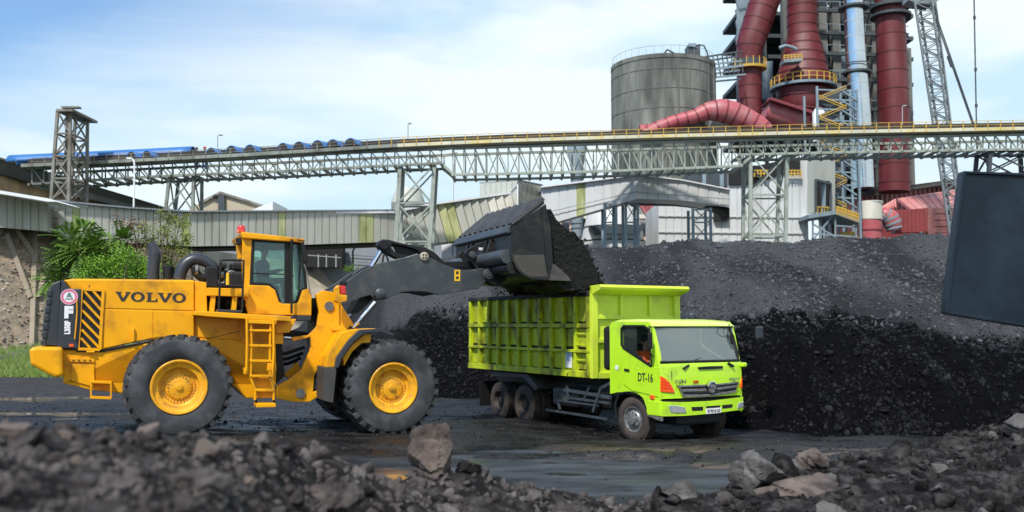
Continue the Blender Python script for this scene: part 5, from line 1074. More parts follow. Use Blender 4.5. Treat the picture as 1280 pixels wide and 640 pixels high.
tbx('notice_print', x-.09, x+.09, by0+.011, by0+.016, z-.06, z+.14, mat('pale_blue_print', (.35,.5,.6)), bd, 0)
x, z = tp(727, 467, by0-.01); tbx('maker_plate', x-.10, x+.10, by0-.054, by0-.045, z-.05, z+.05, M['hub'], bd, .004)
# headboard with its canopy lip over the cab
hx = BX1+.0
tbx('corner_post', hx-.02, hx+.10, by0-.01, by0+.16, BZ0-.04, BZ1+.13, M['headboard'], bd, .01); tbx('corner_post', hx-.02, hx+.10, BW-.16, BW+.01, BZ0-.04, BZ1+.13, M['headboard'], bd, .01)
for z, h in ((BZ0+.02,.14), (BZ0+.70*H,.09), (BZ0+.42*H,.09)): tbx('headboard_rail', hx, hx+.08, by0+.16, BW-.16, z-h/2, z+h/2, M['headboard'], bd, .008)
for y in (.85, 1.72): tbx('headboard_post', hx, hx+.07, y-.05, y+.05, BZ0+.1, BZ1, M['headboard'], bd, .008)
MB().prism([(hx-.10,by0-.01,BZ1+.02),(hx-.10,by0-.01,BZ1+.13),(hx+.42,by0-.01,BZ1+.16),(hx+.46,by0-.01,BZ1+.10),(hx+.42,by0-.01,BZ1+.04),(hx+.12,by0-.01,BZ1-.06)], (0,BW-by0+.02,0)).build('canopy_lip', M['headboard'], bd, False, .01)
tk_load = None
# ---- coal riding in the bed and falling from the bucket
xs = np.linspace(BX0+.05, BX1-.08, 60); ys = np.linspace(.06, BW-.1, 28); X, Y = np.meshgrid(xs, ys)
Z = BZ1-.10+.40*np.exp(-((X+5.2)/1.9)**2-((Y-1.3)/1.1)**2)+.10*fbm(X*2, Y*2, 4, 91)
o = grid_obj('coal_load', xs, ys, Z, M['coal_wet'], True); tag(o, 'black coal heaped inside the lime truck bed', 'coal'); o.location = tk.location; o.rotation_euler = tk.rotation_euler
o['kind'] = 'stuff'; del o['category']
# coal in the bucket: a lumpy mass sliding out of the mouth
prof_px = [(680,262),(688,277),(697,285),(706,292),(714,298),(721,305),(727,313),(731,322),(734,331),(738,340),(743,352),(738,361),(722,366),(700,362),(684,352),(676,330),(676,290)]
cr_ = random.Random(4); PP = [FL.y(a, b, .15) for a, b in prof_px]; mb = MB(); nlay = 26; lay = []
cx_ = sum(p.x for p in PP)/len(PP); cz_ = sum(p.z for p in PP)/len(PP)
def dense(P, k=3):
    out = []
    for i in range(len(P)):
        a, b = P[i], P[(i+1) % len(P)]
        for j in range(k): out.append(a.lerp(b, j/k))
    return out
PD = dense(PP, 3); vs = []
for j in range(nlay+1):
    u = j/nlay; y = BY0+.10+(BY1-BY0-.2)*u; sc_ = 1-.10*(2*u-1)**4*(1 if u > .5 else .2)
    for i, p in enumerate(PD):
        q = Vector((cx_+(p.x-cx_)*sc_, y, cz_+(p.z-cz_)*sc_)); k = float(fbm(np.array([q.x*3+q.z*2.0]), np.array([y*2.2+q.z*3]), 4, 17)[0]); q += (q-Vector((cx_, y, cz_))).normalized()*.13*k; vs.append(q)
n = len(PD); mb.add(vs, [(j*n+i, j*n+(i+1) % n, (j+1)*n+(i+1) % n, (j+1)*n+i) for j in range(nlay) for i in range(n)]+[tuple(range(n)), tuple(nlay*n+i for i in range(n-1, -1, -1))])
o = mb.build('bucket_coal', M['coal_wet'], None, True); o.location = ld.location; o.rotation_euler = ld.rotation_euler; tag(o, 'black coal sliding out of the loader bucket into the truck', kind='stuff')
pts = []; sz = []
for _ in range(2600):
    u = cr_.random(); i = cr_.randrange(n); p = vs[cr_.randrange(nlay)*n+i]
    if PD[i].x < cx_-.2: continue
    pts.append(FL.M @ (p+Vector((cr_.uniform(-.03,.06), cr_.uniform(-.1,.1), cr_.uniform(-.05,.05))))); sz.append(min(.11, math.exp(cr_.gauss(-3.1, .4))))
for _ in range(260):
    a = FL.y(cr_.uniform(670, 742), cr_.uniform(350, 364), .3); a.y = cr_.uniform(.1, 3.2); pts.append(FL.M @ a); sz.append(math.exp(cr_.gauss(-3.4, .4)))
o = scatter('falling_coal', np.array([tuple(p) for p in pts]), np.array(sz), M['coal_wet'], 55, sub=1); tag(o, 'loose black lumps on the face of the coal leaving the bucket', kind='stuff')
pD = FT.M @ Vector((-1.18, .52, 1.46)); person('driver in an orange shirt at the wheel of the lime truck', pD, TY, 'sit', 'orangecloth', scale=.98)
# ================================================================ THE PLANT BEHIND
M['clad'] = mat('cream_cladding', (.46,.46,.40), (.38,.38,.33), sc=.5, rough=.6, dirt=(.28,.27,.22), dsc=.35, dam=.42, stretch=(1,1,.25))
M['cladgreen'] = mat('stained_cladding', (.50,.50,.27), (.36,.40,.14), sc=.6, rough=.6, dirt=(.24,.26,.10), dsc=.8, dam=.45, stretch=(1,1,.4))
M['whiteroof'] = mat('white_roof_edge', (.74,.76,.78), (.6,.62,.63), sc=.8, rough=.5)
M['bclad'] = mat('white_cladding', (.60,.61,.60), (.52,.53,.52), sc=.5, rough=.55, dirt=(.40,.40,.38), dsc=.4, dam=.4, stretch=(1,1,.2))
M['cream'] = mat('cream_wall', (.66,.64,.56), (.58,.56,.48), sc=.4, rough=.6, dirt=(.40,.36,.3), dsc=.5, dam=.33, stretch=(1,1,.3))
M['truss'] = mat('truss_paint', (.26,.29,.25), (.18,.20,.17), sc=.6, rough=.6, dirt=(.10,.095,.08), dsc=.9, dam=.45)
M['trussl'] = mat('pale_truss_paint', (.34,.38,.33), (.24,.27,.23), sc=.6, rough=.6, dirt=(.20,.19,.15), dsc=.9, dam=.4)
M['tower'] = mat('rusty_tower_steel', (.25,.24,.20), (.17,.165,.14), sc=.7, rough=.7, dirt=(.10,.075,.05), dsc=1, dam=.45)
M['dsteel'] = mat('dark_steel', (.055,.070,.080), (.035,.045,.05), sc=.6, rough=.6)
M['gsteel'] = mat('blue_grey_steel', (.22,.29,.33), (.15,.20,.23), sc=.7, rough=.55)
M['yrail'] = mat('yellow_rail', (.58,.36,.04), (.44,.27,.05), sc=1, rough=.5)
M['deck'] = mat('walkway_deck', (.66,.63,.48), (.48,.46,.34), sc=.5, rough=.7, dirt=(.60,.44,.06), dsc=.6, dam=.42)
M['belt'] = mat('belt_black', (.018,.017,.016), (.04,.035,.03), sc=1, rough=.8)
M['conc'] = mat('silo_concrete', (.25,.255,.23), (.17,.178,.155), sc=.6, rough=.9, spec=.1, dirt=(.085,.09,.08), dsc=.55, dam=.50, stretch=(1,1,.22), bump=.3, bsc=2)
M['conc2'] = mat('column_concrete', (.17,.17,.155), (.11,.112,.10), sc=.4, rough=.85, dirt=(.11,.11,.10), dsc=.4, dam=.42, stretch=(1,1,.15))
M['redp'] = mat('duct_red', (.130,.012,.017), (.090,.008,.011), sc=.6, rough=.55, dirt=(.17,.045,.045), dsc=.5, dam=.42, stretch=(1,1,.35))
M['redl'] = mat('duct_red_light', (.42,.085,.10), (.34,.055,.07), sc=.6, rough=.5, dirt=(.36,.16,.15), dsc=.6, dam=.45)
M['pinkroof'] = mat('faded_red_roof', (.50,.19,.17), (.42,.14,.13), sc=.5, rough=.6, dirt=(.55,.28,.24), dsc=.6, dam=.4)
M['redclad'] = mat('red_cladding', (.26,.045,.045), (.20,.035,.035), sc=.5, rough=.55, dirt=(.14,.03,.03), dsc=.6, dam=.36)
M['silver'] = mat('silver_duct', (.66,.69,.71), (.55,.58,.60), sc=.4, rough=.24, metal=1.0)
M['tank'] = mat('grey_tank', (.50,.51,.45), (.42,.43,.38), sc=.5, rough=.5)
M['shedroof'] = mat('dark_shed_roof', (.060,.064,.060), (.04,.042,.04), sc=.3, rough=.8, dirt=(.10,.095,.08), dsc=.3, dam=.4)
M['shedwall'] = mat('tan_shed_wall', (.34,.22,.11), (.27,.17,.08), sc=.4, rough=.8, dirt=(.17,.12,.07), dsc=.4, dam=.42, stretch=(1,1,.3))
M['tanwall'] = mat('beige_gable', (.44,.37,.27), (.38,.32,.23), sc=.3, rough=.8)
M['blue'] = mat('blue_hood', (.035,.16,.42), (.03,.13,.34), sc=.5, rough=.4, dirt=(.10,.16,.22), dsc=.6, dam=.35)
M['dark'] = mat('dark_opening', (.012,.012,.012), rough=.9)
M['peach'] = mat('peach_render', (.66,.47,.33), (.60,.42,.30), sc=.4, rough=.7)
M['bluegrey'] = mat('blue_grey_duct', (.30,.37,.40), (.26,.32,.35), sc=.5, rough=.5)
M['bluewall'] = mat('grey_blue_wall', (.26,.29,.31), (.20,.22,.24), sc=.4, rough=.7)
M['navy'] = mat('navy_steel_plate', (.006,.015,.025), (.004,.010,.018), sc=.7, rough=.42, metal=.2, dirt=(.013,.026,.038), dsc=1.6, dam=.42, spec=.4, wear=((.035,.045,.055), 14, .28))
M['paintwhite'] = mat('white_paint', (.78,.79,.80), rough=.5)
M['lampgrey'] = mat('lamp_post_grey', (.35,.37,.38), rough=.5)
def pq(name, pts, Y0, th, m_, parent, bevel=0):
    """a flat-fronted solid: outline met by the pixel rays at distance Y0, th metres deep"""
    return MB().prism([at(a, b, Y0) for a, b in pts], (0, th, 0)).build(name, m_, parent, False, bevel)
def pm(name, parent, a, b, Y, wpx, m_, Y2=None, d=None): return member(name, parent, at(a[0], a[1], Y), at(b[0], b[1], Y2 or Y), wpx*m_px(Y), m_, d)
def root(name, label, cat, group=None): return thing(name, label, cat, group=group)
def lat(p, q, t): return (p[0]+(q[0]-p[0])*t, p[1]+(q[1]-p[1])*t)
def panels(parent, top, bot, Ya, Yb, n, m_, th=.07, alt=None, name='cladding_panel', cut=None):
    """upright corrugated sheets, each its own piece, between two pixel polylines; distance runs from Ya to Yb"""
    def pl(L_, x):
        for i in range(len(L_)-1):
            if x <= L_[i+1][0] or i == len(L_)-2:
                t = (x-L_[i][0])/(L_[i+1][0]-L_[i][0]); return L_[i][1]+(L_[i+1][1]-L_[i][1])*t
    x0, x1 = top[0][0], top[-1][0]
    for k in range(n):
        t0, t1 = k/n, (k+1)/n; xa = x0+(x1-x0)*t0; xb = x0+(x1-x0)*t1; Y0 = 1/((1/Ya)*(1-t0)+(1/Yb)*t0); Y1 = 1/((1/Ya)*(1-t1)+(1/Yb)*t1)
        a = at(xa, pl(top, xa), Y0); b = at(xb, pl(top, xb), Y1); c = at(xb, pl(bot, xb), Y1); d = at(xa, pl(bot, xa), Y0)
        g = (b-a)*.06; h = (c-d)*.06; mb = MB(); o = Vector((0,-th,0)); up = (a-d)
        mm = m_
        if alt and k in alt: mm = alt[k]
        mb.add([a, a+g+o, b-g*2+o, b, d, d+h+o, c-h*2+o, c], [(0,1,5,4),(1,2,6,5),(2,3,7,6),(0,3,2,1),(4,5,6,7),(0,4,7,3)]).build(name, mm, parent)
def lattice(parent, A, B, C_, D, n, w_, m_, mode='x', name='brace'):
    """bracing between leg A-B and leg C_-D in n bays (A, C_ at the foot)"""
    for k in range(n):
        a0, a1 = A.lerp(B, k/n), A.lerp(B, (k+1)/n); c0, c1 = C_.lerp(D, k/n), C_.lerp(D, (k+1)/n)
        if mode == 'x': member(name, parent, a0, c1, w_, m_); member(name, parent, c0, a1, w_, m_)
        elif mode == 'z': member(name, parent, a0 if k % 2 else c0, c1 if k % 2 else a1, w_, m_)
        member('crossbar', parent, a1, c1, w_*1.2, m_)
def trestle(label, x0, x1, t0, t1, ytop, ybot, Y, dep, n, legpx, brpx, m_, name='conveyor_trestle', extra=0):
    r = root(name, label, 'trestle'); zb = 0
    w0 = at(x0, ybot, Y); w1 = at(x1, ybot, Y); a0 = at(t0, ytop, Y); a1 = at(t1, ytop, Y)
    if extra:    # run the legs on down to the ground behind what hides them
        f = (a0.z-0)/(a0.z-w0.z); w0 = a0+(w0-a0)*f; f = (a1.z-0)/(a1.z-w1.z); w1 = a1+(w1-a1)*f; n = int(round(n*f))
    D_ = Vector((0, dep, 0)); lw = legpx*m_px(Y); bw = brpx*m_px(Y)
    P = [(w0, a0), (w1, a1), (w0+D_, a0+D_*.8), (w1+D_, a1+D_*.8)]
    for p, q in P: member('leg', r, p, q, lw, m_)
    lattice(r, P[0][0], P[0][1], P[1][0], P[1][1], n, bw, m_); lattice(r, P[2][0], P[2][1], P[3][0], P[3][1], n, bw, m_)
    lattice(r, P[0][0], P[0][1], P[2][0], P[2][1], n, bw, m_, 'z'); lattice(r, P[1][0], P[1][1], P[3][0], P[3][1], n, bw, m_, 'z')
    return r
# ---- stone slope at the left
M['stones'] = mat('stone_pitching', (.30,.235,.165), (.21,.16,.11), sc=3.2, rough=.9, dirt=(.13,.11,.085), dsc=2.6, dam=.48, bump=1.0, bsc=3.4, detail=3, wear=((.38,.32,.25), 3.4, .38))
M['bank'] = mat('beige_bank', (.46,.40,.31), (.38,.33,.25), sc=.5, rough=.9, dirt=(.26,.22,.16), dsc=.7, dam=.4, bump=.4, bsc=3)
ex = np.array([-300,-100,0,60,120,185,240]); ety = np.array([270,280,284,289,297,306,311.]); eY = np.array([54,56,58,60,63,67,71.])
cs = np.linspace(-300, 240, 150); rws = np.linspace(0, 1, 46); co = []
for v in rws:
    for c in cs:
        Yt = float(np.interp(c, ex, eY)); tp_ = at(c, float(np.interp(c, ex, ety)), Yt); bt = Vector((tp_.x*(Yt-4.5)/Yt, Yt-4.5, 1.0)); p = bt.lerp(tp_, v); co.append(p)
co = np.array([tuple(p) for p in co]); co[:, 1] += .22*fbm(co[:, 0]*1.6, co[:, 2]*1.6, 4, 120); I, J = np.meshgrid(np.arange(149), np.arange(45)); a = (J*150+I).ravel(); q = np.stack([a, a+1, a+151, a+150], -1).astype(np.int32)
emb = np_obj('stone_embankment', co.astype(np.float32), q, M['stones'], True); tag(emb, 'steep stone pitched embankment rising behind the rear of the loader', kind='structure')
def ept(c, v, off=-.25):
    Yt = float(np.interp(c, ex, eY)); tp_ = at(c, float(np.interp(c, ex, ety)), Yt); bt = Vector((tp_.x*(Yt-4.5)/Yt, Yt-4.5, 1.0)); p = bt.lerp(tp_, v); p.y += off; return p
M['ribconc'] = mat('mortar_rib', (.29,.24,.18), (.22,.18,.13), sc=1, rough=.9, bump=.3, bsc=6)
for a, b in (((48,0),(47,1)), ((12,.94),(44,.42)), ((76,.96),(52,.42)), ((24,.99),(46,.78)), ((-40,0),(-42,1)), ((-80,.95),(-45,.45)), ((-8,.95),(-38,.45)), ((105,0),(104,1)), ((78,.5),(103,.2))):
    member('mortar_rib', emb, ept(*a), ept(*b), .30, M['ribconc'], .14, up=(0,1,0))
member('mortar_course', emb, ept(-250, .44, -.2), ept(110, .44, -.2), .12, M['ribconc'], .1, up=(0,1,0))
# individual stones stand proud where they read as such
srs = random.Random(9); stm = []
for k in range(6):
    c0, f0 = rock_mesh(400+k, 2, .1, 8); me = bpy.data.meshes.new('stone'); me.from_pydata(c0.tolist(), [], f0.tolist()); me.materials.append(mat('stone_%s' % 'abcdef'[k], *[((.34,.29,.23),(.26,.22,.18)), ((.40,.36,.30),(.3,.27,.22)), ((.24,.20,.16),(.18,.15,.12)), ((.30,.24,.19),(.22,.18,.14)), ((.42,.37,.29),(.33,.29,.23)), ((.20,.17,.14),(.15,.13,.11))][k], sc=5, rough=.9, bump=.5)); stm.append(me)
for k in range(290):
    c = srs.uniform(-20, 86); v = srs.uniform(.42, .97) if srs.random() < .7 else srs.uniform(.05, .42); p = ept(c, v, -.05); s = srs.uniform(.06, .12)
    inst(srs.choice(stm), emb, Matrix.Translation(p) @ Euler((srs.uniform(-.4,.4), srs.uniform(-.4,.4), srs.uniform(0,6))).to_matrix().to_4x4() @ Matrix.Diagonal((s*1.3, s*.8, s*.8, 1)), 'stone')
bx_ = np.linspace(180, 640, 60); tb = np.interp(bx_, [180,240,380,450,640], [306,310,329,337,350]); bYY = np.interp(bx_, [180,640], [70,100]); co = []
for v in np.linspace(0, 1, 14):
    for c, ty_, yy in zip(bx_, tb, bYY): tp_ = at(c, ty_, yy); bt = Vector((tp_.x*(yy-7)/yy, yy-7, -.2)); co.append(tuple(bt.lerp(tp_, v)))
co = np.array(co); co[:, 1] += .3*fbm(co[:, 0], co[:, 2], 4, 121); I, J = np.meshgrid(np.arange(59), np.arange(13)); a = (J*60+I).ravel()
o = np_obj('earth_bank', co.astype(np.float32), np.stack([a, a+1, a+61, a+60], -1).astype(np.int32), M['bank'], True); tag(o, 'pale beige earth bank running on behind the loader cab', kind='structure')
# ---- long gallery, left to right
GA = 'corrugated conveyor gallery'
g1_ = root('conveyor_gallery', 'short grey corrugated gallery at the far left above the stone slope', 'gallery')
panels(g1_, [(-60,233),(0,240),(59,251)], [(-60,280),(0,284.5),(59,289)], 55, 57.5, 12, M['clad'])
pq('roof_sheet', [(-62,227),(0,238),(60,248),(70,252),(60,252),(0,242),(-62,234)], 54.8, 3.2, M['whiteroof'], g1_); pq('gallery_body', [(-60,234),(58,251),(58,289),(-60,279)], 57.8, 2.8, M['clad'], g1_)
pq('end_frame', [(58,250),(75,254),(75,291),(58,289)], 59.6, .6, M['dark'], g1_)
for y in (262, 272, 281): pm('frame_rail', g1_, (58,y), (75,y+1), 58.5, 1.0, M['tower'])
pm('frame_post', g1_, (64,252), (63,290), 58.5, 1.2, M['tower'])
g2_ = root('conveyor_gallery', 'long grey corrugated conveyor gallery running behind the loader cab', 'gallery')
alt = {}
for k in range(46):
    xm = 73+(495-73)*(k+.5)/46
    if 88 < xm < 104 or 228 < xm < 238 or 344 < xm < 360 or 452 < xm < 466: alt[k] = M['cladgreen']
panels(g2_, [(73,252.5),(165,261),(240,265.5),(495,263.5)], [(73,296),(165,304),(240,308),(380,306),(495,302)], 58.5, 72.5, 46, M['clad'], alt=alt)
def gal_body(parent, top, bot, dep, m_): 
    mb = MB()
    for i in range(len(top)-1):
        a, b = at(*top[i]), at(*top[i+1]); c, d = at(*bot[i+1]), at(*bot[i]); o = Vector((0, dep, 0)); e = Vector((0,.12,0)); mb.hexa([a+e, b+e, c+e, d+e, a+o, b+o, c+o, d+o])
    return mb.build('gallery_body', m_, parent)
gal_body(g2_, [(73,253,58.6),(240,266,64),(495,264,72.6)], [(73,295,58.6),(240,307,64),(495,301,72.6)], 2.8, M['clad'])
def strip(name, parent, pts, hpx, m_, dy=-.3, dep=.6):
    for i in range(len(pts)-1):
        a, b = at(*pts[i]), at(*pts[i+1]); h = hpx*m_px(pts[i][2]); o = Vector((0, dy, 0)); D = Vector((0, dep, 0)); u = Vector((0,0,h))
        MB().hexa([a+o, b+o, b+o+u, a+o+u, a+o+D, b+o+D, b+o+D+u, a+o+D+u]).build(name, m_, parent)
strip('roof_edge', g2_, [(71,256.5,58.5),(165,264.5,61.5),(240,270,64)], 3.6, M['whiteroof'], -.35, 3.2); strip('roof_edge', g2_, [(240,270,64),(330,268.6,66.8),(495,267,72.5)], 3.0, M['whiteroof'], -.35, 3.2)
for k in range(150):
    t = k/149; x = 76+(492-76)*t; Yg = 1/((1/58.5)*(1-t)+(1/72.5)*t); yt = float(np.interp(x, [73,165,240,495], [252,260.4,265,263])); member('roof_rib', g2_, at(x, yt, Yg)+Vector((0,-.38,0)), at(x, yt, Yg)+Vector((0,2.2,.15)), .10, M['bluewall'])
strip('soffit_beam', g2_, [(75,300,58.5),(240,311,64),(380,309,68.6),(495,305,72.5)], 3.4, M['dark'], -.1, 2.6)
for x in (140, 236, 308): pm('downpipe', g2_, (x,270), (x+2,302), 57+(x-75)*.033, .8, M['bluewall'])
u_ = root('undercroft_wall', 'grey-blue low building in the shade beneath the long gallery', 'building')
pq('wall', [(180,306),(560,306),(575,352),(180,352)], 84, .4, M['bluewall'], u_)
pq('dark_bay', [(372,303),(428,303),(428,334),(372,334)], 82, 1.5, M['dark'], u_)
pq('white_wall', [(300,310),(332,311),(332,322),(300,320)], 83, .4, M['paintwhite'], u_)
for x in (398, 408, 420): pm('post', u_, (x,318), (x,334), 81, 1.3, M['lampgrey'])
pm('rail', u_, (385,319), (426,322), 81, 1.0, M['lampgrey']); 
pp = [at(a, b, 81) for a, b in ((441,334),(441,314),(444,308.5),(452,307.5),(500,306))]; MB().tube(pp, 1.3*m_px(81), 8).build('black_pipe', M['dark'], u_, True)
for y in (318, 326): pm('wall_joint', u_, (425,y), (470,y+3), 83.8, .6, M['dsteel'])
# right part: skewed sheets rising to the box, then the white covered bridge
g3_ = root('conveyor_gallery', 'cream corrugated gallery climbing from the pale trestle to the grey box', 'gallery')
mb = MB()
n = 14
for k in range(n):
    t0, t1 = k/n, (k+.93)/n; a = lat((495,264), (639,241), t0); b = lat((495,264), (639,241), t1); c = lat((508,309), (652,290), t1); d = lat((508,309), (652,290), t0); Yk = 76+.2*k
    A, B, C2, D2 = at(*a, Yk), at(*b, Yk), at(*c, Yk), at(*d, Yk); o = Vector((0,2,0)); MB().hexa([A, B, C2, D2, A+o, B+o, C2+o, D2+o]).build('cladding_panel', M['cladgreen'] if k in (5, 6) else M['clad'] if k < 11 else M['cream'], g3_)
gal_body(g3_, [(497,266,76.6),(638,243,79.2)], [(508,307,76.6),(650,288,79.2)], 2.5, M['bluewall']); strip('roof_edge', g3_, [(495,266,76),(548,256,77),(639,243,79)], 2.6, M['paintwhite'], -.4, 3)
bxr = root('transfer_house', 'grey corrugated box on the gallery left of the covered bridge', 'building')
panels(bxr, [(600,230),(647,227)], [(600,248),(647,290)], 82, 80, 7, M['tank']); panels(bxr, [(647,226.5),(677,232.5)], [(647,290),(677,282)], 80, 83, 5, M['clad'])
MB().prism([at(600,229,82.3), at(647,226,80.3), at(677,232,83.3), at(677,290,83.3), at(647,292,80.3), at(600,290,82.3)], (0,2.4,0)).build('house_body', M['tank'], bxr)
pm('corner_flashing', bxr, (647,226), (647,290), 79.8, 1.6, M['paintwhite']); pm('roof_edge', bxr, (599,228.5), (648,225), 79.6, 1.6, M['bluewall']); pm('roof_edge', bxr, (647,225), (678,231.5), 79.8, 1.6, M['dsteel'], 82.8)
o = root('small_tank', 'low domed grey tank far behind the pale trestle', 'tank'); MB().lathe([(21*m_px(110),0),(21*m_px(110),-9*m_px(110)),(21*m_px(110),16*m_px(110)*.2),(15*m_px(110),2.0*.4+.9),(0,1.9)], at(510, 254, 110), 'z', 28).build('shell', M['tank'], o, True); MB().lathe([(21*m_px(110),0),(21*m_px(110),-at(510,254,110).z)], at(510, 254, 110), 'z', 28).build('tank_wall', M['tank'], o, True)
br = root('covered_bridge', 'white arched covered bridge leading from the grey box into the white building', 'gallery')
top = [(677,234),(795,219.5),(800,218.7),(850,225),(912,237)]; bot = [(677,283),(700,275),(795,249),(800,248.3),(850,250),(912,258.5)]
panels(br, [(677,234),(797,219)], [(677,283),(797,248.5)], 80, 74, 11, M['bclad'], alt={4: M['cladgreen']}); panels(br, [(797,219),(850,225.5),(912,237.5)], [(797,248.5),(850,250.5),(912,259)], 74, 76, 9, M['bclad'])
gal_body(br, [(677,235,80.2),(797,220,74.2),(850,226,75),(912,238,76.2)], [(677,281,80.2),(797,247,74.2),(850,249,75),(912,258,76.2)], 3.2, M['bclad'])
pm('bridge_seam', br, (677,267), (797,239), 79.6, .7, M['bluewall'], 73.7); pm('bridge_seam', br, (797,240), (912,249), 73.7, .7, M['bluewall'], 75.6)
strip('roof_edge', br, [(676,235,79.8),(797,220,73.9),(852,226.3,75),(913,238.3,76)], 1.6, M['paintwhite'], -.3, 3.4)
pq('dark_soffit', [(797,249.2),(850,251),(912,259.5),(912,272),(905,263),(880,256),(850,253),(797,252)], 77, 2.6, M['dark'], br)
# ---- shed and gable at the left
sh_ = root('long_shed', 'long tan shed with a dark overhanging roof receding at far left', 'building')
def rec(name, pts, m_, parent, th=.4, dy=0):
    P = [at(a, b, Y+dy) for a, b, Y in pts]; MB().prism(P, (0, th, 0)).build(name, m_, parent)
z0 = at(0, 198, 80).z
rec('roof', [(-80,172,72),(0,198,80),(100,231,96),(211,262,116),(211,268,116),(100,246,96),(0,217,80),(-80,196,72)], M['shedroof'], sh_, 14)
n = 14
for k in range(n):
    t0, t1 = k/n, (k+.95)/n; xa, xb = -80+290*t0, -80+290*t1; f = lambda x, A: float(np.interp(x, [-80,0,100,211], A))
    a, b = (xa, f(xa, [196,217,246,268]), f(xa, [72,80,96,116])+.5), (xb, f(xb, [196,217,246,268]), f(xb, [72,80,96,116])+.5); c, d = (xb, f(xb, [222,241,262,276]), b[2]), (xa, f(xa, [222,241,262,276]), a[2]); rec('wall_panel', [a, b, c, d], M['shedwall'], sh_)
rec('lower_wall', [(-80,222,73),(0,240,81),(211,275,117),(211,300,117),(-80,300,73)], M['shedroof'], sh_, .5)
rec('roof_edge', [(-80,170,71.8),(0,196.6,79.8),(100,229.6,95.8),(212,260.6,115.8),(212,262,115.8),(100,231.5,95.8),(0,199,79.8),(-80,173,71.8)], M['tower'], sh_, .4)
gb = root('gable_house', 'distant beige gable-ended shed beneath the truss conveyor', 'building')
pq('wall', [(236,262),(253,252),(275,240.6),(325,256),(340,262),(340,300),(236,300)], 125, 20, M['tanwall'], gb); pq('roof', [(250,252),(275,239),(328,255.6),(327,258),(275,242),(252,254.5)], 124.6, 20.6, M['tower'], gb); pq('dark_panel', [(272.5,243),(280.5,243),(280.5,263),(272.5,263)], 124.5, .4, M['dsteel'], gb); pq('vent', [(266,245),(271.5,243.5),(271.5,246),(266,247.5)], 124.5, .4, M['dark'], gb)
o = pq('white_shed', [(316,262),(341,251.5),(341,266),(316,266)], 122, 8, M['paintwhite'], None); tag(o, 'small white roof end just right of the beige gable', 'building')
# ---- the truss conveyor
def yl(x, L_): return float(np.interp(x, [a for a, b in L_], [b for a, b in L_]))
RAIL = [(15,199),(320,184),(501,171.5),(622,166.5),(740,163.5),(860,159.5),(1000,155.5),(1340,149)]
DECK = [(15,208),(156,201.5),(320,193),(501,181.5),(622,176),(740,172),(860,169),(1000,165.5),(1340,159)]
TTOP = [(15,211),(156,204.5),(320,197),(501,188),(622,184),(860,177),(1000,173.5),(1340,167)]
BOT = [(15,232),(109,225.5),(206,219.5),(319,216),(498,206.5),(552,204)]; BOT2 = [(566,218.5),(740,215),(925,207.5)]; BOT3 = [(925,193.5),(940,192.7),(1220,187.5),(1340,186)]
YT = 70.0; YW = 2.6
def span(label, x0, x1, bot, bay, mt, xa=None, xb=None, dx=0):
    r = root('conveyor_span', label, 'conveyor'); n = int((x1-x0)/bay); hw = 2.2*m_px(YT)
    for dy in (0, YW):
        Yk = YT+dy; f = YT/ (YT)
        def PT(x, L_): p = at(x, yl(x, L_), YT); return Vector((p.x, Yk, p.z))
        segs = max(2, int((x1-x0)/90))
        for k in range(segs):
            a, b = x0+(x1-x0)*k/segs, x0+(x1-x0)*(k+1)/segs
            member('top_chord', r, PT(a, TTOP), PT(b, TTOP), 3.0*m_px(YT), mt); member('bottom_chord', r, PT(max(a, bot[0][0] if xa is None else xa), bot), PT(min(b, xb or b), bot), 3.0*m_px(YT), mt)
        for k in range(n+1):
            x = x0+(x1-x0)*k/n
            member('post', r, PT(x, TTOP), PT(x, bot), .65*hw, mt)
            if k < n:
                x2 = x0+(x1-x0)*(k+1)/n
                if dy == 0 or k % 2 == 0: member('diagonal', r, PT(x, TTOP), PT(x2, bot), .6*hw, mt)
                if dy == YW and k % 2: member('diagonal', r, PT(x2, TTOP), PT(x, bot), .5*hw, mt)
    for k in range(0, n+1):
        x = x0+(x1-x0)*k/n; a = at(x, yl(x, bot), YT); member('floor_beam', r, a+Vector((0,-.5,-.08)), a+Vector((0,YW+.2,-.08)), .16, mt)
    x1 += dx; segs = max(2, int((x1-x0)/60))
    for k in range(segs):
        a, b = x0+(x1-x0)*k/segs, x0+(x1-x0)*(k+1)/segs; A, B = at(a, yl(a, DECK)+2.0, YT-.7), at(b, yl(b, DECK)+2.0, YT-.7); A.x, B.x = at(a, 0, YT).x, at(b, 0, YT).x
        o = Vector((0,.9,0)); u = Vector((0,0,5.2*m_px(YT)*.8)); MB().hexa([A, B, B+u, A+u, A+o, B+o, B+o+u, A+o+u]).build('walkway', M['deck'] if a > 470 else M['truss'], r)
        A, B = A+Vector((0,1.0,.12)), B+Vector((0,1.0,.12)); u = Vector((0,0,.66)); o = Vector((0,1.3,0)); MB().hexa([A, B, B+u, A+u, A+o, B+o, B+o+u, A+o+u]).build('belt', M['belt'], r)
    x = x0
    while x < x1-2:
        a = at(x, yl(x, DECK)+1, YT-.7); b = at(x, yl(x, RAIL), YT-.7); member('rail_post', r, a, b, .055, M['yrail'] if x > 470 else M['tower']); x += 15.5
    for k in range(segs):
        a, b = x0+(x1-x0)*k/segs, x0+(x1-x0)*(k+1)/segs
        for f in (0, .5):
            A, B = at(a, yl(a, RAIL)*(1-f)+yl(a, DECK)*f, YT-.7), at(b, yl(b, RAIL)*(1-f)+yl(b, DECK)*f, YT-.7); member('handrail', r, A, B, .035 if f == 0 else .03, M['yrail'] if a > 440 else M['tower'])
    return r
span('left truss span of the conveyor, low and carrying the blue hoods', 40, 552, BOT, 14.5, M['truss'], dx=13.5)
sp2 = span('middle truss span, the deepest one, right of the pale trestle', 566, 925, BOT2, 13.6, M['trussl'])
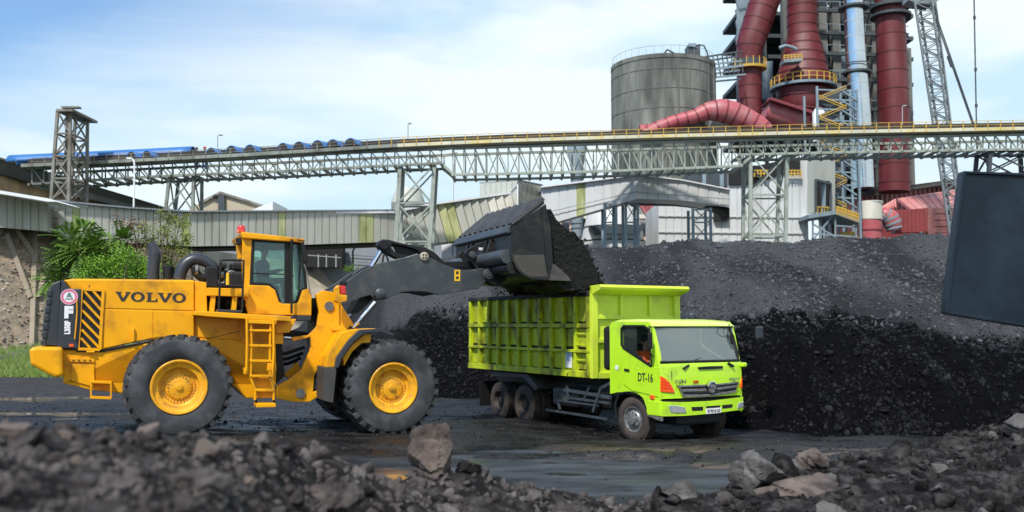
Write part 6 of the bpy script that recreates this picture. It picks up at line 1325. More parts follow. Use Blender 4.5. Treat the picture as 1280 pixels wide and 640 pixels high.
for dy in (0, YW):
    for a, b in (((552,205),(568,218.5)), ((925,207.5),(942,193))): A, B = at(*a, YT), at(*b, YT); A.y += dy; B.y += dy; member('end_diagonal', sp2, A, B, .2, M['trussl'])
    A, B = at(548,187,YT), at(570,184.5,YT); A.y += dy; B.y += dy; member('top_chord', sp2, A, B, .2, M['trussl'])
span('right truss span of the conveyor in front of the preheater tower', 925, 1330, BOT3, 14.0, M['trussl'])
# blue hoods over the belt
def hood_seg(x0, x1, rpx, n, lab):
    r = at(x0, 0, YT).z; mb = MB(); R_ = rpx*m_px(YT); m2 = 14; vs = []
    pts = [at(x0+(x1-x0)*k/n, yl(x0+(x1-x0)*k/n, DECK)-3.5, YT+1.5) for k in range(n+1)]
    for p in pts:
        for k in range(m2+1): t = math.pi*k/m2; vs.append((p.x, p.y+R_*1.6*math.cos(t), p.z+R_*math.sin(t)*1.3))
    mb.add(vs, [(i*(m2+1)+k, i*(m2+1)+k+1, (i+1)*(m2+1)+k+1, (i+1)*(m2+1)+k) for i in range(n) for k in range(m2)]); o = mb.build('belt_hood', M['blue'], None, True); md = o.modifiers.new('s', 'SOLIDIFY'); md.thickness = .05
    tag(o, lab, 'belt hood'); return o
hood_seg(14, 242, 8.4, 16, 'long bright blue belt hood reaching from the far left to the red worker')
for k, (cx, rp) in enumerate(((171,7.5),(190,7.5),(270,7),(295,8.2),(318,8.2),(359,7.8),(379,8.2),(402,8.4),(421,8.2),(443,8.4))):
    c = at(cx, yl(cx, DECK)-2.0, YT+.35); R_ = rp*m_px(YT)*1.12; mb = MB(); vs = []; dd = Matrix.Rotation(R(-24), 3, 'Z'); m2 = 14
    for sx_ in (-.5, .5):
        for j in range(m2+1):
            t = math.pi*j/m2; p = dd @ Vector((R_*math.cos(t), sx_*1.15, 0)); vs.append((c.x+p.x, c.y+p.y, c.z+R_*1.0*math.sin(t)))
    mb.add(vs, [(j, j+1, m2+1+j+1, m2+1+j) for j in range(m2)]+[tuple(range(m2+1, 2*m2+2))]); 
    o = mb.build('open_hood', M['blue'], None, True); tag(o, '%s dark-mouthed blue belt hood counted from the left' % ('first','second','third','fourth','fifth','sixth','seventh','eighth','ninth','tenth')[k], 'belt hood', 'open hoods along the conveyor'); o.modifiers.new('s', 'SOLIDIFY').thickness = .06
    mb = MB(); vs = [(c.x+(dd @ Vector((R_*.93*math.cos(math.pi*j/m2), -.56, 0))).x, c.y+(dd @ Vector((R_*.93*math.cos(math.pi*j/m2), -.56, 0))).y, c.z+R_*.93*math.sin(math.pi*j/m2)) for j in range(m2+1)]
    off = dd @ Vector((0,1.0,0)); mb.prism(vs, off); i_ = mb.build('mouth_shade', M['belt'], o)  # black plug in the hood mouth, standing in for the shade inside
person('worker in a red-orange vest standing on the conveyor walkway', at(256, 183.5, YT+2.4)-Vector((0,0,.86)), R(-60), 'stand', 'orangecloth', 'bluecloth', 'red_lens', 1.0)
person('worker in blue standing at the end of the long blue hood', at(246, 184, YT+2.4)-Vector((0,0,.86)), R(-120), 'stand', 'bluecloth', 'bluecloth', None, 1.0)
# trestles
lt = root('lattice_tower', 'rusty four-legged lattice tower standing above the gallery at left', 'tower')
def lattice_tower(r, xb0, xb1, xt0, xt1, yt, yb, Y, dep, n, lp, bp_, m_):
    w0, w1, a0, a1 = at(xb0, yb, Y), at(xb1, yb, Y), at(xt0, yt, Y), at(xt1, yt, Y); f = a0.z/(a0.z-w0.z); w0 = a0+(w0-a0)*f; w1 = a1+(w1-a1)*f; n = int(round(n*f)); D0, D1 = Vector((.0,dep,0)), Vector((.0,dep*.9,0)); lw, bw = lp*m_px(Y), bp_*m_px(Y)
    P = [(w0,a0),(w1,a1),(w0+D0,a0+D1),(w1+D0,a1+D1)]
    for p, q in P: member('leg', r, p, q, lw, m_)
    for i, j in ((0,1),(2,3),(0,2),(1,3)): lattice(r, P[i][0], P[i][1], P[j][0], P[j][1], n, bw, m_, 'z' if i == 0 and j == 2 else 'x')
lattice_tower(lt, 64, 86, 72, 88, 139, 250, 66, 3.0, 4, 3.4, 1.7, M['tower'])
pq('top_platform', [(70,136),(91,136),(91,139),(70,139)], 65.4, 4.0, M['tower'], lt); pq('top_beam', [(76,132.5),(98,132.5),(98,134.5),(76,134.5)], 67, .5, M['tower'], lt)
A = at(86, 137, 67); MB().lathe([(0,0),(.20,0),(.20,-A.z+2),(0,-A.z+2)], A, 'z', 12).build('centre_column', M['tower'], lt, True)
trestle('short pale trestle on the skyline between the lattice tower and the gable', 207, 241, 212, 242, 219, 262, 70.3, 2.4, 1, 3.6, 1.6, M['truss'], extra=1)
trestle('tall pale green trestle beside the climbing gallery behind the bucket', 495, 537, 500, 543, 206, 304, 70.2, 2.6, 2, 4.8, 1.8, M['trussl'], extra=1)
trestle('tall white trestle in front of the white corrugated building', 938, 982, 938, 984, 193, 302, 70.2, 2.6, 2, 4.2, 1.7, M['trussl'], extra=1)
trestle('dark trestle under the conveyor at the right edge', 1236, 1296, 1238, 1294, 189, 216, 70.2, 2.6, 1, 4.4, 1.8, M['dsteel'], extra=1)
# lamp posts
def lamppost(x, yb, yt, Y, label, arm=4, wpx=1.1):
    r = root('lamp_post', label, 'lamp post'); a, b = at(x, yb, Y), at(x, yt, Y); MB().tube([a, b], wpx*m_px(Y)*.55, 8).build('pole', M['lampgrey'], r, True)
    MB().tube([b, b+Vector((arm*m_px(Y)*.4,0,.15)), b+Vector((arm*m_px(Y),0,.12))], wpx*m_px(Y)*.4, 6).build('arm', M['lampgrey'], r, True); c = b+Vector((arm*m_px(Y),0,.10)); MB().box(c, (3.4*m_px(Y), .3, 1.3*m_px(Y))).build('lamp_head', M['lampgrey'], r)
lamppost(272, 188, 170.5, 70.8, 'thin lamp post on the conveyor just right of the red worker'); lamppost(510, 178, 156, 70.8, 'thin lamp post on the conveyor above the pale green trestle', 2.5); lamppost(1128, 160, 134, 70.8, 'lamp post on the conveyor in front of the right red duct', 2.5)
r = root('street_lamp', 'pale street lamp with a curved arm rising behind the long gallery', 'street lamp'); pp = smooth_path([(167,262,0),(167.6,235,0),(168,208,0),(167,201,0),(163,198,0)], 3); bot_ = at(167,262,64); MB().tube([(bot_.x, 64, 0)]+[at(a, b, 64) for a, b, _ in pp], 1.1*m_px(64), 8).build('curved_pole', M['paintwhite'], r, True); MB().box(at(162,198,64), (.35,.2,.10)).build('lamp_head', M['paintwhite'], r)
# ---- concrete silo
YS = 104; si = root('concrete_silo', 'big round weathered concrete silo left of the red ducts', 'silo'); RS = 65.0*m_px(YS); c = at(828.5, 92, YS); ztop = at(828.5, 84.5, YS).z
MB().lathe([(RS,0),(RS,ztop-.5),(RS*1.012,ztop-.45),(RS*1.012,ztop),(RS*.97,ztop+.0),(0,ztop+.6)], (c.x, YS, 0), 'z', 72).build('silo_wall', M['conc'], si, True)
for k in range(26): a_ = 2*math.pi*k/26; p = Vector((c.x+RS*1.004*math.cos(a_), YS+RS*1.004*math.sin(a_), 0)); member('pour_joint', si, p+Vector((0,0,ztop-.6)), p, .07 if k % 4 else .16, M['conc2'])
for k in range(5): MB().lathe([(RS+.03,-.04),(RS+.05,0),(RS+.03,.04)], (c.x, YS, ztop-1.6-k*2.1), 'z', 72).build('lift_joint', M['conc2'], si, True)
for k in range(40): a_ = 2*math.pi*k/40; p = Vector((c.x+RS*.98*math.cos(a_), YS+RS*.98*math.sin(a_), ztop)); member('rail_post', si, p, p+Vector((0,0,.9)), .025, M['gsteel'])
MB().lathe([(RS*.98,.88),(RS*.98,.93)], (c.x, YS, ztop), 'z', 60).build('handrail', M['gsteel'], si, True)
pp = [at(a, b, YS-1) for a, b in ((828,76),(831,66),(834,62),(838,64),(848,70),(856,78))]; MB().tube(pp, 1.2*m_px(YS), 8).build('roof_pipe', M['dsteel'], si, True); pp = [at(a, b, YS-1) for a, b in ((874,56),(880,57),(884,66),(885,72))]; MB().tube(pp, 1.0*m_px(YS), 8).build('roof_pipe', M['dsteel'], si, True)
pq('roof_housing', [(859,57),(875,55),(876,80),(860,80)], YS-1, 1.5, M['dsteel'], si); pq('roof_housing', [(861,54),(870,54),(870,58),(861,58)], YS-1.2, 1.5, M['gsteel'], si)
pb = root('pipe_bridge', 'steel pipe bridge joining the silo top to the preheater tower', 'bridge')
for dy in (0, 2):
    for a, b in (((876,72),(928,64)), ((876,82),(928,76)), ((884,88),(930,82)), ((890,97),(932,93))): A, B = at(*a, 106), at(*b, 106); A.y += dy; B.y += dy; member('pipe', pb, A, B, 2.0*m_px(106), M['gsteel'] if b[1] > 70 else M['dsteel'])
    for k in range(9): a, b = (880+5.6*k, 72-.8*k), (884+5.6*k, 97-.8*k); member('brace', pb, at(*a, 106+dy), at(*b, 106+dy), .12, M['dsteel'])
# ---- preheater tower frame
YP = 118; pt = root('preheater_tower', 'tall open steel and concrete preheater tower filling the sky at right', 'tower')
for x0, x1, yt in ((1020,1030,-140), (1084,1101,-160), (1128,1139,60), (975,985,-150), (1036,1046,-150)): 
    a = at((x0+x1)/2, yt, YP+2); w_ = (x1-x0)*m_px(YP+2); MB().bx(a.x-w_/2, a.x+w_/2, YP+2, YP+2+w_*1.2, 0, a.z).build('concrete_column', M['conc2'], pt)
for x in (928, 952, 1064, 1078, 1116): a = at(x, -140, YP+5); member('steel_column', pt, a, (a.x, YP+5, 0), 4*m_px(YP), M['dsteel'])
for y in (-90, -30, 12, 40, 66, 98, 134, 170, 205):
    A, B = at(922, y+6, YP+6), at(1142, y+10, YP+6); MB().hexa([A, B, B+Vector((0,0,.5)), A+Vector((0,0,.5)), A+Vector((0,9,0)), B+Vector((0,9,0)), B+Vector((0,9,.5)), A+Vector((0,9,.5))]).build('floor_slab', M['dsteel'], pt)
    A, B = at(1000, y, YP), at(1135, y+4, YP); member('floor_beam', pt, A, B, 4.5*m_px(YP), M['dsteel'])
    for k in range(9): x = 1002+k*16; a = at(x, y, YP-.2); member('rail_post', pt, a, a+Vector((0,0,1.1)), .10, M['gsteel'])
    member('handrail', pt, A+Vector((0,-.2,1.1)), B+Vector((0,-.2,1.1)), .08, M['gsteel'])
for y in (-60, 12, 66, 98, 134): 
    for x in (1030, 1046, 1062, 1078, 1100, 1116): member('brace', pt, at(x, y, YP+4), at(x+14, y+ (30 if x % 4 else -26), YP+4), .25, M['dsteel'])
srs = random.Random(3)
for x0, x1, y0, y1 in ((1046,1062,44,128), (984,1000,60,130), (1100,1112,50,240), (1029,1046,110,150), (1046,1064,140,215), (940,960,110,128), (1004,1022,20,60), (1030,1060,8,24), (1118,1130,120,215)): pq('enclosure_panel', [(x0,y0),(x1,y0+1),(x1,y1),(x0,y1)], YP+5+srs.random(), 2, M['dsteel'] if srs.random() < .7 else M['gsteel'], pt)
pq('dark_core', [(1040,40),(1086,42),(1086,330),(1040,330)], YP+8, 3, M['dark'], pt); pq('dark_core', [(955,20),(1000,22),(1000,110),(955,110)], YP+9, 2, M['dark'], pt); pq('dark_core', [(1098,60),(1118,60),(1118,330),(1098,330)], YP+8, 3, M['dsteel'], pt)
for x0, x1, y0, y1 in ((944,966,78,124), (1046,1060,62,96), (938,952,36,70)): pq('side_casing', [(x0,y0),(x1,y0-2),(x1,y1),(x0,y1)], YP+2.5, 2, M['gsteel'], pt)
for x in (921.5, 940): member('steel_post', pt, at(x, -60, YP-3), at(x, 132, YP-3), 1.6*m_px(YP), M['gsteel'])
for y in (-20, 6, 22, 36, 58): member('landing', pt, at(921, y, YP-3), at(944, y-4, YP-3), .45, M['gsteel'], 2); member('brace', pt, at(921, y, YP-3), at(942, y+16, YP-3), .18, M['gsteel'])
# ducts
def duct(name, label, pts, Y, m_, rings=8, ringm='dsteel', n=28, group=None, k=1.0, rw=.10):
    r = root(name, label, 'duct', group); sp = []
    for i in range(len(pts)-1):
        for j in range(4): t = j/4; sp.append(tuple(pts[i][q]+(pts[i+1][q]-pts[i][q])*t for q in range(3)))
    sp.append(pts[-1]); P = [at(a, b, Y) for a, b, _ in sp]; rr2 = [c*m_px(Y)*k for _, _, c in sp]
    MB().tube(P, rr2, n).build('duct_shell', m_, r, True)
    L_ = [0]
    for i in range(len(P)-1): L_.append(L_[-1]+(P[i+1]-P[i]).length)
    for j in range(rings):
        s = L_[-1]*(j+.5)/rings; i = max(q for q in range(len(L_)) if L_[q] <= s); i = min(i, len(P)-2); t = (s-L_[i])/(L_[i+1]-L_[i]); p = P[i].lerp(P[i+1], t); d = (P[i+1]-P[i]).normalized(); q = rr2[i]+(rr2[i+1]-rr2[i])*t
        MB().tube([p-d*rw, p+d*rw], q*1.025, n).build('flange', M[ringm], r, True)
    return r
M['reddark'] = mat('flange_red', (.11,.016,.018), (.08,.012,.014), sc=.5, rough=.6)
M['redlm'] = mat('flange_pale_red', (.20,.03,.04), rough=.5)
duct('bent_red_duct', 'dark red bent duct at the left of the preheater tower', [(972,-60,20),(958,-5,19),(948,25,18.5),(938,55,17.5),(936.5,72,15.5),(937,105,15),(938,150,15)], 112, M['redp'], 13, 'reddark')
pd = root('duct_platform', 'yellow railed ring platform round the bent red duct', 'platform'); c = at(936.5, 86, 112); MB().lathe([(16*m_px(112),-.15),(21.5*m_px(112),-.15),(21.5*m_px(112),.15),(16*m_px(112),.15)], c, 'z', 24).build('platform_floor', M['yrail'], pd)
MB().lathe([(16.5*m_px(112),.3),(16.5*m_px(112),1.0)], c, 'z', 24).build('grating', M['dsteel'], pd)
for k in range(16): a_ = 2*math.pi*k/16; p = c+Vector((21*m_px(112)*math.cos(a_), 21*m_px(112)*math.sin(a_), 0)); member('rail_post', pd, p, p+Vector((0,0,1.1)), .09, M['yrail'])
duct('red_cyclone', 'large dark red conical cyclone with ring seams in the middle of the tower', [(1003,-70,19),(1003,0,19),(1003,38,19),(1004,46,20),(1004,68,26),(1004,90,31),(1004,104,36),(1004,112,36)], 112, M['redp'], 15, 'reddark', 36)
duct('red_drum', 'dark red drum under the ringed cyclone platform', [(1003,114,33),(1003,135,30),(1002,152,22),(1002,165,16)], 112, M['redp'], 3, 'reddark', 32)
cp = root('ring_walkway', 'yellow railed walkway ringing the foot of the red cyclone', 'platform'); c = at(1004, 110.5, 112); MB().lathe([(34*m_px(112),-.15),(41*m_px(112),-.15),(41*m_px(112),.15),(34*m_px(112),.15)], c, 'z', 32).build('platform_floor', M['gsteel'], cp)
for k in range(26): a_ = 2*math.pi*k/26; p = c+Vector((40*m_px(112)*math.cos(a_), 40*m_px(112)*math.sin(a_), 0)); member('rail_post', cp, p, p+Vector((0,0,1.15)), .10, M['yrail'])
for z in (.6, 1.15): MB().lathe([(40*m_px(112),z-.05),(40.3*m_px(112),z),(40*m_px(112),z+.05)], c, 'z', 32).build('handrail', M['yrail'], cp)
sm = root('side_platform', 'small yellow railed balcony on the front of the red cyclone', 'platform'); pq('floor', [(980,74),(1003,72),(1003,76),(980,78)], 107.6, 1.6, M['gsteel'], sm); 
for k in range(6): member('rail_post', sm, at(980+4.5*k, 75, 107.6), at(980+4.5*k, 68, 107.6), .10, M['yrail'])
member('handrail', sm, at(980,69.5,107.6), at(1003,67.5,107.6), .12, M['yrail']); member('handrail', sm, at(980,72,107.6), at(1003,70,107.6), .10, M['yrail'])
MB().tube([at(a, b, 107.4) for a, b in ((974,60),(982,57),(990,59),(996,62))], 2.2*m_px(107), 10).build('valve_bundle', M['gsteel'], sm, True)
duct('right_red_duct', 'tall straight dark red duct at the right of the tower', [(1111,-80,17),(1112,10,18),(1115,80,18.5),(1118,158,19),(1118,240,19)], 112, M['redp'], 14, 'reddark')
for yy in (8, 20): cc = at(1113, yy, 112); o = root('duct_collar', ('upper' if yy == 8 else 'lower')+' dark ring platform near the top of the right red duct', 'platform'); MB().lathe([(18*m_px(112),-.25),(25*m_px(112),-.2),(25*m_px(112),.1),(18*m_px(112),.1)], cc, 'z', 28).build('platform_floor', M['dsteel'], o); MB().lathe([(24.8*m_px(112),.9),(24.8*m_px(112),1.05)], cc, 'z', 28).build('handrail', M['dsteel'], o)
duct('silver_duct', 'shining silver duct running down the front of the tower', [(1065,-80,11.5),(1067,10,12),(1069,60,12.3),(1073,110,12.8),(1076,155,13),(1080,235,12.5)], 108, M['silver'], 16, 'tank', 28, rw=.03)
cc = at(1071, 91, 108); o = root('duct_collar', 'dark ring platform halfway down the silver duct', 'platform'); MB().lathe([(13*m_px(108),-.12),(18*m_px(108),-.12),(18*m_px(108),.12),(13*m_px(108),.12)], cc, 'z', 24).build('platform_floor', M['dsteel'], o); MB().lathe([(17.6*m_px(108),.85),(17.6*m_px(108),1.0)], cc, 'z', 24).build('handrail', M['dsteel'], o)
cc = at(1067, 10, 108); o = root('duct_collar', 'dark ring platform at the top of the silver duct', 'platform'); MB().lathe([(12*m_px(108),-.12),(19*m_px(108),-.12),(19*m_px(108),.12),(12*m_px(108),.12)], cc, 'z', 24).build('platform_floor', M['dsteel'], o)
duct('red_crossover_duct', 'pale red duct arching over the silo roofs to the tower', [(806,170,10),(822,160,8.5),(842,152,8),(868,146,9),(885,139,11.5),(900,138,14.5),(915,141,15),(932,149,14.5),(948,158,13.5),(956,166,13)], 98, M['redl'], 13, 'redlm')
duct('red_filter_duct', 'pale red duct elbow low in front of the silo', [(800,168,12),(825,166,12),(852,168,11)], 99, M['redl'], 3, 'redlm'); duct('red_vessel', 'dark red vessel seen through the middle truss span', [(838,150,28),(838,185,30),(838,214,27)], 101.5, M['redp'], 3, 'reddark')
dd_ = root('cut_red_duct', 'short pale red duct with a slanting cut end beside the crossover duct', 'duct'); A, B = at(956, 139, 104), at(1006, 153, 104); MB().tube([A, B], 17*m_px(104), 32).build('duct_shell', M['redl'], dd_, True); MB().prism([at(964,121.5,101.6), at(1016,138,101.6), at(1016,142,101.6), at(962,124,101.6)], (0,4,0)).build('cut_edge', M['redlm'], dd_)
for k, (x0, x1) in enumerate(((851,883),(885,927))): o = root('silo_roof_hut', ('left' if k == 0 else 'right')+' small white hut on the roofs below the red crossover duct', 'hut'); pq('hut_wall', [(x0,164),(x0+6,152),(x0+22,150),(x1,156),(x1,172),(x0,172)], 100, 3, M['bclad'], o); pq('hut_roof', [(x0-1,163),(x0+5,150.5),(x0+22,148.5),(x1+1,155),(x1+1,157),(x0+22,151),(x0+6,153)], 99.7, 3.4, M['paintwhite'], o)
o = root('white_tank', 'small white cylindrical tanks beside the stair tower, left one', 'tank'); MB().lathe([(8*m_px(100),-1.5),(8*m_px(100),1.6),(5*m_px(100),2.1),(0,2.2)], at(1024,160,100), 'z', 20).build('shell', M['paintwhite'], o, True)
# white vertical vessels low behind
for k, (x, w_) in enumerate(((1125,12),(1133,7))):
    o = root('white_silo', ('broad' if k == 0 else 'slim')+' white upright silo behind the red roofs', 'silo'); a = at(x, 120 if k else 175, 130); MB().lathe([(w_*m_px(130),0),(w_*m_px(130),a.z),(0,a.z+.5)], (a.x, 130+k*4, 0), 'z', 24).build('shell', M['bclad'], o, True)
# ---- blue-grey hopper duct and what stands under the bridge
hd = root('hopper_silo', 'blue-grey vertical pipe with a flared hopper top behind the bridge', 'hopper'); YH = 88; c = at(721, 200, YH)
MB().lathe([(0,3.1*.6),(12.5*m_px(YH),3.1*.6),(12.5*m_px(YH),1.0),(8.5*m_px(YH),-.6),(7.6*m_px(YH),-.7),(7.6*m_px(YH),-c.z)], c, 'z', 28).build('hopper_shell', M['bluegrey'], hd, True); MB().lathe([(12.7*m_px(YH),1.9),(12.7*m_px(YH),1.5)], c, 'z', 28).build('rim_band', M['dsteel'], hd, True)
for y in (280, 286, 225): MB().lathe([(7.9*m_px(YH),-.06),(7.9*m_px(YH),.06)], at(721, y, YH), 'z', 24).build('pipe_band', M['dsteel'], hd, True)
pk = root('process_building', 'peach coloured open-fronted building beneath the covered bridge', 'building'); YK = 96
for x in (693, 712, 738, 772): pq('pier', [(x,240),(x+9,240),(x+9,330),(x,330)], YK, 1, M['peach'], pk)
for y in (244, 268, 296): pq('floor_beam', [(688,y),(826,y),(826,y+5),(688,y+5)], YK-.2, 1.4, M['peach'] if y != 268 else M['cream'], pk)
pq('dark_bay', [(688,240),(826,240),(826,330),(688,330)], YK+3, .5, M['bluewall'], pk)
for x in (728, 752, 790): pq('window', [(x,252),(x+7,252),(x+7,264),(x,264)], YK+.6, 1.8, M['dark'], pk); pq('window', [(x,274),(x+7,274),(x+7,290),(x,290)], YK+.6, 1.8, M['dark'], pk)
for k in range(6): member('yellow_brace', pk, at(806+k*4, 262+k*3, YK-3), at(820+k*3, 288, YK-3), .28, M['yrail'])
for k in range(5): member('red_louvre', pk, at(802+4*k, 256, YK-3.5), at(812+4*k, 272, YK-3.5), .5, M['redl'])
member('yellow_rail', pk, at(700,262,YK-1), at(726,256,YK-1), .2, M['yrail']); pq('orange_machine', [(742,262),(752,258),(760,266),(758,276),(740,276)], YK-1.5, 1.5, M['yrail'], pk)
ct = root('clinker_tank', 'squat white conical tank half hidden behind the coal crest', 'tank'); c = at(766, 320, 86); MB().lathe([(40*m_px(86),0),(40*m_px(86),1.3),(32*m_px(86),3.9),(27*m_px(86),4.4),(0,5.2)], c, 'z', 40).build('tank_wall', M['bclad'], ct, True); MB().lathe([(40.4*m_px(86),-c.z),(40.4*m_px(86),.1)], c, 'z', 40).build('tank_base', M['bclad'], ct, True)
for z, rpx in ((1.3,40.3),(2.6,36.4)): MB().lathe([(rpx*m_px(86),z-.06),(rpx*m_px(86)+.05,z),(rpx*m_px(86),z+.06)], c, 'z', 40).build('tank_band', M['dsteel'], ct, True)
pq('dark_hopper', [(737,283),(806,281),(800,292),(744,292)], 82.5, 2, M['dsteel'], ct)
for k, (a, b, lb) in enumerate(((756,770,'left blue-grey steel leg frame under the covered bridge'),(782,797,'right blue-grey steel leg frame under the covered bridge'),(866,888,'blue-grey steel leg frame beside the dark soffit of the bridge'))):
    r = root('bridge_trestle', lb, 'trestle'); Yb = 75.5; yt = 253 if k < 2 else 260
    for x in (a, b):
        for dy in (0, 2): p = at(x, yt, Yb); member('leg', r, (p.x, Yb+dy, p.z), (p.x, Yb+dy, 0), 3.2*m_px(Yb), M['gsteel'])
    for y in (yt+2, 278, 302): member('crossbar', r, at(a, y, Yb), at(b, y, Yb), 1.8*m_px(Yb), M['gsteel'])
    for y0, y1 in ((yt, 278), (278, 302)): member('brace', r, at(a, y0, Yb), at(b, y1, Yb), 1.2*m_px(Yb), M['gsteel']); member('brace', r, at(b, y0, Yb), at(a, y1, Yb), 1.2*m_px(Yb), M['gsteel'])
# ---- white corrugated building
wb = root('mill_building', 'white corrugated mill building standing behind the tall white trestle', 'building'); YM = 82
pq('block_core', [(823,253),(912,256),(912,330),(823,330)], YM+.2, 8, M['bclad'], wb); pq('block_core', [(912,216),(1010,195),(1010,330),(912,330)], YM+.2, 8, M['bclad'], wb)
panels(wb, [(823,252),(912,257)], [(823,312),(912,312)], YM, YM, 9, M['bclad']); panels(wb, [(912,232),(938,231),(985,216),(1010,195)], [(912,312),(1010,312)], YM, YM, 10, M['bclad'])
for y in (270, 290): member('sheet_lap', wb, at(823,y,YM-.15), at(1010,y+2,YM-.15), .08, M['tank'])
pq('open_floor', [(860,216),(912,216),(912,233),(860,228)], YM+1, 4, M['dsteel'], wb); pq('dark_bay', [(912,214),(1000,196),(1000,214),(985,214),(940,230),(912,231)], YM-.3, .5, M['dark'], wb)
for x in (880, 902): member('post', wb, at(x,214,YM-.3), at(x,254,YM-.3), .3, M['gsteel'])
pq('dark_opening', [(893,262),(911,262),(911,276),(893,276)], YM-.5, .4, M['dark'], wb)
for x in (943, 985):
    for k in range(5): member('rail_post', wb, at(x+4*k,221,YM-.6), at(x+4*k,213,YM-.6), .10, M['yrail'])
    for y in (213, 217): member('handrail', wb, at(x,y,YM-.6), at(x+17,y,YM-.6), .10, M['yrail'])
A0, A1, B0, B1 = at(1010,195,YM-.1), at(1010,330,YM-.1), at(1044,193,YM+7), at(1044,330,YM+7)
for k, (x0, x1, y0, y1) in enumerate(((1010,1020,195,266),(1037,1044,193,266),(1020,1037,193.5,226),)):
    f = lambda x: YM-.1+(x-1010)/34*6.0; MB().prism([at(x0,y0,f(x0)), at(x1,y0,f(x1)), at(x1,y1,f(x1)), at(x0,y1,f(x0))], (.2,.6,0)).build('end_wall_panel', M['cream'], wb)
f = lambda x: YM-.1+(x-1010)/34*6.0
pq('dark_opening', [(1019,224),(1038,230),(1038,268),(1019,264)], YM+7, .5, M['dark'], wb)
for a in ((1019,225,1019,265),(1038,230,1038,268),(1019,225,1038,230)): member('opening_frame', wb, at(a[0],a[1],f(a[0])-.1), at(a[2],a[3],f(a[2])-.1), .22, M['dsteel'])
for k in range(4): x = 1022+4*k; member('rail_post', wb, at(x,267,f(x)-.3), at(x,258,f(x)-.3), .12, M['yrail'])
member('handrail', wb, at(1020,258.5,f(1020)-.3), at(1037,260,f(1037)-.3), .12, M['yrail']); member('steel_post', wb, at(1029,228,f(1029)+.3), at(1029,266,f(1029)+.3), .35, M['gsteel'])
lp = root('loading_canopy', 'blue-grey steel canopy on slanting struts right of the white building', 'canopy'); Yc_ = 79
pq('canopy_roof', [(1011,268),(1044,263),(1074,274),(1074,279),(1044,268),(1011,273)], Yc_, 4, M['gsteel'], lp)
for a, b in (((1016,300),(1042,268)), ((1044,270),(1044,306)), ((1070,278),(1070,306)), ((1016,273),(1016,300)), ((1030,300),(1030,285)), ((1016,292),(1070,296)), ((1016,280),(1044,296)), ((1044,282),(1072,284))): member('strut', lp, at(*a, Yc_+.4), at(*b, Yc_+.4), 2.0*m_px(Yc_), M['gsteel'])
for k in range(12): x = 1046+k*2.4; member('rail_post', lp, at(x,268+.36*(x-1046),Yc_), at(x,258+.36*(x-1046),Yc_), .09, M['yrail'])
for d in (0, 4): member('handrail', lp, at(1045,258+d,Yc_), at(1074,268+d,Yc_), .12, M['yrail'])
for k in range(5): member('yellow_step', lp, at(1050+4*k,290,Yc_+2), at(1056+4*k,300,Yc_+2), .25, M['yrail'])
# stair tower with yellow handrails
stt = root('stair_tower', 'blue-grey steel stair tower with yellow handrails beside the white building', 'stair tower'); YQ = 90
for x in (1021, 1050, 1062, 1071):
    for dy in (0, 4): p = at(x, 108 if x < 1060 else 112, YQ); member('leg', stt, (p.x, YQ+dy, p.z), (p.x, YQ+dy, 0), 2.6*m_px(YQ), M['gsteel'])
for k, y in enumerate((112, 124, 136, 150, 166, 182, 198, 214, 230, 246, 262)):
    member('landing', stt, at(1021,y,YQ), at(1071,y+2,YQ), 1.8*m_px(YQ), M['gsteel']); member('stair_flight', stt, at(1024 if k % 2 else 1058, y, YQ+1), at(1058 if k % 2 else 1024, y+14, YQ+1), .5, M['dsteel'], .9)
    member('stair_rail', stt, at(1024 if k % 2 else 1058, y-5, YQ-.2), at(1058 if k % 2 else 1024, y+9, YQ-.2), .08, M['yrail']); member('stair_rail', stt, at(1024 if k % 2 else 1058, y-2, YQ-.2), at(1058 if k % 2 else 1024, y+12, YQ-.2), .06, M['yrail'])
    member('brace', stt, at(1050,y,YQ-.1), at(1071,y+14,YQ-.1), .14, M['gsteel'])
# ---- red roofs and tank at the right
rs_ = root('red_storage_hall', 'long dull red hall with a dark roof edge behind the crane boom', 'building'); YR = 112
rec('hall_wall', [(1072,246,YR),(1200,226,YR+14),(1260,216,YR+20),(1260,330,YR+20),(1072,330,YR)], M['redclad'], rs_, 8); rec('roof_edge', [(1072,240,YR-.4),(1200,223,YR+13.6),(1262,214,YR+19.6),(1262,219,YR+19.6),(1200,229,YR+13.6),(1072,247,YR-.4)], M['belt'], rs_, 9)
for k in range(22):
    x = 1076+k*6; y = float(np.interp(x, [1072,1200,1260], [247,229,219])); Yk = YR-.2+(x-1072)*.106; member('wall_rib', rs_, at(x,y+1,Yk), at(x,y+40,Yk), .22, M['reddark'])
pr = root('pink_roof_building', 'faded red building with a sloping ribbed roof right of the tank', 'building'); YX = 96
for k in range(10):
    a, b = lat((1122,248),(1212,234),k/10), lat((1122,248),(1212,234),(k+.9)/10); c, d = lat((1140,262),(1222,258),(k+.9)/10), lat((1140,262),(1222,258),k/10); MB().prism([at(*a,YX+6), at(*b,YX+6), at(*c,YX), at(*d,YX)], (0,.3,-.2)).build('roof_sheet', M['pinkroof'], pr)
for k in range(6):
    a, b = lat((1102,258),(1120,248),k/6), lat((1102,258),(1120,248),(k+.9)/6); MB().prism([at(*a,YX+3), at(*b,YX+3), at(b[0]+1,b[1]+12,YX+2), at(a[0]+1,a[1]+8,YX+2)], (0,.3,0)).build('roof_sheet', M['pinkroof'], pr)
for k in range(5): y = 260+k*8; MB().prism([at(1160,y,YX-1), at(1222,y-1,YX-1), at(1222,y+6.8,YX-1), at(1160,y+6.8,YX-1)], (0,1,0)).build('wall_board', M['pinkroof'], pr)
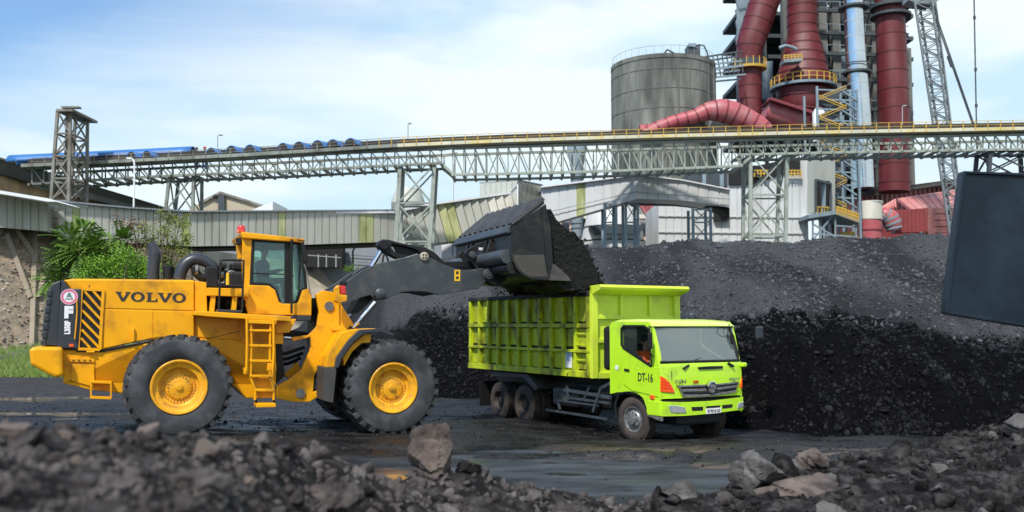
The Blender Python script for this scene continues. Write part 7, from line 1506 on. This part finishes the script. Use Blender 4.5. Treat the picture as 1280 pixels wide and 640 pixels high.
for k in range(8): x = 1120+k*5; MB().prism([at(x,263-k*.4,YX-3), at(x+4.6,263-k*.4,YX-3), at(x+4.6,291-k*.2,YX-3), at(x,291-k*.2,YX-3)], (0,1.2,0)).build('wall_panel', M['redclad'], pr)
MB().prism([at(1160,259,YX-3), at(1168,262,YX-1), at(1168,296,YX-1), at(1160,292,YX-3)], (0,.5,0)).build('corner_panel', M['pinkroof'], pr); pq('building_core', [(1104,262),(1220,262),(1220,330),(1104,330)], YX+1.4, 6, M['redclad'], pr)
tk2 = root('two_tone_tank', 'round tank, cream above and pink below, right of the stair tower', 'tank'); YO = 92; c = at(1088.5, 300, YO); rt = 14.5*m_px(YO); zt = at(1088.5, 252, YO).z; zm = at(1088.5, 274, YO).z
MB().lathe([(0,zt-c.z+.1),(rt,zt-c.z),(rt,zm-c.z)], c, 'z', 32).build('upper_shell', M['cream'], tk2, True); MB().lathe([(rt*.97,zm-c.z),(rt*.97,-c.z)], c, 'z', 32).build('lower_shell', M['redl'], tk2, True)
for y in (253, 274, 288): MB().lathe([(rt*1.02,-.08),(rt*1.03,0),(rt*1.02,.08)], at(1088.5, y, YO), 'z', 32).build('band', M['tank'] if y < 280 else M['redlm'], tk2, True)
duct('elbow_duct', 'short ribbed pink elbow duct between the tank and the red panels', [(1100,272,6),(1106,268,9),(1112,272,11),(1116,280,11),(1118,288,9)], 92.5, M['redl'], 5, 'gsteel', 20)
# ---- crane
cr = root('lattice_crane', 'tall grey-green lattice crane boom leaning in front of the sky at right', 'crane'); YC = 88
M['crane'] = mat('crane_paint', (.20,.23,.24), (.13,.15,.16), sc=.8, rough=.6)
b0, b1 = (1199,320), (1152,-25); zz = 30
hw0, hw1 = 5.0, 9.5
Lp = [at(1193+2*0, 330, YC), at(1207, 330, YC), at(1197, 330, YC+1.6), at(1211, 330, YC+1.6)]; Rp = [at(1142,-6,YC), at(1164,-6,YC), at(1148,-6,YC+1.4), at(1168,-6,YC+1.4)]
def bp(i, t): return Lp[i].lerp(Rp[i], t)
for i in range(4): member('chord', cr, Lp[i], Rp[i], .17, M['crane'])
nb_ = 34
for k in range(nb_):
    t0, t1 = k/nb_, (k+1)/nb_
    for i, j in ((0,1),(2,3),(0,2),(1,3)): member('lacing', cr, bp(i if k % 2 else j, t0), bp(j if k % 2 else i, t1), .09, M['crane']); member('lacing', cr, bp(i, t1), bp(j, t1), .07, M['crane'])
MB().prism([at(1138,-8,YC), at(1172,-12,YC), at(1176,-2,YC), at(1166,6,YC), at(1146,4,YC), at(1136,0,YC)], (0,1.6,0)).build('boom_head', M['crane'], cr)
for a, b in (((1162,2),(1216,156)), ((1165,4),(1218,157))): member('pendant_cable', cr, at(*a, YC), at(b[0]+(b[0]-a[0])*.5, b[1]+(b[1]-a[1])*.5, YC), .09, M['dsteel'])
q0 = at(1188, 78, YC); member('pendant_link', cr, at(1185,70,YC), at(1190,84,YC), .20, M['dsteel'])
hl = root('hoist_line', 'thin straight crane cable hanging down the sky at the far right', 'cable'); member('cable', hl, at(1217,-30,YC-4), at(1222,230,YC-4), .09, M['dsteel'])
for y in (20, 85, 130): member('cable_clamp', hl, at(1217.7+y*.02, y, YC-4), at(1217.8+y*.02, y+4, YC-4), .18, M['dsteel'])
cbx = at(1205, 330, YC+2); pq('crane_cab', [(1196,330),(1240,330),(1240,372),(1196,372)], YC+1, 3, M['crane'], cr); pq('crane_tracks', [(1185,372),(1260,372),(1260,386),(1185,386)], YC+.5, 4, M['belt'], cr)
# ---- raised steel body at the right edge
nb = root('steel_body', 'big dark navy steel plate body tilted at the right edge, cut by the frame', 'steel body'); YN = 11.5
nP = [(1207,215),(1300,219),(1420,226),(1420,425),(1284,408),(1184.5,391),(1186,375)]
o = pq('side_plate', nP, YN, .10, M['navy'], nb, .015)
pq('edge_flange', [(1204.5,214),(1209,214.5),(1188,375),(1187,392),(1183,391),(1184,374)], YN-.03, .16, M['navy'], nb, .01); pq('top_flange', [(1205,213.5),(1420,222),(1420,226),(1205,216.8)], YN-.03, .16, M['navy'], nb, .008); pq('bottom_flange', [(1184,388.5),(1284,405),(1420,422),(1420,427),(1284,409),(1184,392.5)], YN-.03, .16, M['navy'], nb, .008)
p = at(1400, 330, YN+.3); member('carrying_post', nb, p, (p.x, p.y, 0), .35, M['navy']); p = at(1400, 330, YN+2.2); member('carrying_post', nb, p, (p.x, p.y, 0), .35, M['navy']); member('cross_bearer', nb, at(1400,330,YN), at(1400,330,YN+2.6), .3, M['navy'])
# ---- white hut with a red lamp behind the trestle
wh = root('white_hut', 'white hut seen between the pale trestle and the bucket', 'hut'); pq('hut_wall', [(552,298),(612,280),(612,345),(552,345)], 82, 3, M['paintwhite'], wh); pq('red_beam', [(546,297),(590,291),(590,294),(546,300)], 80, .4, M['redl'], wh); pq('red_lamp_box', [(560,287),(568,285),(568,290),(560,292)], 79.8, .4, M['redl'], wh); pm('mast', wh, (566,290), (566,340), 79.8, 1.0, M['dsteel']); pm('thin_mast', wh, (567,205), (567,286), 80, .5, M['redlm'])
# ================================================================ TREES AND BUSHES
def leafmat(name, a, b): return mat(name, a, b, sc=4, rough=.55, spec=.3)
M['leafA'] = leafmat('dark_leaf', (.09,.18,.022), (.13,.22,.03)); M['leafB'] = leafmat('bright_leaf', (.17,.33,.02), (.11,.25,.018)); M['leafC'] = leafmat('olive_leaf', (.22,.24,.04), (.13,.17,.03)); M['leafD'] = leafmat('russet_leaf', (.20,.10,.05), (.13,.08,.05)); M['bark'] = mat('bark', (.13,.10,.075), (.08,.06,.05), sc=8, rough=.9, bump=.4)
def tree(name, label, px, Y, crowns, leaves, seed, lsize, comp=False, gz=None):
    """crowns: (px, py, r_px, density, leaf material) clumps; limbs reach from the trunk into each"""
    rnd = random.Random(seed); base = at(px, 430, Y); base.z = gh(base.x, Y) if gz is None else gz; r = root(name, label, 'tree' if name.endswith('tree') else 'bush')
    top_ = at(px, min(c[1] for c in crowns)+20, Y); mid = base.lerp(top_, .45)+Vector((rnd.uniform(-.2,.2), 0, 0)); tops = [base, base.lerp(mid, .5)+Vector((.05,.03,0)), mid]
    MB().tube(tops, [.13, .10, .075], 8).build('trunk', M['bark'], r, True); mbL = MB(); acc = {}
    for cx, cy, rp, dn, lm in crowns:
        c = at(cx, cy, Y+rnd.uniform(-.6,.6)); R_ = rp*m_px(Y); st = base.lerp(mid, rnd.uniform(.6, 1)); k_ = st.lerp(c, .5)+Vector((rnd.uniform(-.15,.15), rnd.uniform(-.15,.15), .2)); mbL.tube([st, k_, c, c+Vector((rnd.uniform(-.2,.2),0,R_*.7))], [.05,.035,.02,.008], 6)
        mb = acc.setdefault(lm, MB())
        ntw = int(dn*.72)
        for _ in range(ntw):
            d = Vector((rnd.gauss(0,1), rnd.gauss(0,1), rnd.gauss(0,1))).normalized(); p = c+Vector((d.x*R_*1.15, d.y*R_, d.z*R_*.85))*rnd.random()**.45
            ax = (d+Vector((0,0,rnd.uniform(-.7,.3)))).normalized(); ln = lsize*rnd.uniform(3, 6) if comp else 0
            if comp:      # a compound leaf: leaflets in pairs along a drooping stem
                sd = ax.cross(Vector((0,0,1)));  sd = sd.normalized() if sd.length > .1 else Vector((1,0,0))
                for q in range(7):
                    b = p+ax*ln*q/7-Vector((0,0,.02*q*q*lsize))
                    for s in (-1, 1):
                        e = b+(sd*s+ax*.45-Vector((0,0,.25))).normalized()*lsize*1.5; w_ = ax*lsize*.30; mb.add([b, b.lerp(e, .5)+w_, e, b.lerp(e, .5)-w_], [(0,1,2,3)])
            else:
                for q in range(5):
                    b = p+Vector((rnd.gauss(0,1), rnd.gauss(0,1), rnd.gauss(0,1)))*lsize*1.3; e = Vector((rnd.gauss(0,1), rnd.gauss(0,1), rnd.gauss(0,.6))).normalized(); f_ = e.cross(Vector((rnd.gauss(0,1), rnd.gauss(0,1), rnd.gauss(0,1)))).normalized()*lsize*.34; L2 = lsize*rnd.uniform(.7,1.3); mb.add([b, b+e*L2*.5+f_, b+e*L2, b+e*L2*.5-f_], [(0,1,2,3)])
    mbL.build('limbs', M['bark'], r, True)
    for lm, mb in acc.items(): mb.build('crown', M[lm], r, False, 0, recalc=False)
    return r
tree('small_tree', 'dark green tree with long drooping compound leaves left of the stack', 100, 44, [(88,300,13,70,'leafA'),(104,292,12,60,'leafA'),(80,318,12,60,'leafA'),(100,318,15,80,'leafA'),(118,306,12,60,'leafA'),(74,340,14,60,'leafA'),(96,340,15,70,'leafA'),(135,300,11,45,'leafA'),(66,352,9,40,'leafA'),(128,322,12,45,'leafA'),(152,300,10,30,'leafA')], 0, 5, .17, True)
tree('green_bush', 'bright green feathery bush directly behind the engine hood', 150, 41, [(125,332,16,300,'leafB'),(150,328,18,360,'leafB'),(175,332,15,300,'leafB'),(108,344,12,180,'leafB'),(140,345,18,300,'leafB'),(168,346,16,240,'leafB'),(190,340,10,140,'leafB'),(160,318,10,120,'leafB')], 0, 6, .085)
tree('sparse_tree', 'thin tree with olive and reddish leaves behind the exhaust stack', 200, 46, [(165,280,9,60,'leafD'),(160,292,10,70,'leafA'),(180,286,9,60,'leafC'),(212,272,9,80,'leafC'),(225,280,10,90,'leafC'),(205,290,11,90,'leafC'),(232,298,8,70,'leafC'),(190,303,11,100,'leafC'),(218,306,11,110,'leafC'),(172,306,9,70,'leafD'),(205,322,12,130,'leafC'),(228,318,8,60,'leafC'),(146,275,6,25,'leafD'),(200,265,5,22,'leafC'),(190,338,12,110,'leafB'),(215,336,12,110,'leafB')], 0, 7, .10)
tree('slope_shrub', 'tuft of weeds growing on the beige bank behind the lift arm', 441, 78, [(436,336,6,50,'leafB'),(446,338,7,60,'leafB'),(454,340,5,40,'leafB')], 0, 8, .12, gz=2)
# grass at the foot of the stone slope
grs = random.Random(12); mb = MB()
for _ in range(9000):
    Y = grs.uniform(44, 58); X = grs.uniform(-32, -20)*Y/50; 
    if float(fbm(np.array([X*.4]), np.array([Y*.4]), 3, 43)[0]) < -.22: continue
    z = 0; p = Vector((X, Y, 0)); h = grs.uniform(.12, .38); mb.add([(X-.03,Y,0),(X+.03,Y,0),(X+grs.uniform(-.15,.15),Y+grs.uniform(-.1,.1),h)], [(0,1,2)])
va = np.array(mb.v); zz_ = ground_h(va[:, 0], va[:, 1]); mb.v = [(a, b, c+z) for (a, b, c), z in zip(mb.v, zz_)]
M['grassm'] = leafmat('grass_blade', (.10,.19,.02), (.14,.17,.04))
o = mb.build('grass', M['grassm'], None, recalc=False); tag(o, 'bright green grass at the foot of the stone slope', kind='stuff')
